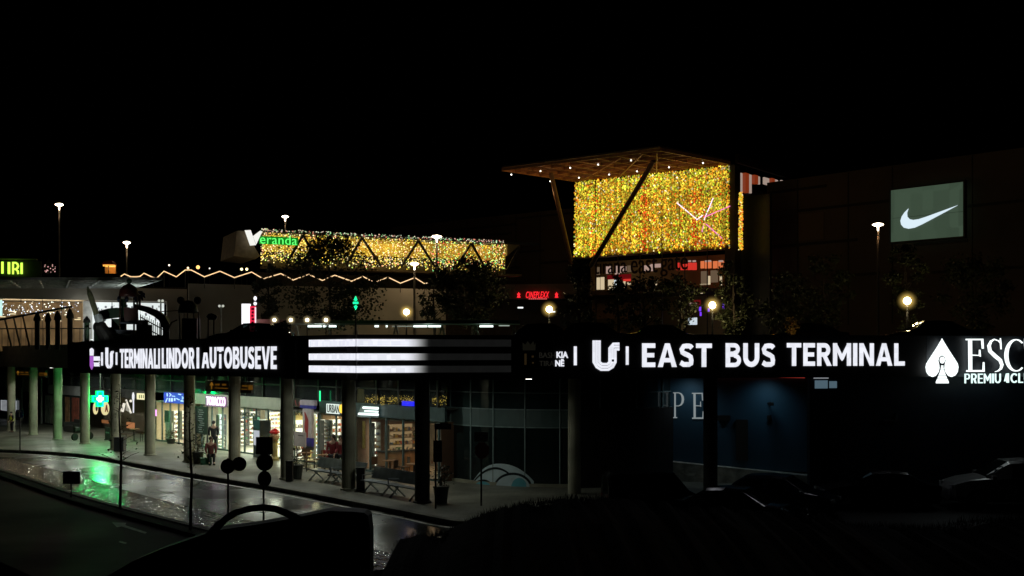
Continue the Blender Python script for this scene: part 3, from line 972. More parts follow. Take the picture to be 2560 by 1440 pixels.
def n_on(px, s):
    dx = (px - HX) / F
    return s * (0.770 * dx + 0.638) / (-0.638 * dx + 0.770)
def shelf_side(label, px0, px1, s, h, rows, backm, group="lit shelves inside the shops", fill=0.8):
    """a lit shelf standing across the shop, facing down the street"""
    n0, n1 = n_on(px0, s), n_on(px1, s)
    c = L(s, (n0 + n1) / 2)
    t = thing("display_shelf", label, "shelf", (c.x, c.y, 0.02), UANG + math.pi / 2, group)
    w = n1 - n0
    MB().box((0, -0.20, h / 2), (w, 0.03, h)).build("back_panel", backm, t)
    m = MB(); m.box((-w / 2 - 0.015, 0, h / 2), (0.03, 0.42, h)); m.box((w / 2 + 0.015, 0, h / 2), (0.03, 0.42, h))
    m.build("side_panel", grey, t)
    gm = MB()
    for r in range(rows):
        z = 0.10 + (h - 0.10) * r / rows
        MB().box((0, 0, z), (w - 0.002, 0.38, 0.03)).build("shelf_board", pbr("shelf_board", (0.30, 0.27, 0.22), 0.5), t)
        x = -w / 2 + 0.04
        while x < w / 2 - 0.06:
            ww = rnd.uniform(0.05, 0.13)
            if rnd.random() < fill:
                hh = rnd.uniform(0.2, 0.62) * (h / rows - 0.05)
                gm.box((x + ww / 2, 0.05, z + 0.02 + hh / 2), (ww * 0.9, 0.16, hh), 0, goods_colors())
            x += ww
    g_ = gm.build("goods", goodsm, t); g_["kind"] = "stuff"
    return t
# local +y of a shelf must face the road: UANG turns local x to s; local y then points along -N, i.e. to the road

warm = (1.0, 0.86, 0.62)
# shop with the blue sign
sF0, sF1 = s_of(470), s_of(386)
shop_room("corner_shop", "bright shop with shelves of goods under a blue neon sign", sF0, sF1, 2.42, (0.62, 0.52, 0.36), 260, warm, 3.4)
shelf_side("warm lit shelf seen under the blue neon sign, beside the green panel", 432, 449, sF1 - .35, 1.75, 6, shelf_back)
shelf_side("warm lit narrow shelf under the right end of the blue neon sign", 453, 471, sF1 - .7, 1.75, 7, shelf_back)
m = MB(); slab(m, SH, 413, 424, 1026, 1058, -0.3, 0.05)
tag(m.build("hanging_panel", pbr("green_panel", (0.01, 0.16, 0.08), 0.5)), "small dark green panel hanging in the shop window below the blue sign", "panel")
m = MB(); slab(m, SH, 415, 432, 1056, 1104, -0.25, 0.04)
tag(m.build("display_board", pbr("white_board", (0.6, 0.62, 0.6), 0.5)), "white board standing below the dark green hanging panel", "board")
# tobacco shop
sG0, sG1 = s_of(704), s_of(505)
shop_room("tobacco_shop", "brightly lit tobacco shop with a pale fascia and pink glowing letters", sG0, sG1, 2.42, (0.62, 0.56, 0.44), 620, (0.97, 1.0, 0.80), 4.0)
shelf_side("cool white fridge shelf glowing in the doorway under the pink sign", 545, 562, sG1 - 1.2, 1.85, 6, shelf_cool, fill=0.35)
shelf_side("lit goods shelf right of the tall column under the pale fascia", 598, 618, sG1 - .45, 2.0, 8, shelf_back)
shelf_side("wide lit wall shelf left of the red topped machine", 620, 646, sG1 - .5, 2.2, 8, shelf_back)
shelf_side("lit wall shelf behind the red topped machine", 668, 708, sG1 - 2.6, 2.2, 9, shelf_back, fill=0.9)
shelf_side("low bread shelf glowing near the floor beside the shop door", 542, 561, sG1 - 2.0, 0.72, 3, shelf_back)
# bar unit
sH0, sH1 = s_of(798), s_of(708)
shop_room("corner_bar", "yellow lit bar window beside the white banner with blue bands", sH0, sH1, 2.42, (0.62, 0.50, 0.22), 190, (1.0, 0.88, 0.5), 3.6)
shelf_side("yellow lit shelf behind the bar window left of the white banner", 728, 764, sH1 - .4, 1.9, 5, shelf_back, fill=0.5)
shelf_side("narrow bright shelf strip right of the white banner", 785, 797, sH1 - 1.0, 2.2, 10, shelf_cool, fill=0.6)
# urban entrance
sI0, sI1 = s_of(886), s_of(800)
shop_room("bakery", "bakery entrance with globe lamps under a white lettered sign", sI0, sI1, 2.42, (0.35, 0.24, 0.14), 130, (1.0, 0.72, 0.42), 4.0)
shelf_side("tall narrow bright shelf at the left edge of the bakery entrance", 806, 817, sI1 - .35, 2.1, 11, shelf_back, fill=0.6)
shelf_side("lit shelf at the back of the bakery behind the globe lamps", 826, 856, sI1 - .6, 2.1, 7, shelf_back, fill=0.9)
globe = emis("warm_globe", (1.0, 0.72, 0.42), 2.5)
for i, (px, py) in enumerate([(814, 1044), (826, 1060), (831, 1044), (843, 1043), (845, 1057), (849, 1053), (857, 1044)]):
    p = SH.pt(px, py, -0.7 - 0.25 * (i % 3))
    t = thing("pendant_lamp", "warm globe lamp in the cluster hanging in the bakery entrance", "pendant lamp", p, 0, "globe lamps in the bakery entrance")
    MB().ball((0, 0, 0), 0.055, 10).build("globe", globe, t, smooth=True)
    MB().tube([(0, 0, 0.05), (0, 0, 2.36 - p.z)], 0.006, 5).build("cord", black, t)
# cafe
sJ0, sJ1 = s_of(1100), s_of(887)
shop_room("cafe", "dim warm cafe with wooden shelves behind dark frames", sJ0, sJ1, 2.42, (0.16, 0.085, 0.05), 60, (1.0, 0.6, 0.32), 4.4)
shelf_side("warm dim wooden shelf at the back of the cafe behind the benches", 968, 1036, sJ1 - .35, 1.95, 6, shelf_warm, fill=0.9)
shelf_side("warm dim wooden shelf beside the corner column in the cafe", 1080, 1112, sJ1 - 1.2, 1.95, 6, shelf_warm, fill=0.9)
shelf_side("small cool lit shelf strip between the bakery and the cafe", 931, 945, sJ1 - .5, 2.1, 7, shelf_back, fill=0.7)
cc = L(sJ1 - 2.2, n_on(1005, sJ1 - 2.2))
t = thing("cafe_counter", "long dark counter with small bright cakes inside the cafe", "counter", (cc.x, cc.y, 0.02), UANG + math.pi / 2)
MB().box((0, 0, 0.45), (2.2, 0.6, 0.9)).build("counter_body", wood, t)
MB().box((0, 0, 0.93), (2.3, 0.7, 0.05)).build("counter_top", dark, t)
m = MB()
for i in range(9):
    m.ball((-.9 + i * 0.22 + rnd.uniform(-.05, .05), 0.2, 1.0), 0.045, 8)
g_ = m.build("cakes", pbr("cakes", (0.8, 0.66, 0.5), 0.4), t); g_["kind"] = "stuff"
# curtained yellow panel beside the bakery door
m = MB(); slab(m, SH, 886, 914, 1052, 1120, -0.4, 0.05)
tag(m.build("wall_poster", pbr("yellow_wall_panel", (0.55, 0.36, 0.10), 0.6)), "plain mustard panel in the window right of the pale front column", "panel")

# --- shop signs
m = MB(); text(m, SH, "TOBACCO", 517, 564, 992, 1014, 0.16, 0.05, 0.015, space=1.05)
t0 = thing("neon_sign", "pink and white glowing tobacco letters on the pale fascia", "sign", SH.at(540, 2.6, 0.1))
m.build("lettering", emis("pink_neon", (1.0, 0.72, 0.98), 1.7), t0, True)
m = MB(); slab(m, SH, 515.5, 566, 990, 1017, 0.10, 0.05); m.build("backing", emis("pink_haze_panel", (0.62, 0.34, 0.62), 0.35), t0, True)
t0 = thing("neon_sign", "bright blue neon sign with white squiggles above the corner shop", "sign", SH.at(437, 2.5, 0.1))
m = MB(); slab(m, SH, 412, 463, 982, 1008, 0.12, 0.06); m.build("backing", emis("blue_neon_back", (0.0, 0.015, 0.75), 0.75), t0, True)
m = MB()
for pts in ([(418, 983, 2.2), (418.5, 991, 2.2)], [(424, 983, 2), (428, 987, 2), (424, 991, 2)], [(430, 990, 1.8), (438, 991, 1.8)], [(446, 985, 2.5), (453, 987, 2)], [(419, 995, 2), (414, 1006, 2)],
            [(424, 995, 3), (424, 1004, 3)], [(430, 995, 4), (430, 1004, 4)], [(437, 995, 3), (437, 1002, 3)], [(441, 996, 2), (449, 1000, 2)], [(455, 992, 2), (460, 995, 3), (455, 998, 2)], [(452, 1002, 3), (460, 1003, 3)]):
    ribbon(m, SH, pts, 0.185, 0.02)
m.build("squiggle", emis("blue_white_neon", (0.55, 0.75, 1.0), 1.2), t0, True)
t0 = thing("shop_sign", "white glowing Urban lettering with an orange e beside it", "sign", SH.at(840, 2.6, 0.1))
m = MB(); slab(m, SH, 818, 849, 1010, 1034, 0.12, 0.05); m.build("light_box", emis("white_sign_box", (0.88, 1.0, 0.92), 1.0), t0, True)
m = MB(); text(m, SH, "URBAN", 818.5, 848.5, 1012, 1032, 0.171, 0.02, 0.0); m.build("lettering", pbr("sign_ink", (0.03, 0.05, 0.04), 0.5), t0, True)
m = MB(); text(m, SH, "e", 850, 861, 1011, 1033, 0.13, 0.05, 0.06); m.build("letter", emis("orange_neon", (1.0, 0.62, 0.05), 1.5), t0, True)
t0 = thing("tube_sign", "three slanted white light tubes stacked on the dark teal fascia", "sign", SH.at(920, 2.6, 0.1))
for a, b, y in ((908, 945, 1020), (912, 945, 1028.5), (897, 945, 1035.5)):
    m = MB(); m.tube([SH.pt(a, y - 1, 0.2), SH.pt(b, y + 1, 0.2)], 0.05 if y != 1028.5 else 0.03, 8)
    m.build("light_tube", emis("white_tube", (0.85, 1.0, 0.95), 1.8), t0, True)
m = MB(); poly(m, SH, [(905, 1014), (947, 1016), (947, 1044), (893, 1042)], 0.1, 0.03); m.build("backing", pbr("tube_backing", (0.25, 0.3, 0.3), 0.4), t0, True)
m = MB(); m.tube([SH.pt(800, 977, 0.25), SH.pt(800, 1003, 0.25)], 0.035, 8)
tag(m.build("neon_tube", emis("green_tube", (0.03, 1.0, 0.35), 1.4)), "thin vertical green neon tube above the bakery fascia", "neon tube")
m = MB(); slab(m, SH, 1007, 1036, 1003, 1015, 0.05, 0.05)
tag(m.build("screen", emis("blue_screen", (0.01, 0.01, 1.0), 0.9)), "small plain blue lit screen in the upper cafe window", "screen")
t0 = thing("small_sign", "small pale yellow light box above the dim cafe seats", "sign", SH.at(356, 2.6, 0.1))
m = MB(); slab(m, SH, 345, 367, 983.5, 999, 0.1, 0.08); m.build("light_box", emis("yellow_box", (1.0, 0.92, 0.52), 1.0), t0, True)
m = MB()
for i in range(4): slab(m, SH, 348 + i * 4.8, 350 + i * 4.8, 987, 996, 0.181, 0.01)
m.build("lettering", pbr("sign_ink_brown", (0.25, 0.2, 0.08), 0.5), t0, True)
t0 = thing("letter_sign", "white leaning A shaped light beside a small round lamp and a feather light", "sign", SH.at(320, 2.0, 0.1))
m = MB(); ribbon(m, SH, [(316, 999, 2.6), (328.5, 1033, 3.2)], 0.1, 0.05); ribbon(m, SH, [(312, 1008, 5), (306, 1029, 7)], 0.1, 0.05)
m.build("light_bar", emis("cream_light", (1.0, 0.93, 0.78), 0.85), t0, True)
m = MB(); poly(m, SH, [(316.5, 1005), (326, 1031), (315, 1026)], 0.1, 0.03); m.build("light_panel", emis("cream_panel_dim", (1.0, 0.93, 0.75), 0.30), t0, True)
m = MB(); ribbon(m, SH, [(334, 981, 1), (334, 988, 4.5), (334, 997, 4), (334.5, 1002, 1.5), (334.5, 1032, 1.4)], 0.12, 0.05); m.build("feather", emis("white_feather", (0.95, 0.95, 1.0), 0.9), t0, True)
m = MB(); m.ball(SH.pt(327, 1002.5, 0.2), 0.09, 10); m.build("round_lamp", emis("cream_light", (1, 0.93, 0.78), 0.85), t0, True)
m = MB(); ribbon(m, SH, [(390, 1024, 3), (390, 1040, 4)], 0.2, 0.05)
tag(m.build("neon_tube", emis("magenta_tube", (1.0, 0.35, 1.0), 1.6)), "short magenta neon tube at the left edge of the lit shop", "neon tube")
# pharmacy cross on a bracket
PC = VP(L(64.2, 24.0), L(70, 24.0))
t0 = thing("pharmacy_cross", "large green neon pharmacy cross with a glowing white centre", "cross sign", PC.at(251, 2.0))
def cross(mb, cx, cy, a, b, off, th):
    poly(mb, PC, [(cx - b, cy - a), (cx + b, cy - a), (cx + b, cy - b), (cx + a, cy - b), (cx + a, cy + b), (cx + b, cy + b), (cx + b, cy + a), (cx - b, cy + a), (cx - b, cy + b), (cx - a, cy + b), (cx - a, cy - b), (cx - b, cy - b)], off, th)
m = MB(); cross(m, 251, 997, 20, 8.6, 0.0, 0.10); m.build("cross_body", emis("green_cross_body", (0.0, 1.0, 0.12), 2.0), t0, True)
m = MB()
o = [(-6.6, -18), (6.6, -18), (6.6, -6.6), (18, -6.6), (18, 6.6), (6.6, 6.6), (6.6, 18), (-6.6, 18), (-6.6, 6.6), (-18, 6.6), (-18, -6.6), (-6.6, -6.6), (-6.6, -18)]
for p, q in zip(o[:-1], o[1:]):
    ribbon(m, PC, [(251 + p[0], 997 + p[1], 3.0), (251 + q[0], 997 + q[1], 3.0)], 0.105, 0.03)
m.build("neon_outline", emis("cyan_neon", (0.0, 1.0, 0.50), 2.2), t0, True)
m = MB(); cross(m, 251, 997, 8, 3.5, 0.105, 0.03); m.build("white_centre", emis("cross_white", (0.85, 1.0, 0.95), 3.0), t0, True)
m = MB(); m.bar(PC.at(251, 3.0, 0.0), PC.at(253, 3.0, -2.85), 0.06); m.bar(PC.at(251, 2.95, -0.05), PC.at(251, 4.42, -0.05), 0.06); m.build("bracket", dark, t0, True)
cp = PC.pt(251, 997, 0.5)
lamp('POINT', "cross_lamp", t0, cp, 190, (0.0, 1.0, 0.16), 0.4)
# pharmacy lit roundels
for px, r_, lab in ((240, 5.5, "cream lit ring on the pharmacy front left of the cross stem"), (264, 9.5, "cream lit disc with a red letter on the pharmacy front right of the cross stem")):
    t0 = thing("shop_roundel", lab, "sign", SH.at(px, 1.8, -0.3))
    m = MB()
    pts = [(px + r_ * math.cos(a), 1021 + (15 if r_ < 6 else 17) * math.sin(a)) for a in [2 * math.pi * i / 18 for i in range(18)]]
    poly(m, SH, pts, -0.4, 0.06); m.build("disc", emis("cream_disc", (1.0, 0.86, 0.42), 0.80), t0, True)
    m = MB()
    if r_ > 6:
        text(m, SH, "A", 263, 271, 1012, 1030, -0.33, 0.03, 0.03); m.build("lettering", pbr("red_ink", (0.3, 0.04, 0.02), 0.5), t0, True)
    else:
        poly(m, SH, [(px + 2 + 2.4 * math.cos(a), 1020 + 8 * math.sin(a)) for a in [2 * math.pi * i / 14 for i in range(14)]], -0.33, 0.02); m.build("hole", pbr("hole_dark", (0.05, 0.04, 0.02), 0.6), t0, True)
m = MB(); slab(m, SH, 318, 337, 1056, 1071, -1.0, 0.05)
tag(m.build("lit_panel", emis("orange_panel", (0.9, 0.34, 0.12), 0.42)), "small orange lit panel low in the dim cafe by the white A light", "panel")
m = MB(); slab(m, SH, 256, 272, 1050, 1058, -1.0, 0.05)
tag(m.build("lit_panel", emis("orange_panel_dim", (0.8, 0.3, 0.1), 0.25)), "dim orange panel low on the pharmacy front under the discs", "panel")
# window lettering
m = MB(); text(m, SH, "TOBACCO", 586, 638, 1030, 1041, 0.03, 0.01, 0.02)
tag(m.build("window_lettering", pbr("window_ink", (0.04, 0.03, 0.02), 0.5)), "dark Tobacco lettering across the lit shop window", "lettering")
m = MB(); text(m, SH, "BAR &", 727, 759, 1028, 1038, 0.03, 0.01, 0.02)
tag(m.build("window_lettering", pbr("window_ink", (0.04, 0.03, 0.02), 0.5)), "dark Bar & lettering across the yellow lit window", "lettering")
m = MB(); slab(m, SH, 732, 755, 995, 1018, 0.08, 0.05)
t0 = thing("small_sign", "black box sign with dull red curves left of the white banner", "sign", SH.at(744, 2.4, 0.1))
m.build("panel", black, t0, True)
m = MB(); ribbon(m, SH, [(738, 1000, 2), (741, 1014, 2)], 0.135, 0.01); ribbon(m, SH, [(752, 1002, 2), (748, 1006, 2), (749, 1014, 2), (753, 1015, 2)], 0.135, 0.01)
m.build("lettering", emis("dull_red", (0.35, 0.01, 0.02), 0.35), t0, True)
# banner column (white with blue bands)
BN = VP(L(45.4, 26.2), L(50, 26.2))
t0 = thing("banner_stand", "tall white banner with dark blue bands at its top and foot", "banner", BN.at(773, 0))
m = MB(); slab(m, BN, 762, 785, 1021, 1094, 0, 0.12); m.build("banner_panel", pbr("banner_white", (0.50, 0.45, 0.46), 0.6, var=0.15), t0, True)
m = MB(); slab(m, BN, 757, 793, 1000, 1013, 0, 0.16); m.build("top_box", pbr("banner_lilac", (0.45, 0.40, 0.46), 0.6), t0, True)
m = MB(); slab(m, BN, 757, 791, 1013.3, 1021, 0, 0.15); slab(m, BN, 767, 785, 1094.3, 1115, 0, 0.13); m.build("blue_band", pbr("banner_blue", (0.03, 0.025, 0.30), 0.5), t0, True)
m = MB(); ribbon(m, BN, [(762, 1030, 2), (767, 1050, 8), (766, 1070, 9), (768, 1094, 3)], 0.125, 0.01); m.build("printed_curve", pbr("banner_red", (0.35, 0.03, 0.03), 0.5), t0, True)
m = MB(); slab(m, BN, 768, 784, 1115.3, 1124, 0.02, 0.10); m.build("foot", dark, t0, True)
t0 = thing("poster_board", "pale lilac poster board standing in front of the white banner", "board", BN.at(752, 0, 0.5))
m = MB(); slab(m, BN, 738, 766, 1080, 1116, 0.45, 0.05); m.build("board_panel", pbr("board_lilac", (0.42, 0.36, 0.37), 0.6, var=0.15), t0, True)
m = MB(); slab(m, BN, 745, 759, 1088, 1090, 0.501, 0.005); m.build("lettering", pbr("window_ink", (0.04, 0.03, 0.02), 0.5), t0, True)
m = MB(); slabz(m, BN, 742, 744, 0, 1.1, 0.46, 0.03); slabz(m, BN, 760, 762, 0, 1.1, 0.46, 0.03); m.build("leg", dark, t0, True)
# chalk menu board left of the tobacco door
CB = VP(L(51, 25.6), L(60, 25.6))
t0 = thing("menu_board", "tall black menu board with rows of pale chalk writing", "menu board", CB.at(505, 0))
m = MB(); slab(m, CB, 490, 520, 1018, 1085, 0, 0.05); m.build("board_panel", pbr("chalkboard", (0.012, 0.018, 0.022), 0.6), t0, True)
m = MB()
slab(m, CB, 489, 491, 1016, 1110, 0.02, 0.06); slab(m, CB, 519, 521, 1016, 1110, 0.02, 0.06); slab(m, CB, 489, 521, 1016, 1018, 0.02, 0.06)
m.build("frame", dark, t0, True)
m = MB()
for i in range(11):
    a = 495 + rnd.uniform(0, 3); slab(m, CB, a, a + rnd.uniform(9, 16), 1024 + i * 5.4, 1026.3 + i * 5.4, 0.051, 0.004)
m.build("chalk_writing", pbr("chalk", (0.28, 0.30, 0.32), 0.8), t0, True)
# hanging yellow wayfinding signs under the deck
def wayfinding(s0, px0, px1, zt, zb, label, n=23.2):
    P = VP(L(20, n), L(90, n))
    t = thing("direction_sign", label, "direction sign", P.at((px0 + px1) / 2, zb), 0, "hanging direction signs")
    m = MB(); slabz(m, P, px0, px1, zb, zt, 0, 0.12); m.build("panel", pbr("wayfinding_black", (0.02, 0.014, 0.004), 0.5), t, True)
    yl = emis("wayfinding_yellow", (0.75, 0.34, 0.03), 0.22)
    m = MB(); w = px1 - px0; h = zt - zb
    ax = px0 + w * 0.09
    P0 = lambda x, z: P.at(x, z, 0.121)
    m.bar(P0(ax, zb + h * .2), P0(ax, zt - h * .2), 0.05); m.bar(P0(ax - w * .035, zt - h * .45), P0(ax, zt - h * .2), 0.05); m.bar(P0(ax + w * .035, zt - h * .45), P0(ax, zt - h * .2), 0.05)
    m.build("arrow", yl, t, True)
    m = MB()
    for (a, b, c, d) in ((.17, .26, .55, .72), (.32, .40, .55, .75), (.16, .44, .28, .38), (.52, .62, .55, .68), (.75, .87, .55, .68), (.72, .86, .3, .38), (.89, .98, .25, .75)):
        m.bar(P0(px0 + w * a, zb + h * (c + d) / 2), P0(px0 + w * b, zb + h * (c + d) / 2), 0.02, h * (d - c) * .8)
    m.build("lettering", emis("wayfinding_dim", (0.6, 0.25, 0.02), 0.14), t, True)
    m = MB()
    for x in (px0 + w * .15, px1 - w * .15):
        a = P.at(x, zt, 0.06); m.bar(a, (a.x, a.y, 4.42), 0.04)
    m.build("hanger", dark, t, True)
wayfinding(0, 519, 634, 3.98, 3.45, "black hanging sign with yellow arrow above the pink tobacco letters")
wayfinding(0, 38, 119, 4.20, 3.75, "black hanging sign with yellow arrow beyond the far left columns")
# gold garland in the upper cafe windows
bulb_gold = emis_attr("garland_bulbs", 2.2, False)
m = MB()
for i in range(380):
    px = rnd.choice([rnd.uniform(912, 945), rnd.uniform(950, 962), rnd.uniform(968, 1034), rnd.uniform(968, 1034), rnd.uniform(1080, 1116)])
    py = rnd.gauss(1000, 5.5) if rnd.random() < 0.7 else rnd.uniform(988, 1012)
    if not 986 < py < 1013: continue
    k = rnd.uniform(0.04, 0.36)
    m.octa(SH.pt(px, py, 0.03 + rnd.uniform(0, .08)), rnd.uniform(.01, .022), (k, k * .72, k * .12))
t0 = thing("garland", "gold glittering light garland along the upper cafe windows", "garland", SH.at(1000, 3.0, 0.0))
g_ = m.build("light_bulbs", bulb_gold, t0, True); g_["kind"] = "stuff"
m = MB(); m.tube([SH.pt(x, 1000 + 3 * math.sin(x * .3), 0.03) for x in range(905, 1118, 4)], 0.012, 5); m.build("cable", dark, t0, True)
# yellow column seen through the upper window
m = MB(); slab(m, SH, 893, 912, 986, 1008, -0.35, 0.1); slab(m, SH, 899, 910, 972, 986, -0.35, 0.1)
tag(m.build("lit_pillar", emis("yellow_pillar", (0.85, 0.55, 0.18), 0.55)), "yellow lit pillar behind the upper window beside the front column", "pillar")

# ================================================================== ROUND GLASS CORNER AND NAVY WALLS
GC, GR = Vector((2.0, 49.2)), 5.35
def arc_wall(mb, r0, r1, a0, a1, z0, z1, n=40):
    for i in range(n):
        t0_, t1_ = a0 + (a1 - a0) * i / n, a0 + (a1 - a0) * (i + 1) / n
        P = lambda r, t, z: Vector((GC.x + r * math.cos(t), GC.y + r * math.sin(t), z))
        mb.hexa([P(r0, t0_, z0), P(r0, t1_, z0), P(r1, t1_, z0), P(r1, t0_, z0), P(r0, t0_, z1), P(r0, t1_, z1), P(r1, t1_, z1), P(r1, t0_, z1)])
    return mb
A0, A1 = R(175), R(365)
gc = thing("glass_corner", "dark rounded glass shopfront at the corner of the terminal", "shopfront", (GC.x, GC.y - GR, 0))
arc_wall(MB(), GR - .03, GR, A0, A1, 0.10, 2.32).build("lower_glass", pbr("curved_dark_glass", (0.010, 0.018, 0.018), 0.12, var=0.1), gc, True)
arc_wall(MB(), GR - .02, GR + .02, A0, A1, 2.32, 3.02).build("spandrel", pbr("curved_spandrel", (0.085, 0.13, 0.13), 0.4, var=0.1), gc, True)
arc_wall(MB(), GR - .03, GR, A0, A1, 3.02, 4.42).build("upper_glass", pbr("curved_upper_glass", (0.018, 0.034, 0.034), 0.12, var=0.3, scale=0.5), gc, True)
m = MB()
def ang_of(px):
    """angle on the cylinder seen at sight column px (front intersection)"""
    dx = (px - HX) / F
    o = Vector((dx, 1.0)); b = -2 * o.dot(GC); a = o.dot(o); c = GC.dot(GC) - GR * GR
    t = (-b - math.sqrt(max(0, b * b - 4 * a * c))) / (2 * a)
    p = o * t - GC
    return math.atan2(p.y, p.x) % (2 * math.pi), t
for px in (1128, 1178, 1234, 1313, 1400, 1500, 1590, 1655):
    a, _ = ang_of(px)
    p = Vector((GC.x + (GR + .03) * math.cos(a), GC.y + (GR + .03) * math.sin(a), 0))
    m.tube([(p.x, p.y, 0.0), (p.x, p.y, 4.42)], 0.035, 6)
arc_wall(m, GR, GR + .05, A0, A1, 2.30, 2.34); arc_wall(m, GR, GR + .05, A0, A1, 3.0, 3.04); arc_wall(m, GR, GR + .05, A0, A1, 3.66, 3.69)
m.build("mullion", pbr("glass_mullion", (0.22, 0.30, 0.30), 0.4), gc, True)
arc_wall(MB(), GR - .06, GR + .10, A0, A1, 0.0, 0.12).build("plinth", concrete, gc, True)
a0_, _ = ang_of(1440); a1_, _ = ang_of(1664)
arc_wall(MB(), GR + .05, GR + .35, a0_, a1_, 0.0, 3.05, 14).build("shutter", black, gc, True)
a0_, _ = ang_of(1106); a1_, _ = ang_of(1127)
arc_wall(MB(), GR + .01, GR + .08, a0_, a1_, 0.0, 2.3, 4).build("lit_frame", pbr("pale_frame", (0.30, 0.36, 0.38), 0.4), gc, True)
# arch decal on the glass
def decal_pt(px, py, off=0.02):
    a, t = ang_of(px)
    return Vector((GC.x + (GR + off) * math.cos(a), GC.y + (GR + off) * math.sin(a), EYE + (HY - py) / F * t))
wg = thing("window_graphic", "white dome and arches graphic low on the dark round glass", "window graphic", decal_pt(1258, 1222, 0.05))
def decal(pts_top, base, off, matl, name):
    m = MB(); out = []
    for (x, y) in pts_top: out.append((x, y))
    for i in range(len(out) - 1):
        (xa, ya), (xb, yb) = out[i], out[i + 1]
        p = [decal_pt(xa, base(xa), off), decal_pt(xb, base(xb), off), decal_pt(xb, yb, off), decal_pt(xa, ya, off)]
        q = [decal_pt(xa, base(xa), off + .012), decal_pt(xb, base(xb), off + .012), decal_pt(xb, yb, off + .012), decal_pt(xa, ya, off + .012)]
        m.hexa([p[0], p[1], p[2], p[3], q[0], q[1], q[2], q[3]])
    return m.build(name, matl, wg, True)
bl = lambda x: 1222 + (x - 1258) * 0.004
dec_w = pbr("decal_white", (0.60, 0.74, 0.80), 0.5, var=0.1); dec_t = pbr("decal_teal", (0.14, 0.48, 0.58), 0.5, var=0.1); dec_d = pbr("decal_dark", (0.005, 0.014, 0.018), 0.4)
def dome(x): return 1159 + 55 * min(1, abs((x - 1248) / (70 if x < 1248 else 96))) ** 2.3
decal([(x, dome(x)) for x in range(1179, 1341, 6)], bl, 0.045, dec_w, "dome")
decal([(x, 1164 + ((x - 1240) / 62) ** 2 * 46 + 3.5) for x in range(1186, 1300, 4)], lambda x: min(1222, 1164 + ((x - 1240) / 62) ** 2 * 46 + 8.5), 0.06, dec_d, "arch_line")
def arch(x, c, w, h): return 1221 - h * math.sqrt(max(0, 1 - ((x - c) / w) ** 2))
decal([(x, arch(x, 1210, 26, 23)) for x in range(1184, 1237, 3)], bl, 0.075, dec_d, "arch_line")
decal([(x, arch(x, 1210, 22, 18)) for x in range(1188, 1233, 3)], bl, 0.09, dec_t, "arch_fill")
decal([(x, arch(x, 1284, 48, 40)) for x in range(1237, 1332, 4)], bl, 0.075, dec_d, "arch_line")
decal([(x, arch(x, 1284, 43, 34)) for x in range(1241, 1328, 4)], bl, 0.09, dec_w, "arch_fill")
decal([(x, arch(x, 1300, 20, 27)) for x in range(1281, 1318, 4)], bl, 0.105, dec_t, "arch_fill")

# navy wall with serif letters
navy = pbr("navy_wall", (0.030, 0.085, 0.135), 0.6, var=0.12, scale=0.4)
NV = VP(((1640 - HX) / F * 46.6, 46.6), ((2040 - HX) / F * 44.6, 44.6))
nw = thing("club_wall", "navy blue wall under the deck with thin white serif letters", "wall", NV.at(1850, 0))
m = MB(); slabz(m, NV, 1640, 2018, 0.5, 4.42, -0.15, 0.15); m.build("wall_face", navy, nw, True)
def sfn(cx, top, bot, w):
    s_ = (bot - top) / 742.0
    return lambda pts: [(cx + (p[0]) * w / 400.0, top + (p[1]) * s_) + ((p[2] * s_,) if len(p) > 2 else ()) for p in pts]
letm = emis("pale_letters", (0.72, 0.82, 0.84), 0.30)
m = MB(); serif_E(m, NV, lambda pts: [(1730 + (p[0] - 1205) * 28 / 400.0, 982 + (p[1] - 243) * 65 / 742.0) for p in pts], 0.0, 0.04); m.build("lettering", letm, nw, True)
m = MB(); serif_P(m, NV, sfn(1683, 981, 1045, 20), 0.0, 0.04); m.build("lettering", letm, nw, True)
m = MB(); serif_A(m, NV, sfn(1632, 979, 1044, 21), 0.0, 0.04); m.build("lettering", letm, nw, True)
m = MB()
for i in range(12):
    xa, xb = 1675 + i * 35, 1675 + (i + 1) * 35
    za, zb = 0.80 - 0.04 * i, 0.80 - 0.04 * (i + 1)
    a, b = NV.at(xa, 0, 0.0), NV.at(xb, 0, 0.0); t_ = NV.n3 * 0.5
    Z = lambda p, z: Vector((p.x, p.y, z))
    m.hexa([Z(a, -.05), Z(b, -.05), Z(b + t_, -.05), Z(a + t_, -.05), Z(a, za), Z(b, zb), Z(b + t_, zb), Z(a + t_, za)])
m.build("rough_plinth", pbr("rough_plinth", (0.5, 0.48, 0.42), 0.9, var=0.5, scale=2.0, bump=0.6, bscale=5), nw, True)
m = MB(); slabz(m, NV, 1841, 1870, 0.9, 2.55, 0, 0.12); m.build("door", pbr("dark_brown_door", (0.03, 0.022, 0.018), 0.6), nw, True)
m = MB(); slab(m, NV, 1795, 1826, 1038, 1051, 0, 0.15); m.build("vent_box", black, nw, True)
m = MB(); m.tube([NV.pt(1920, 1008, 0.0), NV.pt(1926, 1006, 0.35)], 0.03, 6); m.box(NV.pt(1928, 1010, 0.4), (0.16, 0.2, 0.14)); slab(m, NV, 1918, 1928, 1038, 1048, 0, 0.12); m.build("camera_bracket", black, nw, True)
m = MB(); m.tube([NV.at(1788, 4.30, 0.12), NV.at(2012, 4.27, 0.12)], 0.02, 6)
m.build("led_line", emis("red_led_line", (0.9, 0.10, 0.07), 0.35), nw, True)
lamp('SPOT', "wall_washer", nw, NV.at(1722, 4.30, 0.8), 26, (0.75, 0.92, 1.0), 0.3, R(150), (R(15), 0, 0), 1.0)
lamp('SPOT', "wall_washer", nw, NV.at(1915, 4.30, 0.8), 25, (0.55, 0.85, 1.0), 0.3, R(140), (R(15), 0, 0), 1.0)
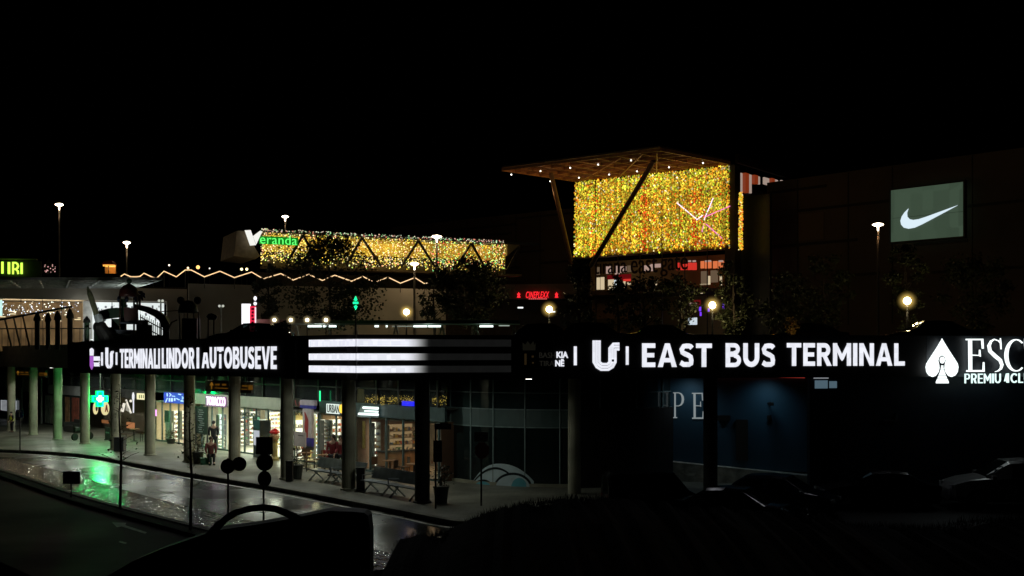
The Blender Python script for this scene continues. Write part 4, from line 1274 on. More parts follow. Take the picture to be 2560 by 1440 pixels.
# navy front wall further right, below the club sign
NF = VP(SR.xy(2095, -0.9), SR.xy(2800, -0.9))
nf = thing("navy_wall", "almost black navy wall below the white spade sign", "wall", NF.at(2400, 0))
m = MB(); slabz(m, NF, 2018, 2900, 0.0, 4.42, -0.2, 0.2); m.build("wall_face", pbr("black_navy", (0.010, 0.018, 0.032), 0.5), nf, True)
winm = emis("pale_blue_window", (0.32, 0.52, 0.66), 0.22)
for a, b, y0, y1 in ((2037, 2068, 951, 971), (2073, 2091, 953, 970)):
    m = MB(); slab(m, NF, a, b, y0, y1, 0.0, 0.04); o = m.build("window", winm, nf, True)
m = MB(); slab(m, NF, 2034, 2068, 944, 946.5, 0.0, 0.1); m.build("window_hood", emis("pale_hood", (0.6, 0.65, 0.7), 0.35), nf, True)
m = MB(); slab(m, NF, 2206, 2240, 1050, 1053, 0, 0.1); slab(m, NF, 2236, 2240, 1033, 1050, 0, 0.1); m.build("metal_edge", steel, nf, True)
m = MB(); slab(m, NF, 2074, 2083, 1030, 1190, 0, 0.1); m.build("door_frame", dark, nf, True)
# ================================================================== SHOPPING MALL ON THE UPPER LEVEL
D0, C0 = Vector((6.45, 115.0)), Vector((20.4, 104.7))
MF = VP(D0, C0)
mallbrown = pbr("mall_brown_panel", (0.075, 0.052, 0.034), 0.7, var=0.3, scale=0.12)
malldark = pbr("mall_dark_slot", (0.02, 0.016, 0.012), 0.8)
mall = thing("shopping_mall", "large dark shopping mall with a glass entrance hall and a tilted canopy", "building", (14, 112, 5.48))
ML = VP(((1000 - HX) / F * 138, 138), ((1440 - HX) / F * 121, 121))
m = MB(); slabz(m, ML, 985, 1438, 5.48, 21.2, -0.5, 0.5); m.build("wing_wall", mallbrown, mall, True)
m = MB()
for (a, b, y) in ((1290, 1432, 541), (1120, 1290, 570), (1140, 1280, 591), (1350, 1436, 656), (1266, 1360, 631), (1220, 1300, 672), (1040, 1120, 552)):
    slab(m, ML, a, b, y - 4, y + 1, 0.0, 0.08)
for px in (1168, 1290, 1350): slabz(m, ML, px, px + 1.2, 9, 21.1, 0.0, 0.06)
m.build("wall_slot", malldark, mall, True)
MR = VP(((1925 - HX) / F * 108.5, 108.5), ((2160 - HX) / F * 101, 101))
m = MB(); slabz(m, MR, 1925, 2760, 5.48, 22.0, -0.5, 0.5); m.build("wing_wall", mallbrown, mall, True)
m = MB()
zof = lambda y: MR.z(1921, y)
for (a, b, y) in ((1922, 2066, 483), (1995, 2226, 536), (1922, 2143, 618), (1922, 2003, 691), (2420, 2700, 567), (2290, 2420, 640), (2080, 2200, 700), (2330, 2600, 705)):
    z = zof(y); slabz(m, MR, a, b, z - 0.12, z + 0.12, 0.0, 0.08)
for px in (2120, 1994, 2230, 2430, 2560): slabz(m, MR, px, px + 1.3, 8, 21.9, 0.0, 0.06)
m.build("wall_slot", malldark, mall, True)
# brown panels of slightly different tone
m = MB()
for (a, b, y0, y1) in ((1926, 1993, 487, 530), (1926, 1993, 625, 683), (1996, 2060, 545, 610), (1926, 1990, 698, 740)):
    slabz(m, MR, a, b, zof(y1), zof(y0), 0.0, 0.04)
m.build("wall_panel", pbr("mall_lighter_panel", (0.12, 0.082, 0.05), 0.7, var=0.15, scale=0.2), mall, True)
# entrance hall: back wall, floors, glass box
ez = lambda y: MF.z(1437, y)
ZB, ZT = ez(642), ez(455)
hallm = pbr("hall_wall", (0.46, 0.32, 0.12), 0.7, var=0.3, scale=0.3)
m = MB(); slabz(m, MF, 1440, 1822, ZB, ZT, -1.6, 0.2); slabz(m, MF, 1480, 1826, 5.48, ZB, -7, 0.3)
m.build("hall_wall", hallm, mall, True)
m = MB(); slabz(m, MF, 1440, 1826, ZB - 0.1, ZB, -1.5, 1.45); slabz(m, MF, 1480, 1826, 11.35, 11.8, -6.8, 6.6); m.build("floor_slab", pbr("slab_brown", (0.14, 0.10, 0.07), 0.7), mall, True)
m = MB()
for px in (1437, 1490, 1545, 1600, 1655, 1712, 1768): slabz(m, MF, px, px + 1.6, 5.48, ZT, -0.28, 0.1)
m.build("glazing_bar", dark, mall, True)
m = MB(); slabz(m, MF, 1826, 1851, 5.48, ZT, -1.2, 1.2); m.build("corner_pier", pbr("pier_dark", (0.035, 0.028, 0.022), 0.7), mall, True)
m = MB(); slabz(m, MF, 1858, 1930, 5.48, 20.4, -3, 0.5); m.build("dark_glass_bay", pbr("dark_bay", (0.014, 0.016, 0.012), 0.35), mall, True)
m = MB(); slabz(m, MF, 1480, 1605, 8.95, 10.55, -1.5, 0.4); m.build("balcony_wall", pbr("balcony_brown", (0.34, 0.22, 0.11), 0.7), mall, True)
# lit shop windows and panels deep in the hall
def hall_panel(nm, x0, x1, y0, y1, mat_, off=-3.0, label=None):
    m = MB(); slab(m, MF, x0, x1, y0, y1, off, 0.15); o = m.build(nm, mat_, mall, True)
    if label: o["label"] = label
lw = emis("mall_window_warm", (1.0, 0.80, 0.50), 0.62); lw2 = emis("mall_window_pink", (1.0, 0.66, 0.55), 0.40); lwd = emis("mall_window_dim", (0.75, 0.5, 0.3), 0.16)
lr = emis("mall_red_panel", (1.0, 0.05, 0.035), 0.62); lor = emis("mall_orange_panel", (1.0, 0.24, 0.08), 0.70); ldr = emis("mall_dark_red", (0.30, 0.006, 0.010), 0.35)
lc = emis("mall_window_cool", (0.80, 0.92, 1.0), 0.75)
for (a, b, c, d, mm) in ((1492, 1500, 668, 687, lwd), (1517, 1532, 666, 684, lw2), (1539, 1549, 665, 686, lw2), (1552, 1566, 666, 682, lw2), (1570, 1580, 664, 680, lwd), (1612, 1636, 663, 678, lw2), (1628, 1652, 660, 669, lw2),
                         (1492, 1500, 694, 724, lw), (1503, 1511, 693, 724, lw), (1522, 1535, 699, 724, lw), (1537, 1551, 700, 724, lc), (1560, 1564, 699, 725, lw), (1570, 1577, 706, 712, lw), (1639, 1642.5, 704, 733, lw),
                         (1754, 1770, 678, 712, lwd), (1772, 1776, 690, 710, lw), (1778, 1795, 676, 706, lwd), (1801, 1805, 690, 715, lw), (1753, 1776, 709, 712, lw), (1751, 1760, 732, 734, lw)):
    hall_panel("lit_window", a, b, c, d, mm)
for (a, b, c, d) in ((1552, 1577, 687, 700), (1520, 1578, 686.5, 697.5)):
    hall_panel("red_banner", a, b, c, d, ldr, -2.6)
hall_panel("red_banner", 1560, 1577, 697.5, 703, lr, -2.4)
for (a, b) in ((1693, 1699), (1703, 1718), (1721, 1730), (1732, 1742)): hall_panel("red_sign_panel", a, b, 657, 675, lr)
for (a, b) in ((1753, 1761), (1764, 1779), (1784, 1794), (1797, 1811)): hall_panel("orange_sign_panel", a, b, 653, 671, lor)
for (a, b) in ((1722, 1728), (1733, 1740), (1764, 1778), (1798, 1808)): hall_panel("lit_window", a, b, 651, 655, lw2, -2.8)
for (a, b) in ((1724, 1731), (1733, 1743)): hall_panel("lit_window", a, b, 757, 766, lw2)
hall_panel("red_sign_panel", 1734, 1752, 750, 764, ldr, -3.3)
for (a, b) in ((1722, 1731), (1733, 1743)): hall_panel("lit_window", a, b, 794, 812, lc)
hall_panel("red_lamp", 1660, 1667, 719, 723, lr)
vio = emis("violet_fairy", (0.22, 0.05, 1.0), 1.0)
for (a, b, c, d) in ((1749, 1753, 767, 778), (1751, 1754, 780, 790), (1769, 1774, 771, 779), (1808, 1811, 760, 772)): hall_panel("violet_light", a, b, c, d, vio)
# roof lantern with red fins behind the hall
RL = VP(((1838 - HX) / F * 118, 118), ((1960 - HX) / F * 128, 128))
for i, (a, b, y0, y1) in enumerate(((1841, 1852, 432, 484), (1863, 1875, 436, 482), (1886, 1896, 441, 460), (1907, 1919, 445, 462), (1928, 1941, 449, 460), (1950, 1960, 452, 458))):
    m = MB(); slab(m, RL, a, b, y0, y1, 0, 0.2); m.build("lantern_window", emis("lantern_glow", (0.95, 0.72, 0.60), 0.36), mall, True)
for a, b, y0, y1 in ((1834, 1839, 431, 484), (1853, 1862, 434, 482), (1876, 1885, 439, 460), (1920, 1927, 447, 462)):
    m = MB(); slab(m, RL, a, b, y0, y1, 0, 0.5); m.build("lantern_fin", emis("fin_orange", (0.62, 0.085, 0.02), 0.30), mall, True)
m = MB(); slab(m, RL, 1838, 1990, 410, 431, -0.4, 0.4); slab(m, RL, 1838, 1990, 484, 560, -0.4, 0.4); m.build("roof_edge", malldark, mall, True)
# canopy
cA, cB, cC, cD = W(1255, 428, 108.3), W(1650, 378, 97.8), W(1825, 411, 104.7), W(1437, 455, 115.0)
cz = 23.05
for p in (cA, cB, cC, cD): p.z = cz
can = MB(); can.prism([cA + Vector((0, 0, 0.35)), cB + Vector((0, 0, 0.35)), cC + Vector((0, 0, 0.35)), cD + Vector((0, 0, 0.35))], (0, 0, 0.15))
can.build("canopy_roof", pbr("canopy_dark", (0.06, 0.04, 0.025), 0.7), mall, True)
def cpt(u, v, dz=0.0):      # u along the facade from D to C, v outwards from the facade
    return cD.lerp(cC, u).lerp(cA.lerp(cB, u), v) + Vector((0, 0, dz))
beamm = pbr("canopy_beam", (0.46, 0.22, 0.10), 0.5)
m = MB()
for i in range(9): m.bar(cpt(i / 8, 0, .17), cpt(i / 8, 1, .17), 0.12, 0.30)
m.build("canopy_beam", beamm, mall, True)
m = MB()
for j in range(7): m.bar(cpt(0, j / 6, .155), cpt(1, j / 6, .155), 0.08, 0.26)
m.build("canopy_cross_beam", beamm, mall, True)
m = MB()
for (u, v, u2, v2) in ((0.3, 0, 0.9, 1), (0.1, .1, 0.75, 0.95), (0.55, 0, 0.97, .97)): m.tube([cpt(u, v, -.06), cpt(u2, v2, -.06)], 0.06, 6)
m.build("canopy_brace", beamm, mall, True)
m = MB(); m.tube([cpt(0.14, 0.62), (6.15, 112.6, 13.6)], [0.22, 0.22], 8); m.build("canopy_strut", pbr("strut_tan", (0.18, 0.11, 0.06), 0.6), mall, True)
m = MB(); m.tube([cpt(0.80, 0.62), (7.9, 112.3, 14.2)], [0.24, 0.24], 8); m.build("canopy_strut", pbr("strut_dark", (0.10, 0.065, 0.035), 0.6), mall, True)
spot = emis("canopy_spot", (1.0, 0.93, 0.80), 3.5)
cpl = []
for i, (x, y) in enumerate([(168, 220), (378, 195), (448, 268), (592, 172), (655, 243), (793, 148), (872, 220), (1030, 118), (1073, 197), (1303, 168), (1548, 137)]):
    px, py = x / 2.88 + 1220, y / 2.88 + 360
    Y = (cz - 0.1 - EYE) * F / (HY - py)
    m = MB(); m.ball(W(px, py, Y), 0.075, 8); m.build("canopy_spotlight", spot, mall, True)
for (u, v) in ((.08, .55), (.35, .45), (.62, .45), (.88, .45), (.45, .85), (.1, .95)):
    lamp('POINT', "canopy_lamp", mall, cpt(u, v, -1.9), 34, (1.0, .52, .20), .3)
# dark lettering on the glass
m = MB(); 
for i_, (wd_, a, b, y0, y1) in enumerate((("tirana", 1487, 1567, 648, 684), ("east", 1578, 1644, 644, 683), ("gate", 1652, 1720, 640, 690))):
    text(m, MF, wd_, a, b, y0, y1, 0.05, 0.12, 0.0)
m.build("lettering", pbr("mall_letters", (0.022, 0.014, 0.010), 0.7), mall, True)
# the light curtain
def noise1(x, s): return math.sin(x * 12.9898 + s * 78.233) * 43758.5453 % 1.0
lc_t = thing("light_curtain", "huge golden curtain of string lights filling the mall entrance facade", "light curtain", MF.at(1630, ZB))
m = MB(); wires = MB()
ns = 124
PAL = {"gold": (0.88, 0.66, 0.045), "amber": (0.95, 0.36, 0.02), "lime": (0.62, 0.72, 0.04), "red": (0.85, 0.05, 0.012), "pale": (1.0, 0.85, 0.45), "green": (0.20, 0.5, 0.03)}
wallL = (C0 - D0).length
for i in range(ns):
    u = (i + 0.5) / ns
    base = D0.lerp(C0, u)
    px = HX + base.x / base.y * F
    zb_i = ZB + 0.05 + (noise1(i, 3) - 0.3) * 0.6
    zt_i = ZT - 0.05
    z = zb_i
    red = max(0, 1 - abs(px - 1614) / 16) * 0.65 + max(0, 1 - abs(px - 1742) / 26) * 0.38 + max(0, 1 - abs(px - 1486) / 20) * 0.22 + noise1(i // 3, 9) * 0.10
    thin = 0.6 if noise1(i, 5) < 0.09 else 0.03
    if i % 2 == 0:
        q = base + MF.n * 0.10
        wires.bar((q.x, q.y, zb_i), (q.x, q.y, zt_i), 0.02)
    while z < zt_i:
        v = (z - ZB) / (ZT - ZB)
        w = 0.5 + 0.5 * math.sin(u * 17 + math.sin(v * 6 + u * 9) * 1.7)
        r = rnd.random()
        rr = red * (1.15 if 0.0 < v < 0.75 else 0.35)
        if r < rr: c = PAL["red"] if rnd.random() < 0.6 else PAL["amber"]
        elif rnd.random() < 0.05: c = PAL["pale"]
        elif rnd.random() < 0.30 * w: c = PAL["lime"]
        elif rnd.random() < 0.06: c = PAL["green"]
        elif rnd.random() < 0.24 + 0.2 * (1 - w): c = PAL["amber"]
        else: c = PAL["gold"]
        pt = 0.86 + 0.22 * math.sin(u * 23 + 2.2 * math.sin(v * 5.1 + u * 7)) * math.sin(v * 8.3 + u * 11 + 1.3)
        if rnd.random() > thin:
            k = pt * (0.55 + 0.6 * noise1(i, 17)) * 1.3 * rnd.uniform(0.35, 1.0) ** 1.5 * (2.0 if rnd.random() < 0.10 else 1.0)
            q = base + MF.n * (0.15 + rnd.uniform(-.1, .12)) + MF.d * rnd.uniform(-.05, .05)
            m.octa((q.x, q.y, z), rnd.uniform(0.055, 0.105), (c[0] * k, c[1] * k, c[2] * k), 1.15)
        z += rnd.uniform(0.085, 0.19)
# the narrow return strip
for i in range(430):
    px = rnd.uniform(1846.5, 1857); z = rnd.uniform(MF.z(1850, 626, -.4), MF.z(1850, 483, -.4))
    p = MF.at(px, z, 0.15)
    c = PAL[rnd.choice(["gold", "gold", "amber", "lime", "pale", "red"] if rnd.random() < .5 else ["gold", "amber"])]
    k = rnd.uniform(0.4, 1.0)
    m.octa(p, rnd.uniform(.05, .08), tuple(x * k for x in c))
g_ = m.build("light_bulbs", emis_attr("curtain_bulbs", 1.4), lc_t, True); g_["kind"] = "stuff"
g_ = wires.build("hanging_wires", black, lc_t, True); g_["kind"] = "stuff"
# star behind / in the curtain
sd = thing("star_decoration", "pink and white light tube star hanging in front of the golden light curtain", "star decoration", MF.pt(1758, 600, 0.6))
for (a, b, c, d, colr) in ((1783, 495, 1760, 550, "w"), (1761, 543, 1825, 515, "p"), (1692, 507, 1741, 547, "w"), (1761, 558, 1754, 581, "p"), (1765, 560, 1807, 597, "p"), (1741, 550, 1757, 538, "w")):
    m = MB(); m.tube([MF.pt(a, b, 0.22), MF.pt(c, d, 0.22)], 0.05, 6)
    m.build("light_tube", emis("star_white", (1.0, 0.70, 0.88), 1.6) if colr == "w" else emis("star_pink", (1.0, 0.22, 0.55), 1.2), sd, True)
# swoosh billboard on the right wing
NB = VP(MR.xy(2228, 0.9), MR.xy(2420, 0.9))
nb = thing("billboard", "square grey green lit billboard with one white curved tick on the dark mall wall", "billboard", NB.pt(2323, 606))
bz = lambda y: NB.z(2232, y)
m = MB(); slabz(m, NB, 2232, 2414, bz(606), bz(477), 0, 0.3); m.build("lit_panel", emis_noise("billboard_green", (0.135, 0.215, 0.14), 0.34, 0.80, 0.6), nb, True)
m = MB(); slabz(m, NB, 2229, 2418, bz(610), bz(606), -.05, 0.45); slabz(m, NB, 2229, 2418, bz(477), bz(473), -.05, 0.45); slabz(m, NB, 2229, 2232, bz(606), bz(477), -.05, 0.45); slabz(m, NB, 2414, 2418, bz(606), bz(477), -.05, 0.45)
slabz(m, NB, 2232, 2414, bz(547.5), bz(546.8), 0.30, 0.01)
m.build("frame", dark, nb, True)
sw = [(1070, 350), (1060, 380), (1062, 408), (1078, 426), (1105, 432), (1145, 426), (1200, 408), (1425, 326), (1240, 425), (1170, 462), (1115, 487), (1070, 495), (1037, 487), (1018, 465), (1013, 438), (1022, 408), (1042, 378)]
m = MB(); poly(m, NB, [(1900 + x / 2.88, 400 + y / 2.88) for x, y in sw], 0.32, 0.06); m.build("white_tick", emis("tick_white", (0.72, 0.86, 0.95), 1.0), nb, True)

# cinema sign on a low brown building before the mall
lb = thing("low_building", "low brown building with a red cinema sign between dark trees", "building", (1.5, 96, 5.48))
CP = VP(((1275 - HX) / F * 96, 96), ((1500 - HX) / F * 95, 95))
m = MB(); slab(m, CP, 1100, 1480, 716, 752, -3, 3); m.build("upper_wall", mallbrown, lb, True)
m = MB(); slab(m, CP, 1100, 1480, 752, 850, -4, 0.3); m.build("recess_wall", malldark, lb, True)
m = MB(); slab(m, CP, 1295, 1308, 767.5, 771, -.1, 0.2); slab(m, CP, 1378, 1388, 778, 781, -.1, .2); m.build("light_tube", emis("cool_tube", (0.9, 0.97, 1.0), 1.3), lb, True)
ci = thing("cinema_sign", "red glowing slanted Cineplexx letters with a small star figure each side", "sign", CP.pt(1345, 748))
redn = emis("red_neon", (1.0, 0.02, 0.03), 1.5)
m = MB(); text(m, CP, "CINEPLEXX", 1315, 1373, 729, 745, 0.1, 0.1, 0.0, 0.3, 1.12); m.build("lettering", redn, ci, True)
m = MB(); text(m, CP, "TIRANA EAST GATE", 1322, 1367, 745.7, 748.6, 0.1, 0.05, 0.0) if False else [slab(m, CP, 1322 + i * 5.2, 1325.6 + i * 5.2, 746, 748.4, 0.1, 0.05) for i in range(9)]
m.build("small_lettering", emis("red_neon_small", (1.0, 0.12, 0.12), 0.9), ci, True)
for px in (1297, 1391.5):
    m = MB(); poly(m, CP, [(px, 730), (px + 1.6, 734), (px + 4.5, 735), (px + 2, 738), (px + 4.5, 744), (px - 4.5, 744), (px - 2, 738), (px - 4.5, 735), (px - 1.6, 734)], 0.1, 0.1); m.build("star_figure", redn, ci, True)

# ================================================================== VERANDA PAVILION
VA, VB = Vector(((650 - HX) / F * 85, 85.0)), Vector(((1265 - HX) / F * 94, 94.0))
VE = VP(VA, VB)
ve = thing("pavilion", "long glass pavilion with zigzag truss and golden back wall covered in string lights", "pavilion", VE.at(950, 5.48))
vz = lambda y: VE.z(650, y)
VT, VBm = vz(574), vz(662)
m = MB(); slabz(m, VE, 655, 1262, vz(625), vz(582), -1.2, 0.15); m.build("golden_wall", pbr("golden_wall", (0.50, 0.32, 0.035), 0.7, var=0.12, scale=0.4), ve, True)
m = MB(); slabz(m, VE, 655, 1262, vz(664), vz(625), -1.4, 0.15); m.build("dark_wall", pbr("veranda_dark_wall", (0.06, 0.045, 0.02), 0.7, var=0.6, scale=0.5), ve, True)
m = MB(); slabz(m, VE, 612, 1268, vz(581), VT, -6, 6.3); m.build("roof_band", pbr("veranda_roof", (0.03, 0.03, 0.025), 0.7), ve, True)
m = MB(); slabz(m, VE, 650, 1285, vz(669), vz(663.5), -1.2, 1.5); m.build("floor_beam", pbr("floor_beam", (0.22, 0.15, 0.06), 0.6), ve, True)
m = MB(); slabz(m, VE, 640, 1320, 5.48, vz(669), -5, 0.4); m.build("under_wall", pbr("veranda_under", (0.06, 0.045, 0.03), 0.8), ve, True)
tr = pbr("truss_dark", (0.03, 0.02, 0.014), 0.6)
TP = [(757, 588), (830, 652), (868, 660), (905, 594), (950, 664), (1005, 664), (1046, 602), (1088, 668), (1140, 671), (1178, 608), (1212, 671)]
for (a, b) in (((757, 588), (716, 660)), ((757, 588), (800, 660)), ((905, 594), (866, 662)), ((905, 594), (952, 665)), ((1046, 602), (1003, 667)), ((1046, 602), (1088, 668)), ((1178, 608), (1139, 671)), ((1178, 608), (1214, 671)), ((1300, 615), (1268, 676))):
    m = MB(); m.bar(VE.pt(a[0], a[1], 0.55), VE.pt(b[0], b[1], 0.55), 0.14, 0.18); m.build("truss_brace", tr, ve, True)
m = MB(); m.prism([VE.pt(592, 577, 0.2), VE.pt(612, 577, 0.2), VE.pt(650, 640, 0.2), VE.pt(640, 647, 0.2), VE.pt(585, 640, .2)], VE.n3 * -5)
m.build("end_wall", pbr("veranda_end", (0.20, 0.15, 0.09), 0.7), ve, True)
m = MB(); m.prism([VE.pt(1268, 610, 0.2), VE.pt(1300, 612, 0.2), VE.pt(1268, 640, 0.2)], VE.n3 * -1); m.build("end_panel", pbr("veranda_end2", (0.26, 0.20, 0.10), 0.7), ve, True)
m = MB(); slabz(m, VE, 655, 668, vz(572.5), vz(574) + 0.02, 0, 0.02)
lamp('AREA', "pavilion_lamp", ve, VE.at(950, VT - 0.55, -0.3), 40, (1.0, 0.78, 0.3), 3.0)
for x in (680, 750, 830, 910, 990, 1070, 1150, 1225): lamp('POINT', "pavilion_lamp", ve, VE.at(x, VT - 0.7, 0.1), 34, (1.0, 0.80, 0.35), 0.3)
vc = thing("light_curtain", "golden string light curtain with white and red specks hung along the glass pavilion", "light curtain", VE.at(950, VBm))
m = MB()
n = 210
for i in range(n):
    px = 651 + (1264 - 651) * (i + rnd.uniform(.2, .8)) / n
    zb = vz(660) - 0.0 + rnd.uniform(-0.15, 0.3); zt = vz(581)
    base = VE.at(px, 0, 0.25)
    z = zb + rnd.uniform(0, .3)
    while z < zt:
        v = (z - zb) / (zt - zb)
        if rnd.random() < 0.72:
            c = rnd.choice([(1.0, .72, .08), (1.0, .78, .16), (.95, .62, .05), (1.0, .80, .30), (1, .88, .5), (.95, .40, .2), (.6, .85, .15), (1, .70, .12)])
            if px > 1080 and rnd.random() < .25: c = rnd.choice([(.2, .9, .3), (1, .12, .08), (.5, .9, .3)])
            k = rnd.uniform(.25, 1.3)
            q = base + VE.n3 * rnd.uniform(-.08, .1)
            m.octa((q.x, q.y, z), rnd.uniform(.032, .062), tuple(x * k for x in c), 1.3)
        z += rnd.uniform(.09, .24)
for i in range(330):
    px = rnd.uniform(651, 1262); p = VE.at(px, VT + rnd.uniform(-.16, .06), 0.35)
    c = rnd.choice([(1, .85, .6), (.85, 1, .7), (1, .6, .5), (.4, 1, .4), (1, .3, .2)]); k = rnd.uniform(.05, .8)
    m.octa(p, rnd.uniform(.035, .06), tuple(x * k for x in c))
g_ = m.build("light_bulbs", emis_attr("veranda_bulbs", 1.7), vc, True); g_["kind"] = "stuff"
vs_ = thing("pavilion_sign", "white V with green glowing letters on the pavilion front", "sign", VE.pt(670, 612, 0.8))
m = MB(); poly(m, VE, [(611.5, 576), (626, 575.5), (639, 613), (625, 614)], 0.7, 0.12); poly(m, VE, [(632.5, 590), (650, 577), (655, 579), (640, 611)], 0.7, 0.12)
m.build("letter_v", emis("sign_white_v", (0.92, 0.92, 0.86), 1.0), vs_, True)
m = MB(); text(m, VE, "eranda", 650, 742, 588, 611, 0.75, 0.06, -0.006, space=1.05); m.build("lettering", emis("green_neon", (0.12, 1.0, 0.16), 1.3), vs_, True)
m = MB(); slab(m, VE, 648, 745, 592, 612, 0.66, 0.05); m.build("green_backing", emis("green_back", (0.0, 0.50, 0.02), 0.35), vs_, True)

# ================================================================== WHITE BUILDING AND TERRACE ON THE LEFT
WB = VP(((0 - HX) / F * 72, 72), ((640 - HX) / F * 78, 78))
wb = thing("white_building", "low white building with bright shop windows behind the playground", "building", WB.at(300, 5.48))
wz = lambda px, y: WB.z(px, y)
m = MB(); slabz(m, WB, -260, 466, 8.85, 9.70, -0.4, 0.4); m.build("fascia", whitewall, wb, True)
m = MB(); slabz(m, WB, 416, 466, 5.48, 8.85, -0.4, 0.38); m.build("wall", whitewall, wb, True)
m = MB(); slabz(m, WB, 470, 1110, 5.48, 10.05, 0.3, 0.4); m.build("wall", whitewall, wb, True)
m = MB(); slabz(m, WB, -260, 466, 9.70, 10.0, -3, 0.3); m.build("roof", malldark, wb, True)
m = MB(); slabz(m, WB, -260, 420, 8.9, 9.0, -6, 5.6); m.build("ceiling", pbr("terrace_ceiling", (0.4, 0.38, 0.34), .8), wb, True)
m = MB(); slabz(m, WB, -260, 228, 5.48, 8.9, -5.8, 0.2); m.build("rear_wall", pbr("terrace_rear", (0.40, 0.30, 0.19), 0.7, var=0.5, scale=0.7), wb, True)
m = MB(); slabz(m, WB, 207, 231, 5.48, 8.85, -2.0, 0.9)
m.build("pillar", pbr("pillar_white", (0.6, 0.58, 0.53), 0.8), wb, True)
m = MB()
for px in (52, 106, 153): slabz(m, WB, px, px + 1.4, 5.48, 8.85, -0.5, 0.08)
m.build("window_frame", dark, wb, True)
litw = emis_noise("lit_shop_window", (0.92, 1.0, 0.98), 1.0, 0.78, 0.9)
for a, b in ((231, 279), (281, 299), (312, 350), (351, 410)):
    m = MB(); slabz(m, WB, a, b, 5.6, 8.75, -0.6, 0.06); m.build("lit_window", litw, wb, True)
m = MB()
for i in range(46):
    a = rnd.uniform(233, 404); y = rnd.uniform(760, 800)
    slab(m, WB, a, a + rnd.uniform(1, 5), y, y + rnd.uniform(2, 7), -0.50, 0.05)
m.build("window_goods", pbr("window_goods", (0.45, 0.45, 0.55), 0.6, var=0.8, scale=2), wb, True)["kind"] = "stuff"
lamp('POINT', "terrace_or_added_light", wb, WB.at(214, 8.0, 0.6), 30, (.85, .95, 1.0), .3)  # unseen extra light, added to brighten the white pillar
for i in range(5): lamp('POINT', "terrace_or_added_light", wb, WB.at(20 + i * 42, 8.4, -2.2), 34, (1.0, 0.76, 0.45), 0.3)
m = MB(); slabz(m, WB, -4, 6, wz(0, 790), wz(0, 750), 0.02, 0.05); m.build("window_light", emis("pale_teal_frame", (0.65, 1.0, 0.95), 0.9), wb, True)
m = MB()
for (a, b, y) in ((22, 42, 778), (25, 40, 784), (-2, 14, 791), (122, 134, 780), (186, 202, 798), (194, 202, 794)): slab(m, WB, a, b, y, y + 1.8, -1.2, 0.05)
m.build("ceiling_light", emis("warm_strip", (1.0, 0.85, 0.5), 1.2), wb, True)
fl_ = thing("fairy_lights", "scattered white fairy lights hanging in the wide left windows", "fairy lights", WB.at(100, 7.5, -1))
m = MB()
for i in range(120):
    px = rnd.uniform(6, 196); py = rnd.gauss(770, 9) if i < 75 else rnd.uniform(755, 806)
    k = rnd.uniform(0.2, 1.6); c = rnd.choice([(.75, .85, 1), (1, .9, .7), (.9, 1, .9), (.6, .75, 1)])
    m.octa(WB.pt(px, py, -0.9 + rnd.uniform(-.3, .3)), rnd.uniform(.025, .05), tuple(x * k for x in c))
g_ = m.build("light_bulbs", emis_attr("fairy_bulbs", 2.5, False), fl_, True); g_["kind"] = "stuff"
# roof lattice
lt = thing("lattice_canopy", "flat pale lattice canopy over the terrace of the white building", "canopy", (-18, 66, 9.4))
m = MB()
def lat(u, v): # u along, v towards the camera
    return Vector((-44 + u * (20.3 + 3.9 * v), 70.5 - 7.2 * v, 9.50))
for i in range(15):
    m.bar(lat(i / 14, 0), lat(i / 14, 1), 0.09, 0.14)
for i in range(-4, 14):
    a, b = max(0, i) / 14, min(14, i + 4) / 14
    if b > a: m.bar(lat(a, (a * 14 - i) / 4), lat(b, (b * 14 - i) / 4), 0.08, 0.12)
for j in range(5): m.bar(lat(0, j / 4), lat(1, j / 4), 0.10, 0.18)
m.build("lattice", pbr("lattice_white", (0.62, 0.62, 0.58), 0.6), lt, True)
m = MB()
for i in range(14):
    for j in range(4):
        if (i + j) % 2 == 0 and i < 9:
            q = [lat(i / 14, j / 4), lat((i + 1) / 14, j / 4), lat((i + 1) / 14, (j + 1) / 4), lat(i / 14, (j + 1) / 4)]
            m.prism([v + Vector((0, 0, .12)) for v in q], (0, 0, .02))
m.build("shade_panel", pbr("shade_panel", (0.22, 0.22, 0.18), 0.7), lt, True)
lamp('AREA', "canopy_lamp", lt, (-22.6, 67.5, 8.3), 60, (0.85, 1.0, 0.95), 2.2, None, (R(180), 0, 0))
# zigzag string lights along the roof edge
zz = [(302, 691), (311, 685), (327, 692), (341, 692), (350, 691), (360, 683), (383, 694), (392, 695), (410, 678), (441, 692), (463, 675), (478, 675), (511, 692), (550, 678), (586, 694), (629, 680), (658, 697), (702, 684), (733, 700), (772, 686), (806, 701), (837, 688), (879, 703), (907, 691), (936, 706), (970, 693), (1001, 708), (1037, 694), (1061, 709), (1103, 699)]
t0 = thing("string_lights", "warm white zigzag rope light along the roof edge of the white building", "string lights", WB.at(700, 10.0, 0.6))
m = MB(); m.tube([WB.pt(x, y, 0.75) for x, y in zz], 0.042, 6); m.build("rope_light", emis("rope_light", (1.0, 0.66, 0.34), 1.15), t0, True)
m = MB()
for (x, y) in zz[::2]: m.bar(WB.pt(x, y + .5, 0.72), WB.at(x, 9.75, 0.72), 0.04)
m.build("post", dark, t0, True)
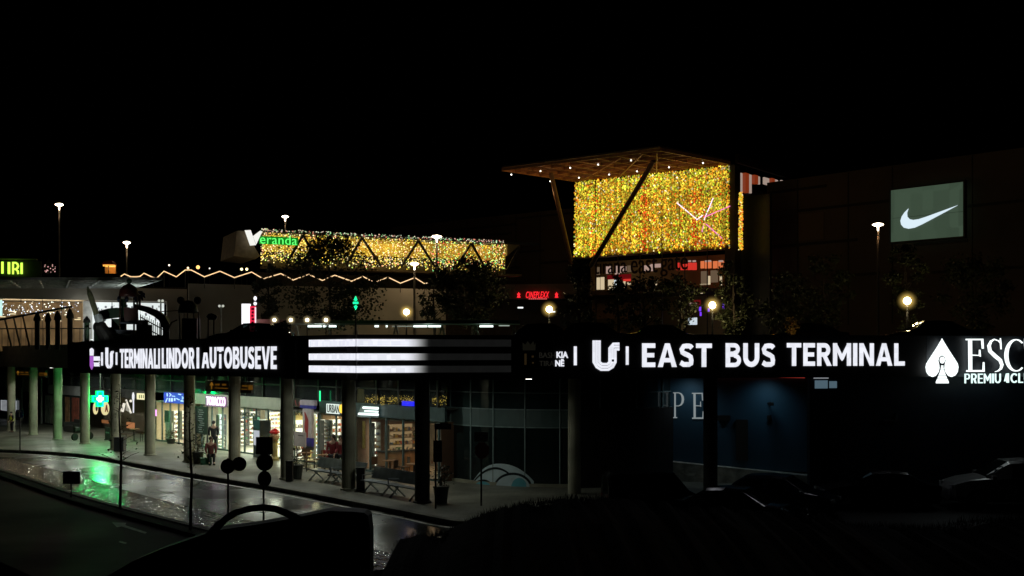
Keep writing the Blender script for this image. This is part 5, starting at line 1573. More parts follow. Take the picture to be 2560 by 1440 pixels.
# far lettering and kiosks
IR = VP(((-60 - HX) / F * 86, 86), ((160 - HX) / F * 87, 87))
t0 = thing("letter_sign", "yellow green glowing letters at the far left edge on a dark board", "sign", IR.pt(25, 690))
m = MB(); slab(m, IR, -60, 104, 652, 692, -0.2, 0.15); m.build("board", pbr("sign_board_dark", (0.02, 0.03, 0.015), 0.5), t0, True)
m = MB(); slab(m, IR, 4, 9, 654.5, 684, 0.02, 0.1); slab(m, IR, 20, 25.5, 655.5, 685, 0.02, 0.1); slab(m, IR, 52, 57, 657, 685, 0.02, 0.1)
slab(m, IR, 31, 35, 655, 685.5, 0.02, 0.1)
ribbon(m, IR, [(33, 657, 4), (40, 657, 4), (44, 660, 4.5), (46, 665, 4.5), (44, 670, 4.5), (40, 673, 4), (36, 673, 4)], 0.02, 0.1)
ribbon(m, IR, [(40, 673, 4), (45, 678, 4.5), (46, 685, 4.5)], 0.02, 0.1)
m.build("lettering", emis("lime_neon", (0.55, 1.0, 0.08), 1.7), t0, True)
m = MB(); slab(m, IR, -60, 95, 647, 650, -0.2, 0.5); m.build("roof_edge", pbr("roof_edge_green", (0.10, 0.13, 0.05), 0.6), t0, True)
lamp('POINT', "sign_lamp", t0, IR.pt(28, 668, 0.8), 9, (0.5, 1.0, 0.08), 0.3)
KI = VP(((250 - HX) / F * 84, 84), ((300 - HX) / F * 84.2, 84.2))
t0 = thing("kiosk", "tiny red roofed kiosk glowing orange above the white building", "kiosk", KI.pt(277, 682))
m = MB(); slab(m, KI, 262, 292, 666, 684, -1.2, 0.1); m.build("back_wall", pbr("kiosk_wall", (0.5, 0.28, 0.1), .7), t0, True)
m = MB(); poly(m, KI, [(263, 664), (270, 656), (288, 655), (293, 664)], -1.2, 1.3); m.build("roof", pbr("kiosk_red", (0.35, 0.02, 0.015), .6), t0, True)
m = MB(); slab(m, KI, 264, 292, 664.2, 668, -1.0, 0.9); m.build("light_strip", emis("kiosk_light", (1.0, 0.48, 0.08), 1.3), t0, True)
m = MB(); slab(m, KI, 262, 263.5, 664, 684, 0, .1); slab(m, KI, 271, 272.5, 664, 684, 0, .1); slab(m, KI, 290, 293, 664, 684, 0, .1); m.build("post", dark, t0, True)
lamp('POINT', "kiosk_lamp", t0, KI.pt(280, 671, -.5), 14, (1, .5, .15), .2)
t0 = thing("christmas_tree", "small dark cone tree with pink and white lights beside the green letters", "tree", W(124, 690, 84))
m = MB()
for i in range(900):
    h = rnd.random() ** .7; r_ = (1 - h) * .95 * rnd.random() ** .5; a = rnd.uniform(0, 6.283)
    p = W(122, 688, 84) + Vector((r_ * math.cos(a), r_ * math.sin(a), h * 1.15)); d_ = Vector((rnd.uniform(-1, 1), rnd.uniform(-1, 1), rnd.uniform(-.6, .3))) * .09
    e_ = Vector((rnd.uniform(-1, 1), rnd.uniform(-1, 1), rnd.uniform(-1, 1))) * .04
    m.add([p, p + d_, p + d_ + e_, p + e_], [(0, 1, 2, 3)])
m.build("foliage", leafm, t0, True)
m = MB()
for i in range(16):
    k = rnd.uniform(.2, .9); m.octa(W(rnd.uniform(109, 140), rnd.uniform(660, 684), 83.2), .05, (k, k * .55, k * .5))
m.build("light_bulbs", emis_attr("tree_bulbs", 1.1, False), t0, True)["kind"] = "stuff"
# ================================================================== STREET LAMPS
poleM = pbr("lamp_pole", (0.07, 0.062, 0.05), 0.6)
discm = emis("disc_lamp_glow", (1.0, 0.80, 0.56), 9.0)
def disc_lamp(px, py, Y, label, zb=5.48, r=0.40, power=120, col=(1.0, 0.74, 0.45)):
    p = W(px, py, Y); r *= .85
    t = thing("street_lamp", label, "street lamp", (p.x, p.y, zb), 0, "tall disc topped street lamps")
    h = p.z - zb
    MB().tube([(0, 0, 0), (0, 0, h - 0.45)], [0.10, 0.07], 8).build("pole", poleM, t)
    MB().lathe((0, 0, h), [(r * .30, 0.125), (r * .28, 0.15), (.02, 0.17)], 16).build("hood", grey, t)
    MB().lathe((0, 0, h), [(0.05, -0.42), (.06, -.20), (r * .25, -.12), (r * .80, -0.06), (r * 1.12, 0.01), (r * .85, .08), (r * .30, .12)], 18).build("lamp_disc", discm, t, smooth=True)
    lamp('POINT', "lamp_light", t, (p.x, p.y, p.z - 0.75), power, col, 0.2)
    return t
disc_lamp(148, 512, 92, "tall street lamp standing alone highest at the far left against the sky", r=.36)
disc_lamp(317, 607, 92, "street lamp right of the red kiosk above the zigzag lights", r=.33)
disc_lamp(713, 542, 108, "street lamp rising behind the white V and green letters", r=.36, power=80)
disc_lamp(1092, 592, 84, "tall street lamp before the right half of the string lit pavilion", r=.42, power=160)
disc_lamp(1036, 660, 80, "shorter street lamp before the pavilion floor beside the zigzag lights", r=.34, power=45)
disc_lamp(2195, 562, 78, "tall orange glowing street lamp left of the white tick billboard", r=.42, power=240, col=(1.0, .55, .25))
globem = emis("globe_lamp_glow", (1.0, 0.83, 0.42), 16.0)
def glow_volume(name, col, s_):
    """emissive ball fading outwards, imitating the soft halo round a bright lamp"""
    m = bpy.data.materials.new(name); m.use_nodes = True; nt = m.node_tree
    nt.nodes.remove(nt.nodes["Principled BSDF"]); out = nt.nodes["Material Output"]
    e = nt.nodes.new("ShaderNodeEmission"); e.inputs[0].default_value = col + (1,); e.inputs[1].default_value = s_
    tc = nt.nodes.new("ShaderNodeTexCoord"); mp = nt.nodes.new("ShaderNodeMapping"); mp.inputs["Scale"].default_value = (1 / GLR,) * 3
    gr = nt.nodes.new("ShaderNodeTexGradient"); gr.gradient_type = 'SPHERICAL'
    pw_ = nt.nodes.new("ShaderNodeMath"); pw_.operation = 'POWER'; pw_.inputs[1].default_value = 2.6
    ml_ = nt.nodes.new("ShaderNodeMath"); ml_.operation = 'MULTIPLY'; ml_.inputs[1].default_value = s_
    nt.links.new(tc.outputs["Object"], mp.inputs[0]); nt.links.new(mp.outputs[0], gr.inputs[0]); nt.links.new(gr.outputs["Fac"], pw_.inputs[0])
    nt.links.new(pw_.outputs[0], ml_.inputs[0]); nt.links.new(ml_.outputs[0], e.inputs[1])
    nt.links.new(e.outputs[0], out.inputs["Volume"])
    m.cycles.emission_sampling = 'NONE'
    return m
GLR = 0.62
halo_mat = glow_volume("lamp_halo", (1.0, 0.66, 0.16), 4.2)
def globe_lamp(px, py, Y, label, zb=5.48, r=0.20, power=95):
    p = W(px, py, Y)
    t = thing("globe_lamp", label, "street lamp", (p.x, p.y, zb), 0, "bright globe lamps along the deck")
    h = p.z - zb
    MB().tube([(0, 0, 0), (0, 0, h - 0.28)], [0.07, 0.05], 8).build("pole", dark, t)
    MB().lathe((0, 0, h - .30), [(0.05, 0), (0.10, 0.05), (0.10, 0.09)], 10).build("collar", dark, t)
    MB().ball((0, 0, h), r, 16).build("bulb", globem, t, smooth=True)
    fg = MB().ball((0, 0, 0), GLR, 20).build("glow_halo", halo_mat, t, smooth=True); fg.location = (0, 0, h)  # added ball of glow for the halo round the bulb, not a glass part
    lamp('POINT', "lamp_light", t, (p.x, p.y, p.z - 0.55), power, (1.0, .80, .42), 0.15)
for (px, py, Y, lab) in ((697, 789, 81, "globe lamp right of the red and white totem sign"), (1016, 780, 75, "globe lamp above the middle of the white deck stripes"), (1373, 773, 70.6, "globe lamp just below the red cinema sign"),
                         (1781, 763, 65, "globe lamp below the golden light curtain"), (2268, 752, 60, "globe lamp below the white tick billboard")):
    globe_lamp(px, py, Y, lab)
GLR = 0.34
halo_small_mat = glow_volume("lamp_halo_small", (1.0, 0.80, 0.40), 4.5)
sb = emis("small_bulb_glow", (1.0, 0.90, 0.62), 7.0)
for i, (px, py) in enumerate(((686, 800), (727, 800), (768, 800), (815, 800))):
    p = W(px, py, 63.5)
    t = thing("small_lamp", ["small round lamp half behind the first globe lamp", "small round lamp above the left end of the white deck stripes", "small round lamp directly above the first roof tube light", "small round lamp nearest the green pharmacy lights"][i], "lamp", (p.x, p.y, 5.48), 0, "small lamps before the parking roof")
    MB().tube([(0, 0, 0), (0, 0, p.z - 5.6)], 0.03, 6).build("pole", dark, t)
    MB().ball((0, 0, p.z - 5.48), 0.10, 12).build("bulb", sb, t, smooth=True)
    fg = MB().ball((0, 0, 0), .34, 16).build("glow_halo", halo_small_mat, t, smooth=True); fg.location = (0, 0, p.z - 5.48)  # same added halo, smaller, round each small bulb
for px, py, sc_, lab in ((402, 752, 1, "pale twin headed lamp before the bright shop window"), (553, 765, 1, "thin pale twin headed lamp before the plain white wall")):
    p = W(px, py, 70)
    t = thing("twin_lamp", lab, "street lamp", (p.x, p.y, 5.48), 0, "pale twin headed lamps")
    h = p.z - 5.48
    MB().tube([(0, 0, 0), (0, 0, h)], 0.05, 8).build("pole", pbr("pale_pole", (.55, .55, .45), .5), t)
    for s in (-1, 1): MB().ball((s * .11, 0, h), .085, 10).build("lamp_head", emis("pale_lamp_head", (.95, 1, .85), .55), t, smooth=True)

for px, py, rr, c, lab in ((423, 663, .10, (1, .85, .7), "tiny far lamp first right of the red kiosk"), (470, 670, .12, (1, .72, .42), "tiny far lamp above the second peak of the zigzag lights"), (495, 668, .20, (1, .50, .16), "small orange far lamp, largest above the zigzag lights"),
                           (524, 671, .07, (1, .95, .85), "faint far lamp left of the pair by the pavilion"), (604, 673, .15, (1, .88, .45), "yellow far lamp, left of the pair below the white V"), (617, 673, .15, (1, .88, .45), "yellow far lamp, right of the pair below the white V")):
    q = W(px, py, 118)
    t = thing("far_lamp", lab, "lamp", (q.x, q.y, 5.48), 0, "small far lamps behind the white building")
    MB().tube([(0, 0, 0), (0, 0, q.z - 5.48 - rr)], .05, 6).build("pole", black, t)
    MB().ball((0, 0, q.z - 5.48), rr, 10).build("bulb", emis("far_bulb_%d" % px, c, 2.2, False), t, smooth=True)
# ================================================================== PARKING SHED, TOTEM, SMALL SIGNS
PS = VP(((665 - HX) / F * 67.5, 67.5), ((1300 - HX) / F * 67.5, 67.5))
ps = thing("parking_shed", "long flat parking roof with white V posts and cool tube lights", "shed", PS.at(980, 5.48))
zt, zb = PS.z(980, 802), PS.z(980, 812)
m = MB(); slabz(m, PS, 665, 842, zb + .05, zt + .06, -2, 3.0); m.build("roof", pbr("shed_white", (.32, .30, .24), .6), ps, True)
m = MB(); slabz(m, PS, 842.5, 1300, zb + .05, zt, -2, 3.0); m.build("roof", pbr("shed_green", (.02, .075, .025), .6), ps, True)
tube_c = emis("shed_tube", (.82, 1.0, .95), 1.9)
for a, b in ((769, 804), (808, 817), (823, 841), (937, 947), (965, 969), (1034, 1068), (1071, 1104), (1199, 1233)):
    m = MB(); slab(m, PS, a, b, 813.5, 818, -.8, .12); m.build("tube_light", tube_c, ps, True)
m = MB(); slab(m, PS, 1247, 1274, 813, 815.5, -1.5, .12); slab(m, PS, 980, 1032, 815, 816.5, -2.5, .1); m.build("tube_light", emis("shed_tube_dim", (.85, 1, .85), .35), ps, True)
for x in (740, 890, 990, 1105, 1190, 1285):
    m = MB(); m.bar(PS.at(x, zb, -.5), PS.at(x + 14, 5.48, -.5), .10); m.bar(PS.at(x, zb, -.5), PS.at(x - 14, 5.48, -.5), .10); m.build("post", pbr("shed_post", (.5, .5, .44), .5), ps, True)
for x in (800, 1070, 1215): lamp('POINT', "shed_lamp", ps, PS.at(x, zb - .35, -.8), 22, (.8, 1, .92), .3)
TT = VP(((600 - HX) / F * 66, 66), ((650 - HX) / F * 66, 66))
tt = thing("totem_sign", "upright white lit panel with a red lettered strip and white dots on top", "totem sign", TT.at(622, 5.48))
m = MB(); slab(m, TT, 607, 627, 760, 830, 0, .3); m.build("white_panel", emis("totem_white", (.96, .94, 1.0), 1.3), tt, True)
m = MB(); slab(m, TT, 627.3, 640, 766, 830, 0, .28); m.build("red_strip", emis("totem_red", (1.0, .02, .08), .9), tt, True)
m = MB(); slab(m, TT, 637, 640.5, 768, 830, .281, .02); m.build("edge_light", emis("totem_pink", (1.0, .75, .8), 1.1), tt, True)
m = MB()
for i in range(7): slab(m, TT, 628.5 + (i % 2), 635.5 - (i % 3), 770 + i * 8.5, 775 + i * 8.5, .281, .02)
m.build("lettering", pbr("totem_letters", (.16, .005, .01), .5), tt, True)
m = MB(); m.ball(TT.pt(638, 746, .15), .10, 10, 1, 1, 1.35); m.ball(TT.pt(638, 759, .15), .10, 10, 1, 1, 1.1); m.build("white_dot", emis("totem_white", (.96, .94, 1.0), 1.3), tt, True)
m = MB(); slabz(m, TT, 607, 641, 5.48, TT.z(620, 830), .05, .2); m.build("base", dark, tt, True)
PG = VP(((870 - HX) / F * 65, 65), ((910 - HX) / F * 65, 65))
pg = thing("pharmacy_light", "small green diamond bar and diamond lights stacked before the dark tree", "sign", PG.pt(889, 776))
gn = emis("green_light", (.01, 1.0, .35), 1.5)
m = MB(); poly(m, PG, [(889.5, 740), (894, 750), (889.5, 753), (885, 750)], 0, .1); m.build("diamond", gn, pg, True)
m = MB(); poly(m, PG, [(889.5, 763), (894, 766), (889.5, 775), (885, 766)], 0, .1); m.build("diamond", gn, pg, True)
m = MB(); slab(m, PG, 883, 896, 754.5, 760, 0, .1); m.build("light_bar", gn, pg, True)
m = MB(); m.bar(PG.pt(889.5, 775, -.1), PG.at(889.5, 5.48, -.1), .08); m.build("post", black, pg, True)

# ================================================================== PLAYGROUND SILHOUETTES ON THE DECK
pY = 60.0
PL = VP((0, pY), (1, pY))
def P2(x, y, off=0.0): return PL.pt(x, y, off)
pgreen = pbr("play_green", (.02, .06, .03), .5); pred = pbr("play_red", (.07, .016, .012), .5); pblue = pbr("play_blue", (.012, .02, .045), .5); pbrown = pbr("play_brown", (.06, .04, .02), .6)
t1 = thing("play_tower", "dark play tower with a red dome roof, finial ball and curved green slides", "play tower", (P2(330, 860).x, pY, 5.48))
m = MB(); c = P2(322, 728); m.lathe((c.x, c.y, P2(0, 742).z), [(.50, 0), (.52, .12), (.46, .38), (.30, .58), (.12, .68), (.05, .72)], 16); m.build("dome_roof", pred, t1, True, smooth=True)
m = MB(); m.ball(P2(323, 703), .15, 12); m.tube([P2(323, 706), P2(323, 716)], .05, 6); m.build("finial", pgreen, t1, True)
m = MB()
for x in (300, 314, 335, 343): m.tube([P2(x, 738, .3 if x in (300, 343) else -.3), P2(x, 862, .3 if x in (300, 343) else -.3)], .055, 8)
m.build("post", pbrown, t1, True)
m = MB()
for x in (297, 317, 340): m.ball(P2(x, 748, .3), .11, 8, 1, 1, 1.5)
m.build("roof_tassel", pblue, t1, True)
m = MB(); m.tube([P2(307, 748), P2(311, 790)], .13, 8); m.build("climbing_pole", pgreen, t1, True)
m = MB(); poly(m, PL, [(313, 770), (321, 768), (331, 771), (345, 768), (347, 808), (315, 806)], .2, .25); m.build("side_panel", pred, t1, True)
m = MB(); ribbon(m, PL, [(246, 796, 22), (262, 788, 22), (280, 784, 24), (300, 782, 24), (316, 783, 22)], -.5, .5); m.build("tunnel_slide", pgreen, t1, True)
m = MB(); ribbon(m, PL, [(344, 767, 12), (372, 774, 14), (396, 785, 16), (412, 797, 18), (420, 815, 22)], -.6, .5); m.build("slide", pblue, t1, True)
m = MB(); slab(m, PL, 296, 350, 826, 836, -.8, 1.4); slab(m, PL, 320, 365, 806, 811, -.6, 1.2); m.build("platform", pblue, t1, True)
m = MB()
for i in range(12): m.tube([P2(352 + i * 5.2, 786 + i * 2.4, -.2), P2(352 + i * 5.2, 858, -.2)], .022, 5)
m.tube([P2(350, 792, -.2), P2(412, 826, -.2)], .035, 6); m.tube([P2(350, 812, -.2), P2(412, 846, -.2)], .035, 6)
m.build("stair_rail", pbrown, t1, True)
m = MB(); c = P2(352, 735); m.tube([P2(349, 765), P2(349.5, 737)], [.07, .05], 8); m.build("palm_trunk", pbrown, t1, True)
m = MB()
for a in (-.4, .3, 1.0, 1.8, 2.5, 3.3, 4.4, 5.2):
    pts = [(350 + 2 * math.cos(a), 737 + 2 * math.sin(a), 2.5), (350 + 8 * math.cos(a), 736 + 8 * math.sin(a), 6), (350 + 12 * math.cos(a) , 739 + 11 * math.sin(a), 4.5), (350 + 14 * math.cos(a), 743 + 11 * math.sin(a), 1)]
    ribbon(m, PL, pts, rnd.uniform(-.15, .1), .04)
m.build("palm_leaf", pblue, t1, True)
t2 = thing("play_tower", "dark play tower with a green dome and two round ears", "play tower", (P2(470, 860).x, pY, 5.48))
m = MB(); c = P2(470, 780); m.lathe((c.x, c.y, P2(0, 782).z), [(.52, 0), (.54, .10), (.46, .40), (.28, .60), (.08, .66)], 16); m.build("dome_roof", pgreen, t2, True, smooth=True)
for x in (452, 494): MB().ball(P2(x, 751), .21, 12).build("round_ear", pblue, t2, True, smooth=True)
m = MB()
for x in (449, 461, 485, 497): m.tube([P2(x, 780, .2), P2(x, 862, .2)], .05, 8)
m.build("post", pbr("play_post_pale", (.25, .24, .2), .5), t2, True)
m = MB(); slab(m, PL, 464, 501, 797, 850, -.4, .7); m.build("side_panel", pbr("play_dark_panel", (.016, .026, .016), .5), t2, True)
m = MB(); ribbon(m, PL, [(444, 800, 3), (430, 806, 3), (418, 830, 3)], .1, .1); m.tube([P2(404, 779), P2(450, 776)], .03, 6); m.build("rope_bridge", pbrown, t2, True)
t3 = thing("play_board", "small dark play panel on two pale posts before the plain white wall", "play panel", (P2(530, 860).x, pY, 5.48))
m = MB(); poly(m, PL, [(517, 792), (522, 785), (530, 783), (540, 787), (544, 791), (541, 799), (524, 800)], 0, .12); m.build("panel", pblue, t3, True)
m = MB()
for x in (521, 535): m.tube([P2(x, 797), P2(x, 862)], .04, 6)
m.build("post", pbrown, t3, True)
m = MB()
for a, b, c_, d in ((236, 262, 812, 862), (346, 371, 800, 822), (372, 381, 812, 862), (408, 424, 806, 862), (262, 300, 818, 862), (280, 300, 797, 818), (305, 345, 836, 862), (346, 372, 822, 862), (380, 408, 838, 862)): slab(m, PL, a, b, c_, d, -.3, .1)
m.build("play_panel", pgreen, t1, True)
# leaning pencil pole
t4 = thing("leaning_pole", "tall pale pencil pole leaning left with a white collar and dark bulbous base", "pole", (P2(258, 860, 1).x, pY - 1, 5.48))
m = MB(); m.tube([P2(218, 716, 1), P2(224, 733, 1), P2(243, 790, 1), P2(249, 806, 1)], [.02, .13, .16, .17], 12); m.build("shaft", pbr("pole_olive", (.22, .23, .13), .5), t4, True)
m = MB(); m.tube([P2(243, 787, 1), P2(252, 806, 1)], [.20, .27], 14); m.build("collar", pbr("collar_white", (.6, .65, .7), .5), t4, True)
m = MB(); m.ball(P2(250, 818, 1), .36, 14); m.tube([P2(250, 818, 1), P2(265, 840, 1), P2(276, 862, 1)], [.34, .42, .45], 12); m.build("base", black, t4, True)
p = P2(229, 853, 3.6)
t = thing("ground_spotlight", "small white spotlight at the foot of the leaning pencil pole", "spotlight", (p.x, p.y, 5.84))
MB().lathe((0, 0, 0), [(.05, 0), (.07, .10)], 10).build("housing", dark, t); MB().lathe((0, 0, .101), [(.06, 0), (.05, .02)], 10).build("lens", emis("spot_lens", (.9, 1, .95), 3), t)
lamp('SPOT', "spot_light", t, (p.x, p.y, 6.1), 60, (.92, 1, .9), .08, R(70), (R(118), 0, R(14)), .6)
# pencil shaped fence posts and railing
t5 = thing("railing", "dark horizontal railing with thin balusters along the left deck edge", "railing", (P2(120, 860, 2).x, pY - 2, 5.48))
m = MB(); m.tube([P2(-80, 822, 2), P2(228, 821, 2)], .035, 6)
m.build("top_rail", dark, t5, True)
m = MB()
for x in range(-70, 230, 15): m.tube([P2(x, 822, 2), P2(x, 868, 2)], .018, 5)
m.build("baluster", dark, t5, True)
t6 = thing("stair_handrail", "dark sloping beam with slanted bars rising to the right at the far left", "handrail", (P2(60, 860, 2.6).x, pY - 2.6, 5.48))
m = MB(); m.bar(P2(-30, 805, 2.6), P2(180, 766, 2.6), .07, .10); m.build("sloping_beam", dark, t6, True)
for x in (12, 34, 57): MB().bar(P2(x, 797 - (x - 12) * .16, 2.6), P2(x + 17, 868, 2.6), .07, .07).build("slanted_bar", dark, t6, True)
for (x, y, w, lab) in ((93, 779, 13, "dark pencil shaped post first from the left by the sloping beam"), (120, 781, 12, "dark pencil shaped post under the middle of the sloping beam"), (144, 776, 13, "dark pencil shaped post third from the left"), (175, 770, 14, "dark pencil shaped post at the upper end of the sloping beam")):
    p = P2(x, y, 2.3); h = p.z - 5.48; r_ = w / F * pY / 2
    t = thing("pencil_post", lab, "post", (p.x, p.y, 5.48), 0, "pencil shaped posts at the left of the deck")
    MB().lathe((0, 0, 0), [(r_ * .9, 0), (r_ * .9, h * .75)], 10).build("shaft", dark, t)
    MB().lathe((0, 0, 0), [(r_ * 1.35, h * .751), (r_ * 1.25, h * .83), (r_ * .6, h * .95), (.02, h)], 10).build("tip", pbr("pencil_tip", (.05, .04, .03), .5), t)
p = P2(217, 790, 1.5); t = thing("pencil_post", "dark pencil post beside the leaning pole base", "post", (p.x, p.y, 5.48), 0, "pencil shaped posts at the left of the deck")
MB().lathe((0, 0, 0), [(.13, 0), (.13, p.z - 5.48 - .35)], 10).build("shaft", pgreen, t); MB().lathe((0, 0, 0), [(.2, p.z - 5.48 - .35), (.17, p.z - 5.48 - .2), (.02, p.z - 5.48)], 10).build("tip", dark, t)

# ================================================================== TREES
def tree(px, ytop, ybot_crown, wpx, Y, label, n=1500, leaf=0.17, zb=5.48, shape=1.0, seed=0, group="dark young trees on the deck", holes=0.35):
    r = random.Random(seed + px)
    X = (px - HX) / F * Y
    ztop = EYE + (HY - ytop) / F * Y; zcb = EYE + (HY - ybot_crown) / F * Y
    R_ = wpx / F * Y / 2
    t = thing("tree", label, "tree", (X, Y, zb), 0, group)
    H = ztop - zb; hb = max(.3, zcb - zb)
    m = MB(); m.tube([(0, 0, 0), (.05, 0, H * .35), (-.04, .03, H * .65), (0, 0, H * .93)], [.12, .09, .055, .015], 7)
    for i in range(9):
        a = r.uniform(0, 6.28); z = r.uniform(hb * .9, H * .8); l = R_ * r.uniform(.4, .85)
        m.tube([(0, 0, z), (math.cos(a) * l * .5, math.sin(a) * l * .5, z + l * .3), (math.cos(a) * l, math.sin(a) * l, z + l * .75)], [.04, .025, .008], 5)
    m.build("trunk", bark, t)
    cl = []
    for i in range(int(16 + wpx / 8)):
        v = r.random()
        rad = R_ * (math.sin(math.pi * min(1, (.12 + .88 * (1 - v)) ** shape)) ** .7 if shape != 2 else (1 - v) ** .8 + .1)
        a = r.uniform(0, 6.28); q = rad * r.uniform(.15, 1) ** .6
        cl.append((math.cos(a) * q, math.sin(a) * q, hb + (H - hb) * v, R_ * r.uniform(.14, .32)))
    m = MB()
    for i in range(int(n * 1.5)):
        c = r.choice(cl)
        d = Vector((r.gauss(0, 1), r.gauss(0, 1), r.gauss(0, .8))) * c[3] * .55
        p = Vector(c[:3]) + d
        u = Vector((r.uniform(-1, 1), r.uniform(-1, 1), r.uniform(-.8, .4))).normalized() * leaf * r.uniform(.6, 1.2)
        w = u.cross(Vector((r.uniform(-1, 1), r.uniform(-1, 1), r.uniform(-1, 1)))).normalized() * leaf * r.uniform(.3, .5)
        m.add([p, p + u * .5 + w, p + u, p + u * .5 - w], [(0, 1, 2, 3)])
    m.build("crown", leafm, t)
tree(824, 592, 815, 256, 70, "broad dark tree before the left half of the pavilion", 4300, .19, seed=1, shape=1.6)
tree(672, 665, 800, 90, 71, "smaller dark tree just left of the broad tree, below the green letters", 1500, .17, seed=12)
tree(1180, 655, 815, 190, 72, "wide dark tree before the right end of the pavilion", 3300, .20, seed=2)
tree(1085, 690, 815, 90, 73, "dark tree behind the shorter street lamp", 900, .18, seed=22)
tree(1446, 655, 815, 100, 68, "narrow pointed dark tree below the left edge of the golden curtain", 2100, .17, shape=2, seed=3)
tree(1545, 690, 825, 84, 67, "thin dark tree before the brown balcony wall", 800, .18, shape=2, seed=4)
tree(1612, 700, 830, 110, 64, "dark tree with sparse yellowing leaves below the mall lettering", 1000, .18, seed=5)
tree(1702, 690, 830, 110, 66, "dark tree below the red sign panels", 950, .18, seed=6)
tree(1835, 660, 830, 110, 66, "dark tree beside the entrance hall corner pier", 1500, .18, seed=7)
tree(1965, 700, 830, 140, 64, "dark low tree over the small orange shrub", 1900, .18, seed=8)
tree(2060, 645, 830, 130, 65, "dark tree before the mall wing between entrance and billboard", 2100, .18, seed=9)
tree(2265, 605, 825, 110, 64, "dark tree right below the white tick billboard", 1700, .17, seed=10)
tree(2440, 640, 830, 170, 66, "dark tree at the far right below the billboard edge", 2400, .19, seed=11)
tree(698, 805, 842, 56, 57, "low yellowish bush under the first globe lamp", 700, .12, seed=13, group="bushes on the deck")
tree(1978, 795, 838, 34, 56, "small orange lit bush above the word Terminal", 520, .11, seed=14, group="bushes on the deck")
p = W(1978, 822, 55.6)
t = thing("ground_spotlight", "small warm spotlight at the foot of the orange lit bush", "spotlight", (p.x, p.y - .5, 5.9))
MB().lathe((0, 0, 0), [(.07, 0), (.09, .12)], 10).build("housing", dark, t)
lamp('POINT', "spot_light", t, (p.x + .1, p.y - .55, 6.4), 22, (1, .42, .12), .1)
# tall slim street saplings in front of the terminal
def sapling(px, ybase, ytop, label, seed):
    r = random.Random(seed)
    b = ground_at(px, ybase, -0.05); H = EYE + (HY - ytop) / F * b.y
    t = thing("sapling", label, "tree", (b.x, b.y, -0.05), 0, "bare saplings by the road")
    m = MB(); m.tube([(0, 0, 0), (.04, 0, H * .4), (-.03, 0, H * .75), (0, 0, H)], [.05, .04, .025, .006], 6)
    for i in range(16):
        z = H * r.uniform(.30, .95); a = r.uniform(0, 6.28); l = r.uniform(.4, 1.0) * (1.15 - z / H)
        m.tube([(0, 0, z), (math.cos(a) * l * .6, math.sin(a) * l * .4, z + l * .35), (math.cos(a) * l, math.sin(a) * l * .7, z + l * .5)], [.014, .009, .004], 4)
    m.build("trunk", bark, t)
    m = MB()
    for i in range(150):
        z = H * r.uniform(.35, 1); a = r.uniform(0, 6.28); l = r.uniform(.1, .85) * (1.2 - z / H)
        p = Vector((math.cos(a) * l, math.sin(a) * l, z + l * .4)); u = Vector((r.uniform(-1, 1), r.uniform(-1, 1), r.uniform(-1, .3))) * .07; w = Vector((r.uniform(-1, 1), r.uniform(-1, 1), r.uniform(-1, 1))) * .035
        m.add([p, p + u * .5 + w, p + u, p + u * .5 - w], [(0, 1, 2, 3)])
    m.build("crown", leafm, t)
sapling(476, 1325, 985, "bare sapling standing before the dark fourth column and blue neon sign", 31)
sapling(300, 1272, 960, "bare sapling before the column right of the green cross", 32)

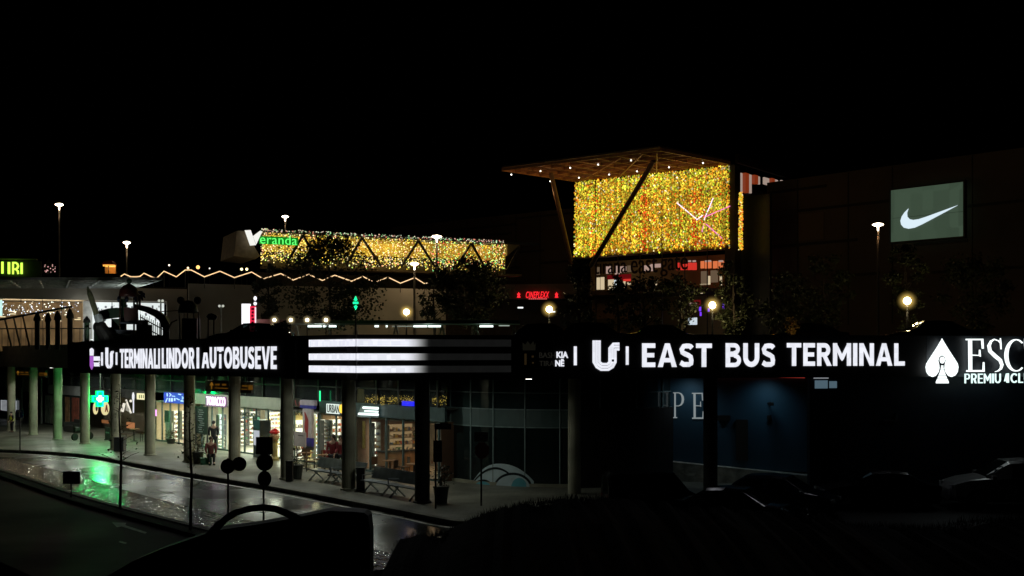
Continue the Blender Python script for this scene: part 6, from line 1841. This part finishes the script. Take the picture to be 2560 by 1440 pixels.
# ================================================================== CARS
tyrem = pbr("tyre", (.012, .012, .012), .8); cglass = glass("car_glass", (.10, .13, .13), .9, .02); chrome = pbr("chrome", (.6, .6, .6), .12, 1.0)
tailm = pbr("tail_lens", (.25, .01, .01), .15); headm = pbr("head_lens", (.6, .62, .65), .08)
def make_car(label, paint, loc, rz, kind="hatch", group=None, clear=None, scale=1.0):
    t = thing("parked_car", label, "car", loc, rz, group)
    t.scale = (scale,) * 3
    if kind == "hatch":
        st = [(-2.0, .50, .80, .80), (-1.98, .70, .92, .95), (-1.80, .80, .95, 1.15), (-1.35, .86, .96, 1.44), (-.5, .88, .95, 1.50), (.25, .88, .94, 1.46), (1.0, .87, .92, .97), (1.5, .84, .86, .88), (1.9, .76, .74, .75), (2.05, .60, .58, .58)]
        cab = (2, 6)
    elif kind == "van":
        st = [(-2.3, .84, 1.0, 1.0), (-2.29, .90, 1.05, 1.75), (-2.1, .92, 1.1, 1.95), (-1.0, .93, 1.1, 1.98), (.2, .93, 1.1, 1.97), (1.0, .92, 1.08, 1.90), (1.65, .90, 1.04, 1.10), (2.0, .86, .90, .92), (2.25, .78, .72, .74), (2.3, .7, .6, .6)]
        cab = (2, 6)
    else:
        st = [(-2.25, .55, .70, .70), (-2.2, .76, .90, .92), (-1.75, .84, .95, .98), (-1.05, .87, .94, 1.38), (-.4, .88, .93, 1.43), (.3, .88, .92, 1.40), (1.1, .87, .90, .93), (1.6, .84, .84, .86), (2.1, .76, .70, .71), (2.25, .60, .55, .55)]
        cab = (2, 6)
    rows = []
    for i, (x, w, belt, top) in enumerate(st):
        cabin = top > belt + .12
        wr = w * (.74 if cabin else .86)
        ring = [(0, .22), (w * .88, .22), (w, .36), (w * 1.0, .60), (w * .985, belt), (wr, top - (.07 if cabin else .015)), (wr * .72, top), (0, top + .01)]
        rows.append([(x, y, z) for y, z in ring] + [(x, -y, z) for y, z in reversed(ring[1:-1])])
    n = len(rows[0])
    body = MB(); wins = {}
    for r_ in rows: body.add(r_, [])
    for i in range(len(rows) - 1):
        ca, cb = st[i][3] > st[i][2] + .12, st[i + 1][3] > st[i + 1][2] + .12
        for k in range(n):
            k2 = (k + 1) % n
            q = [rows[i][k], rows[i][k2], rows[i + 1][k2], rows[i + 1][k]]
            side = k in (4, n - 5)
            topf = k in (5, 6, 7, n - 8, n - 7, n - 6) and k not in (4, n - 5)
            isw = (side and ca and cb) or (topf and (ca != cb))
            if kind == "van" and side and i in (1, 2): isw = False
            if not isw:
                body.f.append((i * n + k, i * n + k2, (i + 1) * n + k2, (i + 1) * n + k))
            else:
                c = sum((Vector(v) for v in q), Vector()) / 4
                if side: qi = [c + (Vector(v) - c) * .88 for v in q]
                else: qi = [Vector((c.x + (v[0] - c.x) * .92, v[1] * .98, c.z + (v[2] - c.z) * .92)) for v in q]
                o = len(body.v); body.add([Vector(v) for v in q] + qi, [])
                for e in range(4): body.f.append((o + e, o + (e + 1) % 4, o + 4 + (e + 1) % 4, o + 4 + e))
                key = ("side_window", k > 7) if side else ("windscreen" if q[0][0] > 0 else "rear_window", 0)
                wins.setdefault(key, MB()).add(qi, [(0, 1, 2, 3)])
    body.f.append(tuple(range(n))); body.f.append(tuple((len(rows) - 1) * n + k for k in reversed(range(n))))
    body.build("body", paint, t, smooth=False)
    for (nm, _k), wm in wins.items(): wm.build(nm, clear or cglass, t)
    Lx = st[-1][0]
    for sx in (-1.30, 1.30):
        for sy in (-1, 1):
            w_ = MB(); w_.tube([(sx, sy * .70, .31), (sx, sy * .90, .31)], .31, 18); wo = w_.build("wheel", tyrem, t)
            r_ = MB(); r_.tube([(sx, sy * .895, .31), (sx, sy * .912, .31)], .19, 14); r_.build("rim", chrome, wo)
    for sy in (-1, 1):
        MB().box((Lx - .10, sy * .58, .66 if kind != "van" else .78), (.14, .28, .12)).build("headlight", headm, t)
        MB().box((st[0][0] + .04, sy * .62, .80), (.10, .20, .16)).build("taillight", tailm, t)
        MB().box((.82, sy * .97, .98), (.12, .18, .12)).build("mirror", paint, t)
    MB().box((0, 0, .24), (Lx * 1.7, 1.3, .1)).build("underbody", black, t)
    return t
carblack = pbr("car_black", (.010, .011, .013), .10, var=.1, spec=.8); carblue = pbr("car_midnight", (.010, .014, .030), .10, var=.1, spec=.8)
carwhite = pbr("car_silver", (.5, .51, .51), .22, .3, var=.05); cargrey = pbr("car_graphite", (.03, .03, .032), .12, spec=.8)
def gp(px, Y, z=-0.2): return ((px - HX) / F * Y, Y, z)
make_car("dark sedan with a shining windscreen edge, nearer of the two before the navy wall", carblack, gp(1850, 36.2, -.42), R(-28), "sedan", "parked dark cars by the terminal", scale=.92)
make_car("dark hatchback behind the nearer sedan before the rough pale plinth", carblue, gp(1958, 39.2, -.40), R(-28), "hatch", "parked dark cars by the terminal", scale=.92)
make_car("dark boxy van parked before the black shutter", carblack, gp(1628, 40.0, -.42), R(8), "van", "parked dark cars by the terminal", scale=.74)
make_car("dark car half lost in shadow below the word Terminal with one headlight glint", cargrey, gp(2190, 40.6, -.34), R(176), "sedan", "parked dark cars by the terminal", scale=.94)
make_car("silver hatchback with dark windows at the right edge", carwhite, gp(2528, 40.4, -.28), R(174), "hatch", scale=1.14)
clearg = glass("car_glass_clear", (.75, .82, .82), .97, .02)
for px, Y, rz, lab, k in ((1375, 63, 3, "black car roof behind the parapet over the dim crest", "hatch"), (1495, 61, -2, "black car roof behind the parapet over the U emblem", "hatch"), (1665, 63, 2, "long black car roof behind the parapet over the word East", "sedan"), (2320, 56, 176, "dark car at the deck edge over the white spade sign", "sedan"), (628, 60, 180, "dark car behind the parapet below the red and white totem", "sedan"), (2010, 60, 178, "dark car behind the parapet over the word Terminal", "sedan")):
    make_car(lab, carblack, gp(px, Y, 5.48), R(rz), k, "cars on the parking deck")
Yc = 26.5
t = thing("arched_hoop", "black arched hoop standing against the light road in the foreground", "hoop", gp(640, Yc, -.25))
m = MB(); m.tube([W(520, 1345, Yc), W(545, 1314, Yc), W(566, 1296, Yc), W(590, 1281, Yc), W(622, 1272, Yc), W(655, 1268.5, Yc), W(688, 1272, Yc), W(715, 1282, Yc), W(742, 1296, Yc), W(760, 1320, Yc)], [.11, .10, .085, .08, .078, .078, .08, .085, .10, .11], 10)
m.build("hoop_tube", black, t, True)
t = thing("retaining_wall", "black foreground wall rising to a flat topped block at its right end", "wall", gp(760, Yc, -.25))
m = MB()
m.prism([W(150, 1500, Yc), W(260, 1445, Yc), W(330, 1404, Yc), W(400, 1374, Yc), W(470, 1350, Yc), W(540, 1326, Yc), W(640, 1312, Yc), W(716, 1299, Yc), W(770, 1288, Yc), W(823, 1277.5, Yc), W(880, 1279, Yc), W(910, 1282, Yc), W(920, 1290, Yc), W(925, 1330, Yc), ((925 - HX) / F * Yc, Yc, -.65), ((150 - HX) / F * Yc, Yc, -.65)], (0, .7, 0))
m.build("wall_body", black, t, True)

# ================================================================== ROADSIDE SIGNS SEEN FROM BEHIND
def post_sign(px, ybase, parts, label, zb=-.05, rear=black):
    b = ground_at(px, ybase, zb); Y = b.y
    t = thing("road_sign", label, "road sign", b)
    top = 0
    for (kind, cx, cy, w, h) in parts:
        c = W(cx, cy, Y - .08) - b; s = (Y - .08) / F
        m = MB()
        if kind == "rect": m.box((c.x, c.y, c.z), (w * s, .03, h * s))
        else:
            k = 8 if kind == "oct" else 24
            pts = [Vector((c.x + w * s / 2 * math.cos(6.2832 * (i + .5) / k), c.y, c.z + h * s / 2 * math.sin(6.2832 * (i + .5) / k))) for i in range(k)]
            m.prism(pts, (0, .03, 0))
        m.build("sign_plate", pbr("dark_red_plate", (.05, .006, .006), .6) if kind == "oct" else rear, t)
        top = max(top, c.z + h * s * .4)
    MB().tube([(0, 0, 0), (0, 0, top)], .032, 8).build("post", black, t)
    return t
post_sign(178, 1243, [("rect", 178.5, 1194, 43, 31)], "low rectangular sign board seen from behind beside the green puddle glow")
post_sign(570, 1288, [("round", 569, 1166, 36, 37), ("round", 598, 1160, 36, 36)], "pair of overlapping round signs on one post seen from behind")
post_sign(659, 1303, [("rect", 661, 1114, 42, 43), ("round", 661.5, 1156, 43, 43), ("round", 661, 1197, 34, 40)], "tall post with a square plate above two round plates seen from behind")
post_sign(1203, 1268, [("oct", 1205, 1126, 38, 44), ("rect", 1203, 1092, 34, 24)], "dark red octagon sign on a post before the round glass corner")
post_sign(1089, 1275, [("rect", 1094, 1128, 22, 54), ("rect", 1107, 1066, 42, 15)], "dark upright box sign and small plate beside the corner column")
sp = ground_at(50, 1128, 0.0)
t = thing("one_way_sign", "blue sign with a white upward arrow at the far left kerb", "road sign", sp)
hh = (1128 - 1034) / F * sp.y; ww = 18 / F * sp.y
MB().tube([(0, 0, 0), (0, 0, hh)], .035, 8).build("post", dark, t)
MB().box((0, -.05, hh), (ww, .03, ww * 1.05)).build("sign_plate", pbr("sign_blue", (.015, .03, .16), .5), t)
m = MB(); m.box((0, -.075, hh - .03), (.06, .012, .30)); m.prism([(-.13, -.081, hh + .08), (.13, -.081, hh + .08), (0, -.081, hh + .24)], (0, .012, 0)); m.build("arrow", pbr("sign_white", (.7, .7, .7), .5), t)

# ================================================================== BENCHES, POTS, BINS
bs = pbr("bench_steel", (.42, .46, .50), .28, .85)
def bench():
    t = thing("metal_bench", "steel waiting bench nearest the column with the dark bin", "bench", (0, 0, 0), 0, "steel benches under the deck")
    MB().box((0, 0, .44), (1.85, .50, .03)).build("seat", bs, t)
    m = MB(); m.hexa([(-.92, -.26, .50), (.92, -.26, .50), (.92, -.24, .50), (-.92, -.24, .50), (-.92, -.42, .92), (.92, -.42, .92), (.92, -.40, .92), (-.92, -.40, .92)]); m.build("backrest", bs, t)
    for s in (-.62, .62):
        m = MB(); m.bar((s, .30, 0), (s, -.14, .42), .045); m.bar((s, -.36, 0), (s, .10, .42), .045); m.build("leg", bs, t)
        m = MB(); m.bar((s * 1.42, -.28, .62), (s * 1.42, .20, .64), .05, .03); m.bar((s * 1.42, .18, .45), (s * 1.42, .18, .63), .03); m.build("armrest", bs, t)
    MB().bar((-.9, 0, .40), (.9, 0, .40), .06).build("cross_bar", bs, t)
    return t
bb = bench()
def bpos(px, py): p = ground_at(px, py); return (p.x, p.y, 0.0)
bb.location = bpos(808, 1203); bb.rotation_euler = (0, 0, UANG)
for (px, py, lab) in ((866, 1213, "steel waiting bench partly hidden behind the pale front column"), (948, 1234, "steel waiting bench right of the pale front column"), (1016, 1247, "steel waiting bench touching the dark corner column")):
    dup(bb, bpos(px, py), UANG, lab)
potm = pbr("plant_pot", (.03, .035, .03), .6)
def potted(px, py, label, h=.55, pl=.75, seed=1, loc=None):
    r = random.Random(seed)
    t = thing("potted_plant", label, "plant", loc or bpos(px, py))
    MB().lathe((0, 0, 0), [(.20, 0), (.27, h), (.29, h), (.29, h + .04), (.22, h + .04)], 14).build("pot", potm, t)
    m = MB(); m.tube([(0, 0, h), (0, 0, h + pl * .5)], .025, 6); m.build("stem", bark, t)
    m = MB()
    for i in range(260):
        d = Vector((r.gauss(0, .16), r.gauss(0, .16), r.uniform(.05, 1) * pl + h)); u = Vector((r.uniform(-1, 1), r.uniform(-1, 1), r.uniform(-.5, .6))) * .11; w = Vector((r.uniform(-1, 1), r.uniform(-1, 1), r.uniform(-1, 1))) * .03
        m.add([d, d + u * .5 + w, d + u, d + u * .5 - w], [(0, 1, 2, 3)])
    m.build("foliage", leafm, t)
potted(742, 1197, "potted shrub right of the column with the dark bin", seed=3)
potted(1103, 1258, "potted shrub beside the dark corner column near the kerb", seed=4)
potted(495, 1158, "potted shrub under the black menu board", .5, .9, seed=5)
potted(427, 1109, "small leafy plant before the lit corner shop door", .25, .55, seed=6)
t = thing("litter_bin", "black upright litter bin at the foot of the column beside the potted shrub", "bin", bpos(724, 1203))
MB().box((0, 0, .40), (.26, .26, .80)).build("bin_body", black, t); MB().box((0, 0, .82), (.29, .29, .04)).build("lid", dark, t); MB().box((0, -.135, .68), (.18, .01, .10)).build("slot", dark, t)
t = thing("litter_bin", "dark grey square litter bin at the foot of the column past the green cross", "bin", bpos(300, 1128))
MB().box((0, 0, .36), (.52, .45, .72)).build("bin_body", pbr("bin_grey", (.05, .055, .065), .6), t); MB().box((0, 0, .74), (.56, .49, .05)).build("lid", dark, t)
t = thing("litter_bin", "tall black bin leaning on the pale front column, right side", "bin", bpos(902, 1226))
MB().box((0, 0, .42), (.30, .30, .84)).build("bin_body", black, t); MB().box((0, 0, .86), (.34, .34, .05)).build("lid", dark, t)
# red topped machine, black cabinet
t = thing("gumball_machine", "red topped vending globe machine before the lit tobacco shelf", "vending machine", L(s_of(686, 26.2), 26.2))
MB().lathe((0, 0, 0), [(.24, 0), (.24, .1), (.16, .2), (.16, .85), (.22, .95)], 14).build("stand", pbr("machine_brass", (.25, .2, .08), .5), t)
MB().ball((0, 0, 1.15), .25, 14).build("globe", pbr("machine_globe", (.3, .18, .1), .2), t, smooth=True)
MB().lathe((0, 0, 1.33), [(.25, 0), (.24, .1), (.14, .2), (.02, .24)], 14).build("cap", pbr("machine_red", (.55, .02, .02), .3), t, smooth=True)
t = thing("drinks_fridge", "glass drinks cabinet with a dark top and green writing in the shop doorway", "fridge", L(s_of(655, 26.5), 26.5), UANG)
MB().box((0, 0, .95), (.75, .6, 1.9)).build("cabinet_body", pbr("fridge_dark", (.02, .03, .035), .4), t)
MB().box((0, .305, 1.0), (.62, .01, .75)).build("lit_door", emis("fridge_light", (.85, .9, 1.0), .5), t)
MB().box((0, .306, 1.66), (.66, .01, .40)).build("header", pbr("fridge_teal", (.04, .11, .13), .3), t)
t = thing("advertising_board", "teal board with bright green glowing writing hanging in the tobacco shop", "board", SH.at(640, 1.9, -.1))
m = MB(); slab(m, SH, 633, 651, 1040, 1063, -.25, .04); m.build("panel", pbr("teal_board", (.02, .08, .06), .5), t, True)
m = MB()
for (a, b, y) in ((640, 649, 1043), (640, 650, 1046), (635, 644, 1053), (642, 650, 1053), (635, 650, 1058)): slab(m, SH, a, b, y, y + 2.6, -.2, .02)
m.build("lettering", emis("green_writing", (.35, 1, .6), .7), t, True)
# outdoor cafe tables and chairs in front of the cafe
def cafe_set(label_t, px, py, cols, seed):
    r = random.Random(seed); p = ground_at(px, py)
    t = thing("cafe_table", label_t, "table", (p.x, p.y, 0), 0, "small dark cafe tables")
    MB().lathe((0, 0, .72), [(.33, 0), (.33, .03)], 16).build("tabletop", wood, t); MB().lathe((0, 0, 0), [(.22, 0), (.2, .03), (.035, .05), (.035, .72)], 12).build("leg", dark, t)
    for i, (a, lab, cm) in enumerate(cols):
        c = thing("cafe_chair", lab, "chair", (p.x + .62 * math.cos(a), p.y + .62 * math.sin(a), 0), a + math.pi / 2, "cafe chairs under the deck")
        MB().box((0, 0, .45), (.40, .40, .04)).build("seat", cm, c); MB().box((0, -.19, .70), (.40, .03, .34)).build("backrest", cm, c)
        for sx in (-1, 1):
            for sy in (-1, 1): MB().tube([(sx * .18, sy * .18, 0), (sx * .17, sy * .17, .44)], .014, 5).build("leg", dark, c)
redm = pbr("chair_red", (.20, .015, .015), .6); brn = pbr("chair_brown", (.10, .05, .025), .6)
cafe_set("small dark table nearest the benches before the cafe glass", 975, 1195, [(R(150), "brown chair left of the table nearest the benches", brn), (R(20), "brown chair right of the table nearest the benches", brn)], 1)
cafe_set("small dark table close to the dark corner column", 1035, 1205, [(R(160), "brown chair between the two tables right of the bakery", brn), (R(-60), "red chair beside the dark corner column", redm)], 2)
cafe_set("small dark table behind the first steel bench", 765, 1172, [(R(100), "brown chair behind the table by the white banner", brn), (R(-10), "brown chair right of the table by the white banner", brn)], 3)
cafe_set("small dark table left of the pale front column behind the people", 812, 1178, [(R(185), "brown chair between the white banner and the standing people", brn), (R(90), "red chair at the bakery entrance", redm)], 4)
cafe_set("small dark table before the dim cafe by the round letters", 335, 1103, [(R(200), "brown chair left of the table before the dim cafe", brn), (R(0), "brown chair right of the table before the dim cafe", brn)], 5)
# dark low sofa, scooter and A-board near the left columns
c = L(s_of(186, 25.6), 25.6)
t = thing("sofa", "low black outdoor sofa between the left columns", "sofa", c, UANG)
MB().box((0, 0, .24), (1.9, .8, .40)).build("seat", black, t); MB().box((0, -.36, .55), (1.9, .16, .55)).build("backrest", black, t)
for s in (-1, 1): MB().box((s * .98, 0, .38), (.14, .8, .55)).build("armrest", black, t)
c = ground_at(204, 1100)
t = thing("scooter", "dark motor scooter half hidden behind the green lit column", "scooter", (c.x, c.y, 0), R(60))
m = MB(); m.tube([(-.55, 0, .62), (-.1, 0, .66), (.05, 0, .45), (.35, 0, .35), (.5, 0, .75), (.45, 0, 1.0)], [.13, .14, .13, .10, .07, .04], 10); m.build("body", black, t)
for x in (-.5, .62): MB().tube([(x, -.05, .22), (x, .05, .22)], .22, 16).build("wheel", tyrem, t)
MB().bar((.45, -.28, 1.0), (.45, .28, 1.0), .035).build("handlebar", dark, t); MB().box((-.25, 0, .76), (.6, .24, .1)).build("saddle", black, t); MB().ball((.56, 0, .86), .07, 8).build("headlight", headm, t)
c = L(s_of(270, 24.6), 24.6)
t = thing("sandwich_board", "small black sandwich board with pale writing below the cream letters", "sandwich board", c, UANG)
MB().box((0, 0, .42), (.85, .06, .75)).build("board_panel", black, t); MB().box((0, .035, .48), (.6, .006, .09)).build("lettering", pbr("pale_ink", (.2, .28, .28), .6), t)
for s in (-.36, .36): MB().box((s, -.06, .04), (.05, .3, .08)).build("foot", dark, t)
# info board at the far left
t = thing("notice_board", "white twin panel notice board with red header at the far left", "notice board", SH.at(23, 1.3, 0.1))
m = MB(); slab(m, SH, 3, 23, 1001, 1027, .12, .04); slab(m, SH, 24, 42, 1001, 1027, .12, .04); m.build("panel", emis("notice_white", (.75, .80, .85), .32), t, True)
m = MB(); slab(m, SH, 12, 35, 993, 998, .12, .05); slab(m, SH, 1, 42, 1027.5, 1030.5, .12, .05); m.build("header", pbr("notice_red", (.28, .02, .04), .5), t, True)
m = MB()
for i in range(7): slab(m, SH, 5, 21 - (i % 3), 1004 + i * 3.1, 1005 + i * 3.1, .162, .004); slab(m, SH, 26, 40 - (i % 2), 1004 + i * 3.1, 1005 + i * 3.1, .162, .004)
m.build("lettering", pbr("notice_ink", (.2, .22, .25), .6), t, True)

# ================================================================== PEOPLE
def skin_mesh(name, nodes, edges, mat_, parent, sub=1):
    me = bpy.data.meshes.new("skin"); me.from_pydata([n[0] for n in nodes], edges, [])
    ob = bpy.data.objects.new("skin", me); COL.objects.link(ob)
    md = ob.modifiers.new("skin", 'SKIN'); md.use_smooth_shade = True
    for i, n in enumerate(nodes):
        me.skin_vertices[0].data[i].radius = (n[1], n[2] if len(n) > 2 else n[1])
        me.skin_vertices[0].data[i].use_root = (i == 0)
    s = ob.modifiers.new("sub", 'SUBSURF'); s.levels = s.render_levels = sub
    bpy.context.view_layer.update()
    dg = bpy.context.evaluated_depsgraph_get()
    out = bpy.data.meshes.new_from_object(ob.evaluated_get(dg))
    bpy.data.objects.remove(ob); bpy.data.meshes.remove(me)
    out.name = name
    out.materials.clear(); out.materials.append(mat_)
    o = bpy.data.objects.new(name, out); COL.objects.link(o); o.parent = parent
    return o
skinm = pbr("skin", (.42, .26, .19), .6, var=.05)
def person(label, loc, rz, top, legs, hairm, long_hair=False, hi=1.72, lean=0.0, arm=(.15, .05), vest=None, seated=False):
    t = thing("person", label, "person", loc, rz); k = hi / 1.72
    def S(p): return (p[0] * k, (p[1] + lean * max(0, p[2] - .9)) * k, p[2] * k)
    zs = -.42 if seated else 0
    hip = .93 + zs
    nodes, edges = [], []
    def nd(p, r, r2=None): nodes.append((S(p), r * k, (r2 or r) * k)); return len(nodes) - 1
    pel = nd((0, 0, hip), .13, .10); b = nd((0, 0, hip + .22), .12, .09); ch = nd((0, .01, hip + .42), .15, .10); ne = nd((0, 0, hip + .56), .055); hd = nd((0, .02, hip + .66), .08, .09); tp = nd((0, .02, hip + .76), .06, .07)
    edges += [(pel, b), (b, ch), (ch, ne), (ne, hd), (hd, tp)]
    no = nd((0, .12, hip + .665), .018); edges.append((hd, no))
    for s in (-1, 1):
        if seated: kn, an, to = (s * .11, .42, hip - .02), (s * .11, .44, .08), (s * .11, .58, .04)
        else: kn, an, to = (s * .10, .03, .50), (s * .10, 0, .08), (s * .11, .14, .04)
        a = nd((s * .09, .02, hip - .08), .085); c = nd(kn, .06); d = nd(an, .042); e = nd(to, .035); edges += [(pel, a), (a, c), (c, d), (d, e)]
        sh = nd((s * .19, 0, hip + .46), .055); el = nd((s * (.24), arm[1], hip + .18), .042); wr = nd((s * (.20), .06 + arm[0], hip + .0), .03); pm = nd((s * .195, .09 + arm[0], hip - .07), .032, .018)
        edges += [(ch, sh), (sh, el), (el, wr), (wr, pm)]
        for f in range(4):
            q = nd((s * .195 + (f - 1.5) * .017, .10 + arm[0], hip - .13 - .008 * (f in (1, 2))), .009); q2 = nd((s * .195 + (f - 1.5) * .017, .125 + arm[0], hip - .165 - .01 * (f in (1, 2))), .008); edges += [(pm, q), (q, q2)]
        th = nd((s * .195 - s * .045, .11 + arm[0], hip - .09), .009); edges.append((pm, th))
    skin_mesh("body", nodes, edges, skinm, t)
    nodes, edges = [], []
    j0 = nd((0, 0, hip - .10), .165, .13); j1 = nd((0, 0, hip + .2), .15, .115); j2 = nd((0, .01, hip + .44), .175, .12); j3 = nd((0, 0, hip + .53), .075); edges += [(j0, j1), (j1, j2), (j2, j3)]
    for s in (-1, 1):
        sh = nd((s * .20, 0, hip + .45), .075); el = nd((s * .245, arm[1], hip + .18), .062); wr = nd((s * .20, .055 + arm[0], hip + .02), .048); edges += [(j2, sh), (sh, el), (el, wr)]
    skin_mesh("jacket", nodes, edges, top, t)
    if vest:
        nodes, edges = [], []
        j0 = nd((0, 0, hip - .06), .20, .19); j1 = nd((0, 0, hip + .2), .19, .18); j2 = nd((0, .01, hip + .48), .215, .185); edges += [(j0, j1), (j1, j2)]
        skin_mesh("safety_vest", nodes, edges, vest, t)
    nodes, edges = [], []
    p0 = nd((0, 0, hip - .02), .14, .115)
    for s in (-1, 1):
        if seated: kn, an = (s * .11, .42, hip - .02), (s * .11, .44, .10)
        else: kn, an = (s * .10, .03, .50), (s * .10, 0, .10)
        a = nd((s * .095, .02, hip - .10), .10); c = nd(kn, .075); d = nd(an, .058); edges += [(p0, a), (a, c), (c, d)]
    skin_mesh("trousers", nodes, edges, legs, t)
    m = MB(); c = Vector(S((0, -.005, hip + .72))); m.ball(c, .105 * k, 14, .95, 1.05, .95); 
    if long_hair: m.tube([S((0, -.05, hip + .72)), S((0, -.085, hip + .58)), S((0, -.09, hip + .42))], [.095 * k, .10 * k, .05 * k], 10)
    m.build("hair", hairm, t, smooth=True)
    for s in (-1, 1):
        MB().ball(S((s * .032, .105, hip + .69)), .011 * k, 6).build("eye", black, t)
        MB().box(S((s * .10, .10 + (.48 if seated else -.04), .03)), (.09 * k, .25 * k, .07 * k)).build("shoe", black, t)
    return t
redj = pbr("jacket_red", (.16, .012, .016), .8); dkj = pbr("jacket_dark", (.015, .015, .02), .85); dkt = pbr("trousers_dark", (.012, .013, .018), .85); hair = pbr("hair_brown", (.035, .018, .01), .6); hairb = pbr("hair_black", (.012, .01, .01), .6)
hv = pbr("vest_yellow", (.78, .86, .04), .7); hv.node_tree.nodes["Principled BSDF"].inputs["Emission Strength"].default_value = 0
p = ground_at(30, 1080.5); person("person in a yellow safety vest standing stooped at the far left", p, R(150), dkj, dkt, hairb, hi=1.38, lean=.12, vest=hv)
p = ground_at(832, 1189); person("person with dark hair in a dark red coat beside the pale front column", p, R(160), redj, dkt, hair, True, 1.76)
p = ground_at(851, 1187); person("person with brown hair half hidden behind the pale front column", p, R(190), redj, dkt, hair, True, 1.70)
p = ground_at(534, 1134); person("person in dark clothes standing at the tobacco shop door", p, R(20), dkj, dkt, hairb, False, 1.72)
p = ground_at(527, 1160); person("person in a dull red top sitting left of the wide column", p, R(200), pbr("top_dull_red", (.13, .035, .03), .8), dkt, hair, False, 1.70, seated=True)
t = thing("cafe_chair", "dark stool under the sitting person in the dull red top", "chair", (p.x, p.y, 0), R(200), "cafe chairs under the deck")
MB().box((0, -.02, .38), (.38, .36, .04)).build("seat", dark, t)
for sx in (-1, 1):
    for sy in (-1, 1): MB().tube([(sx * .16, sy * .15 - .02, 0), (sx * .15, sy * .14 - .02, .37)], .015, 5).build("leg", dark, t)
q = ground_at(515, 1161); t = thing("crate", "green open crate on the pavement by the sitting person", "crate", (q.x, q.y, 0), R(20))
m = MB(); m.box((0, 0, .03), (.5, .36, .04))
for a, b, w, d in ((0, .17, .5, .02), (0, -.17, .5, .02), (.24, 0, .02, .32), (-.24, 0, .02, .32)): m.box((a, b, .17), (w, d, .24))
m.build("crate_body", pbr("crate_green", (.02, .10, .05), .6), t); MB().box((0, 0, .30), (.54, .40, .02)).build("rim", pbr("crate_rim", (.03, .13, .07), .6), t)
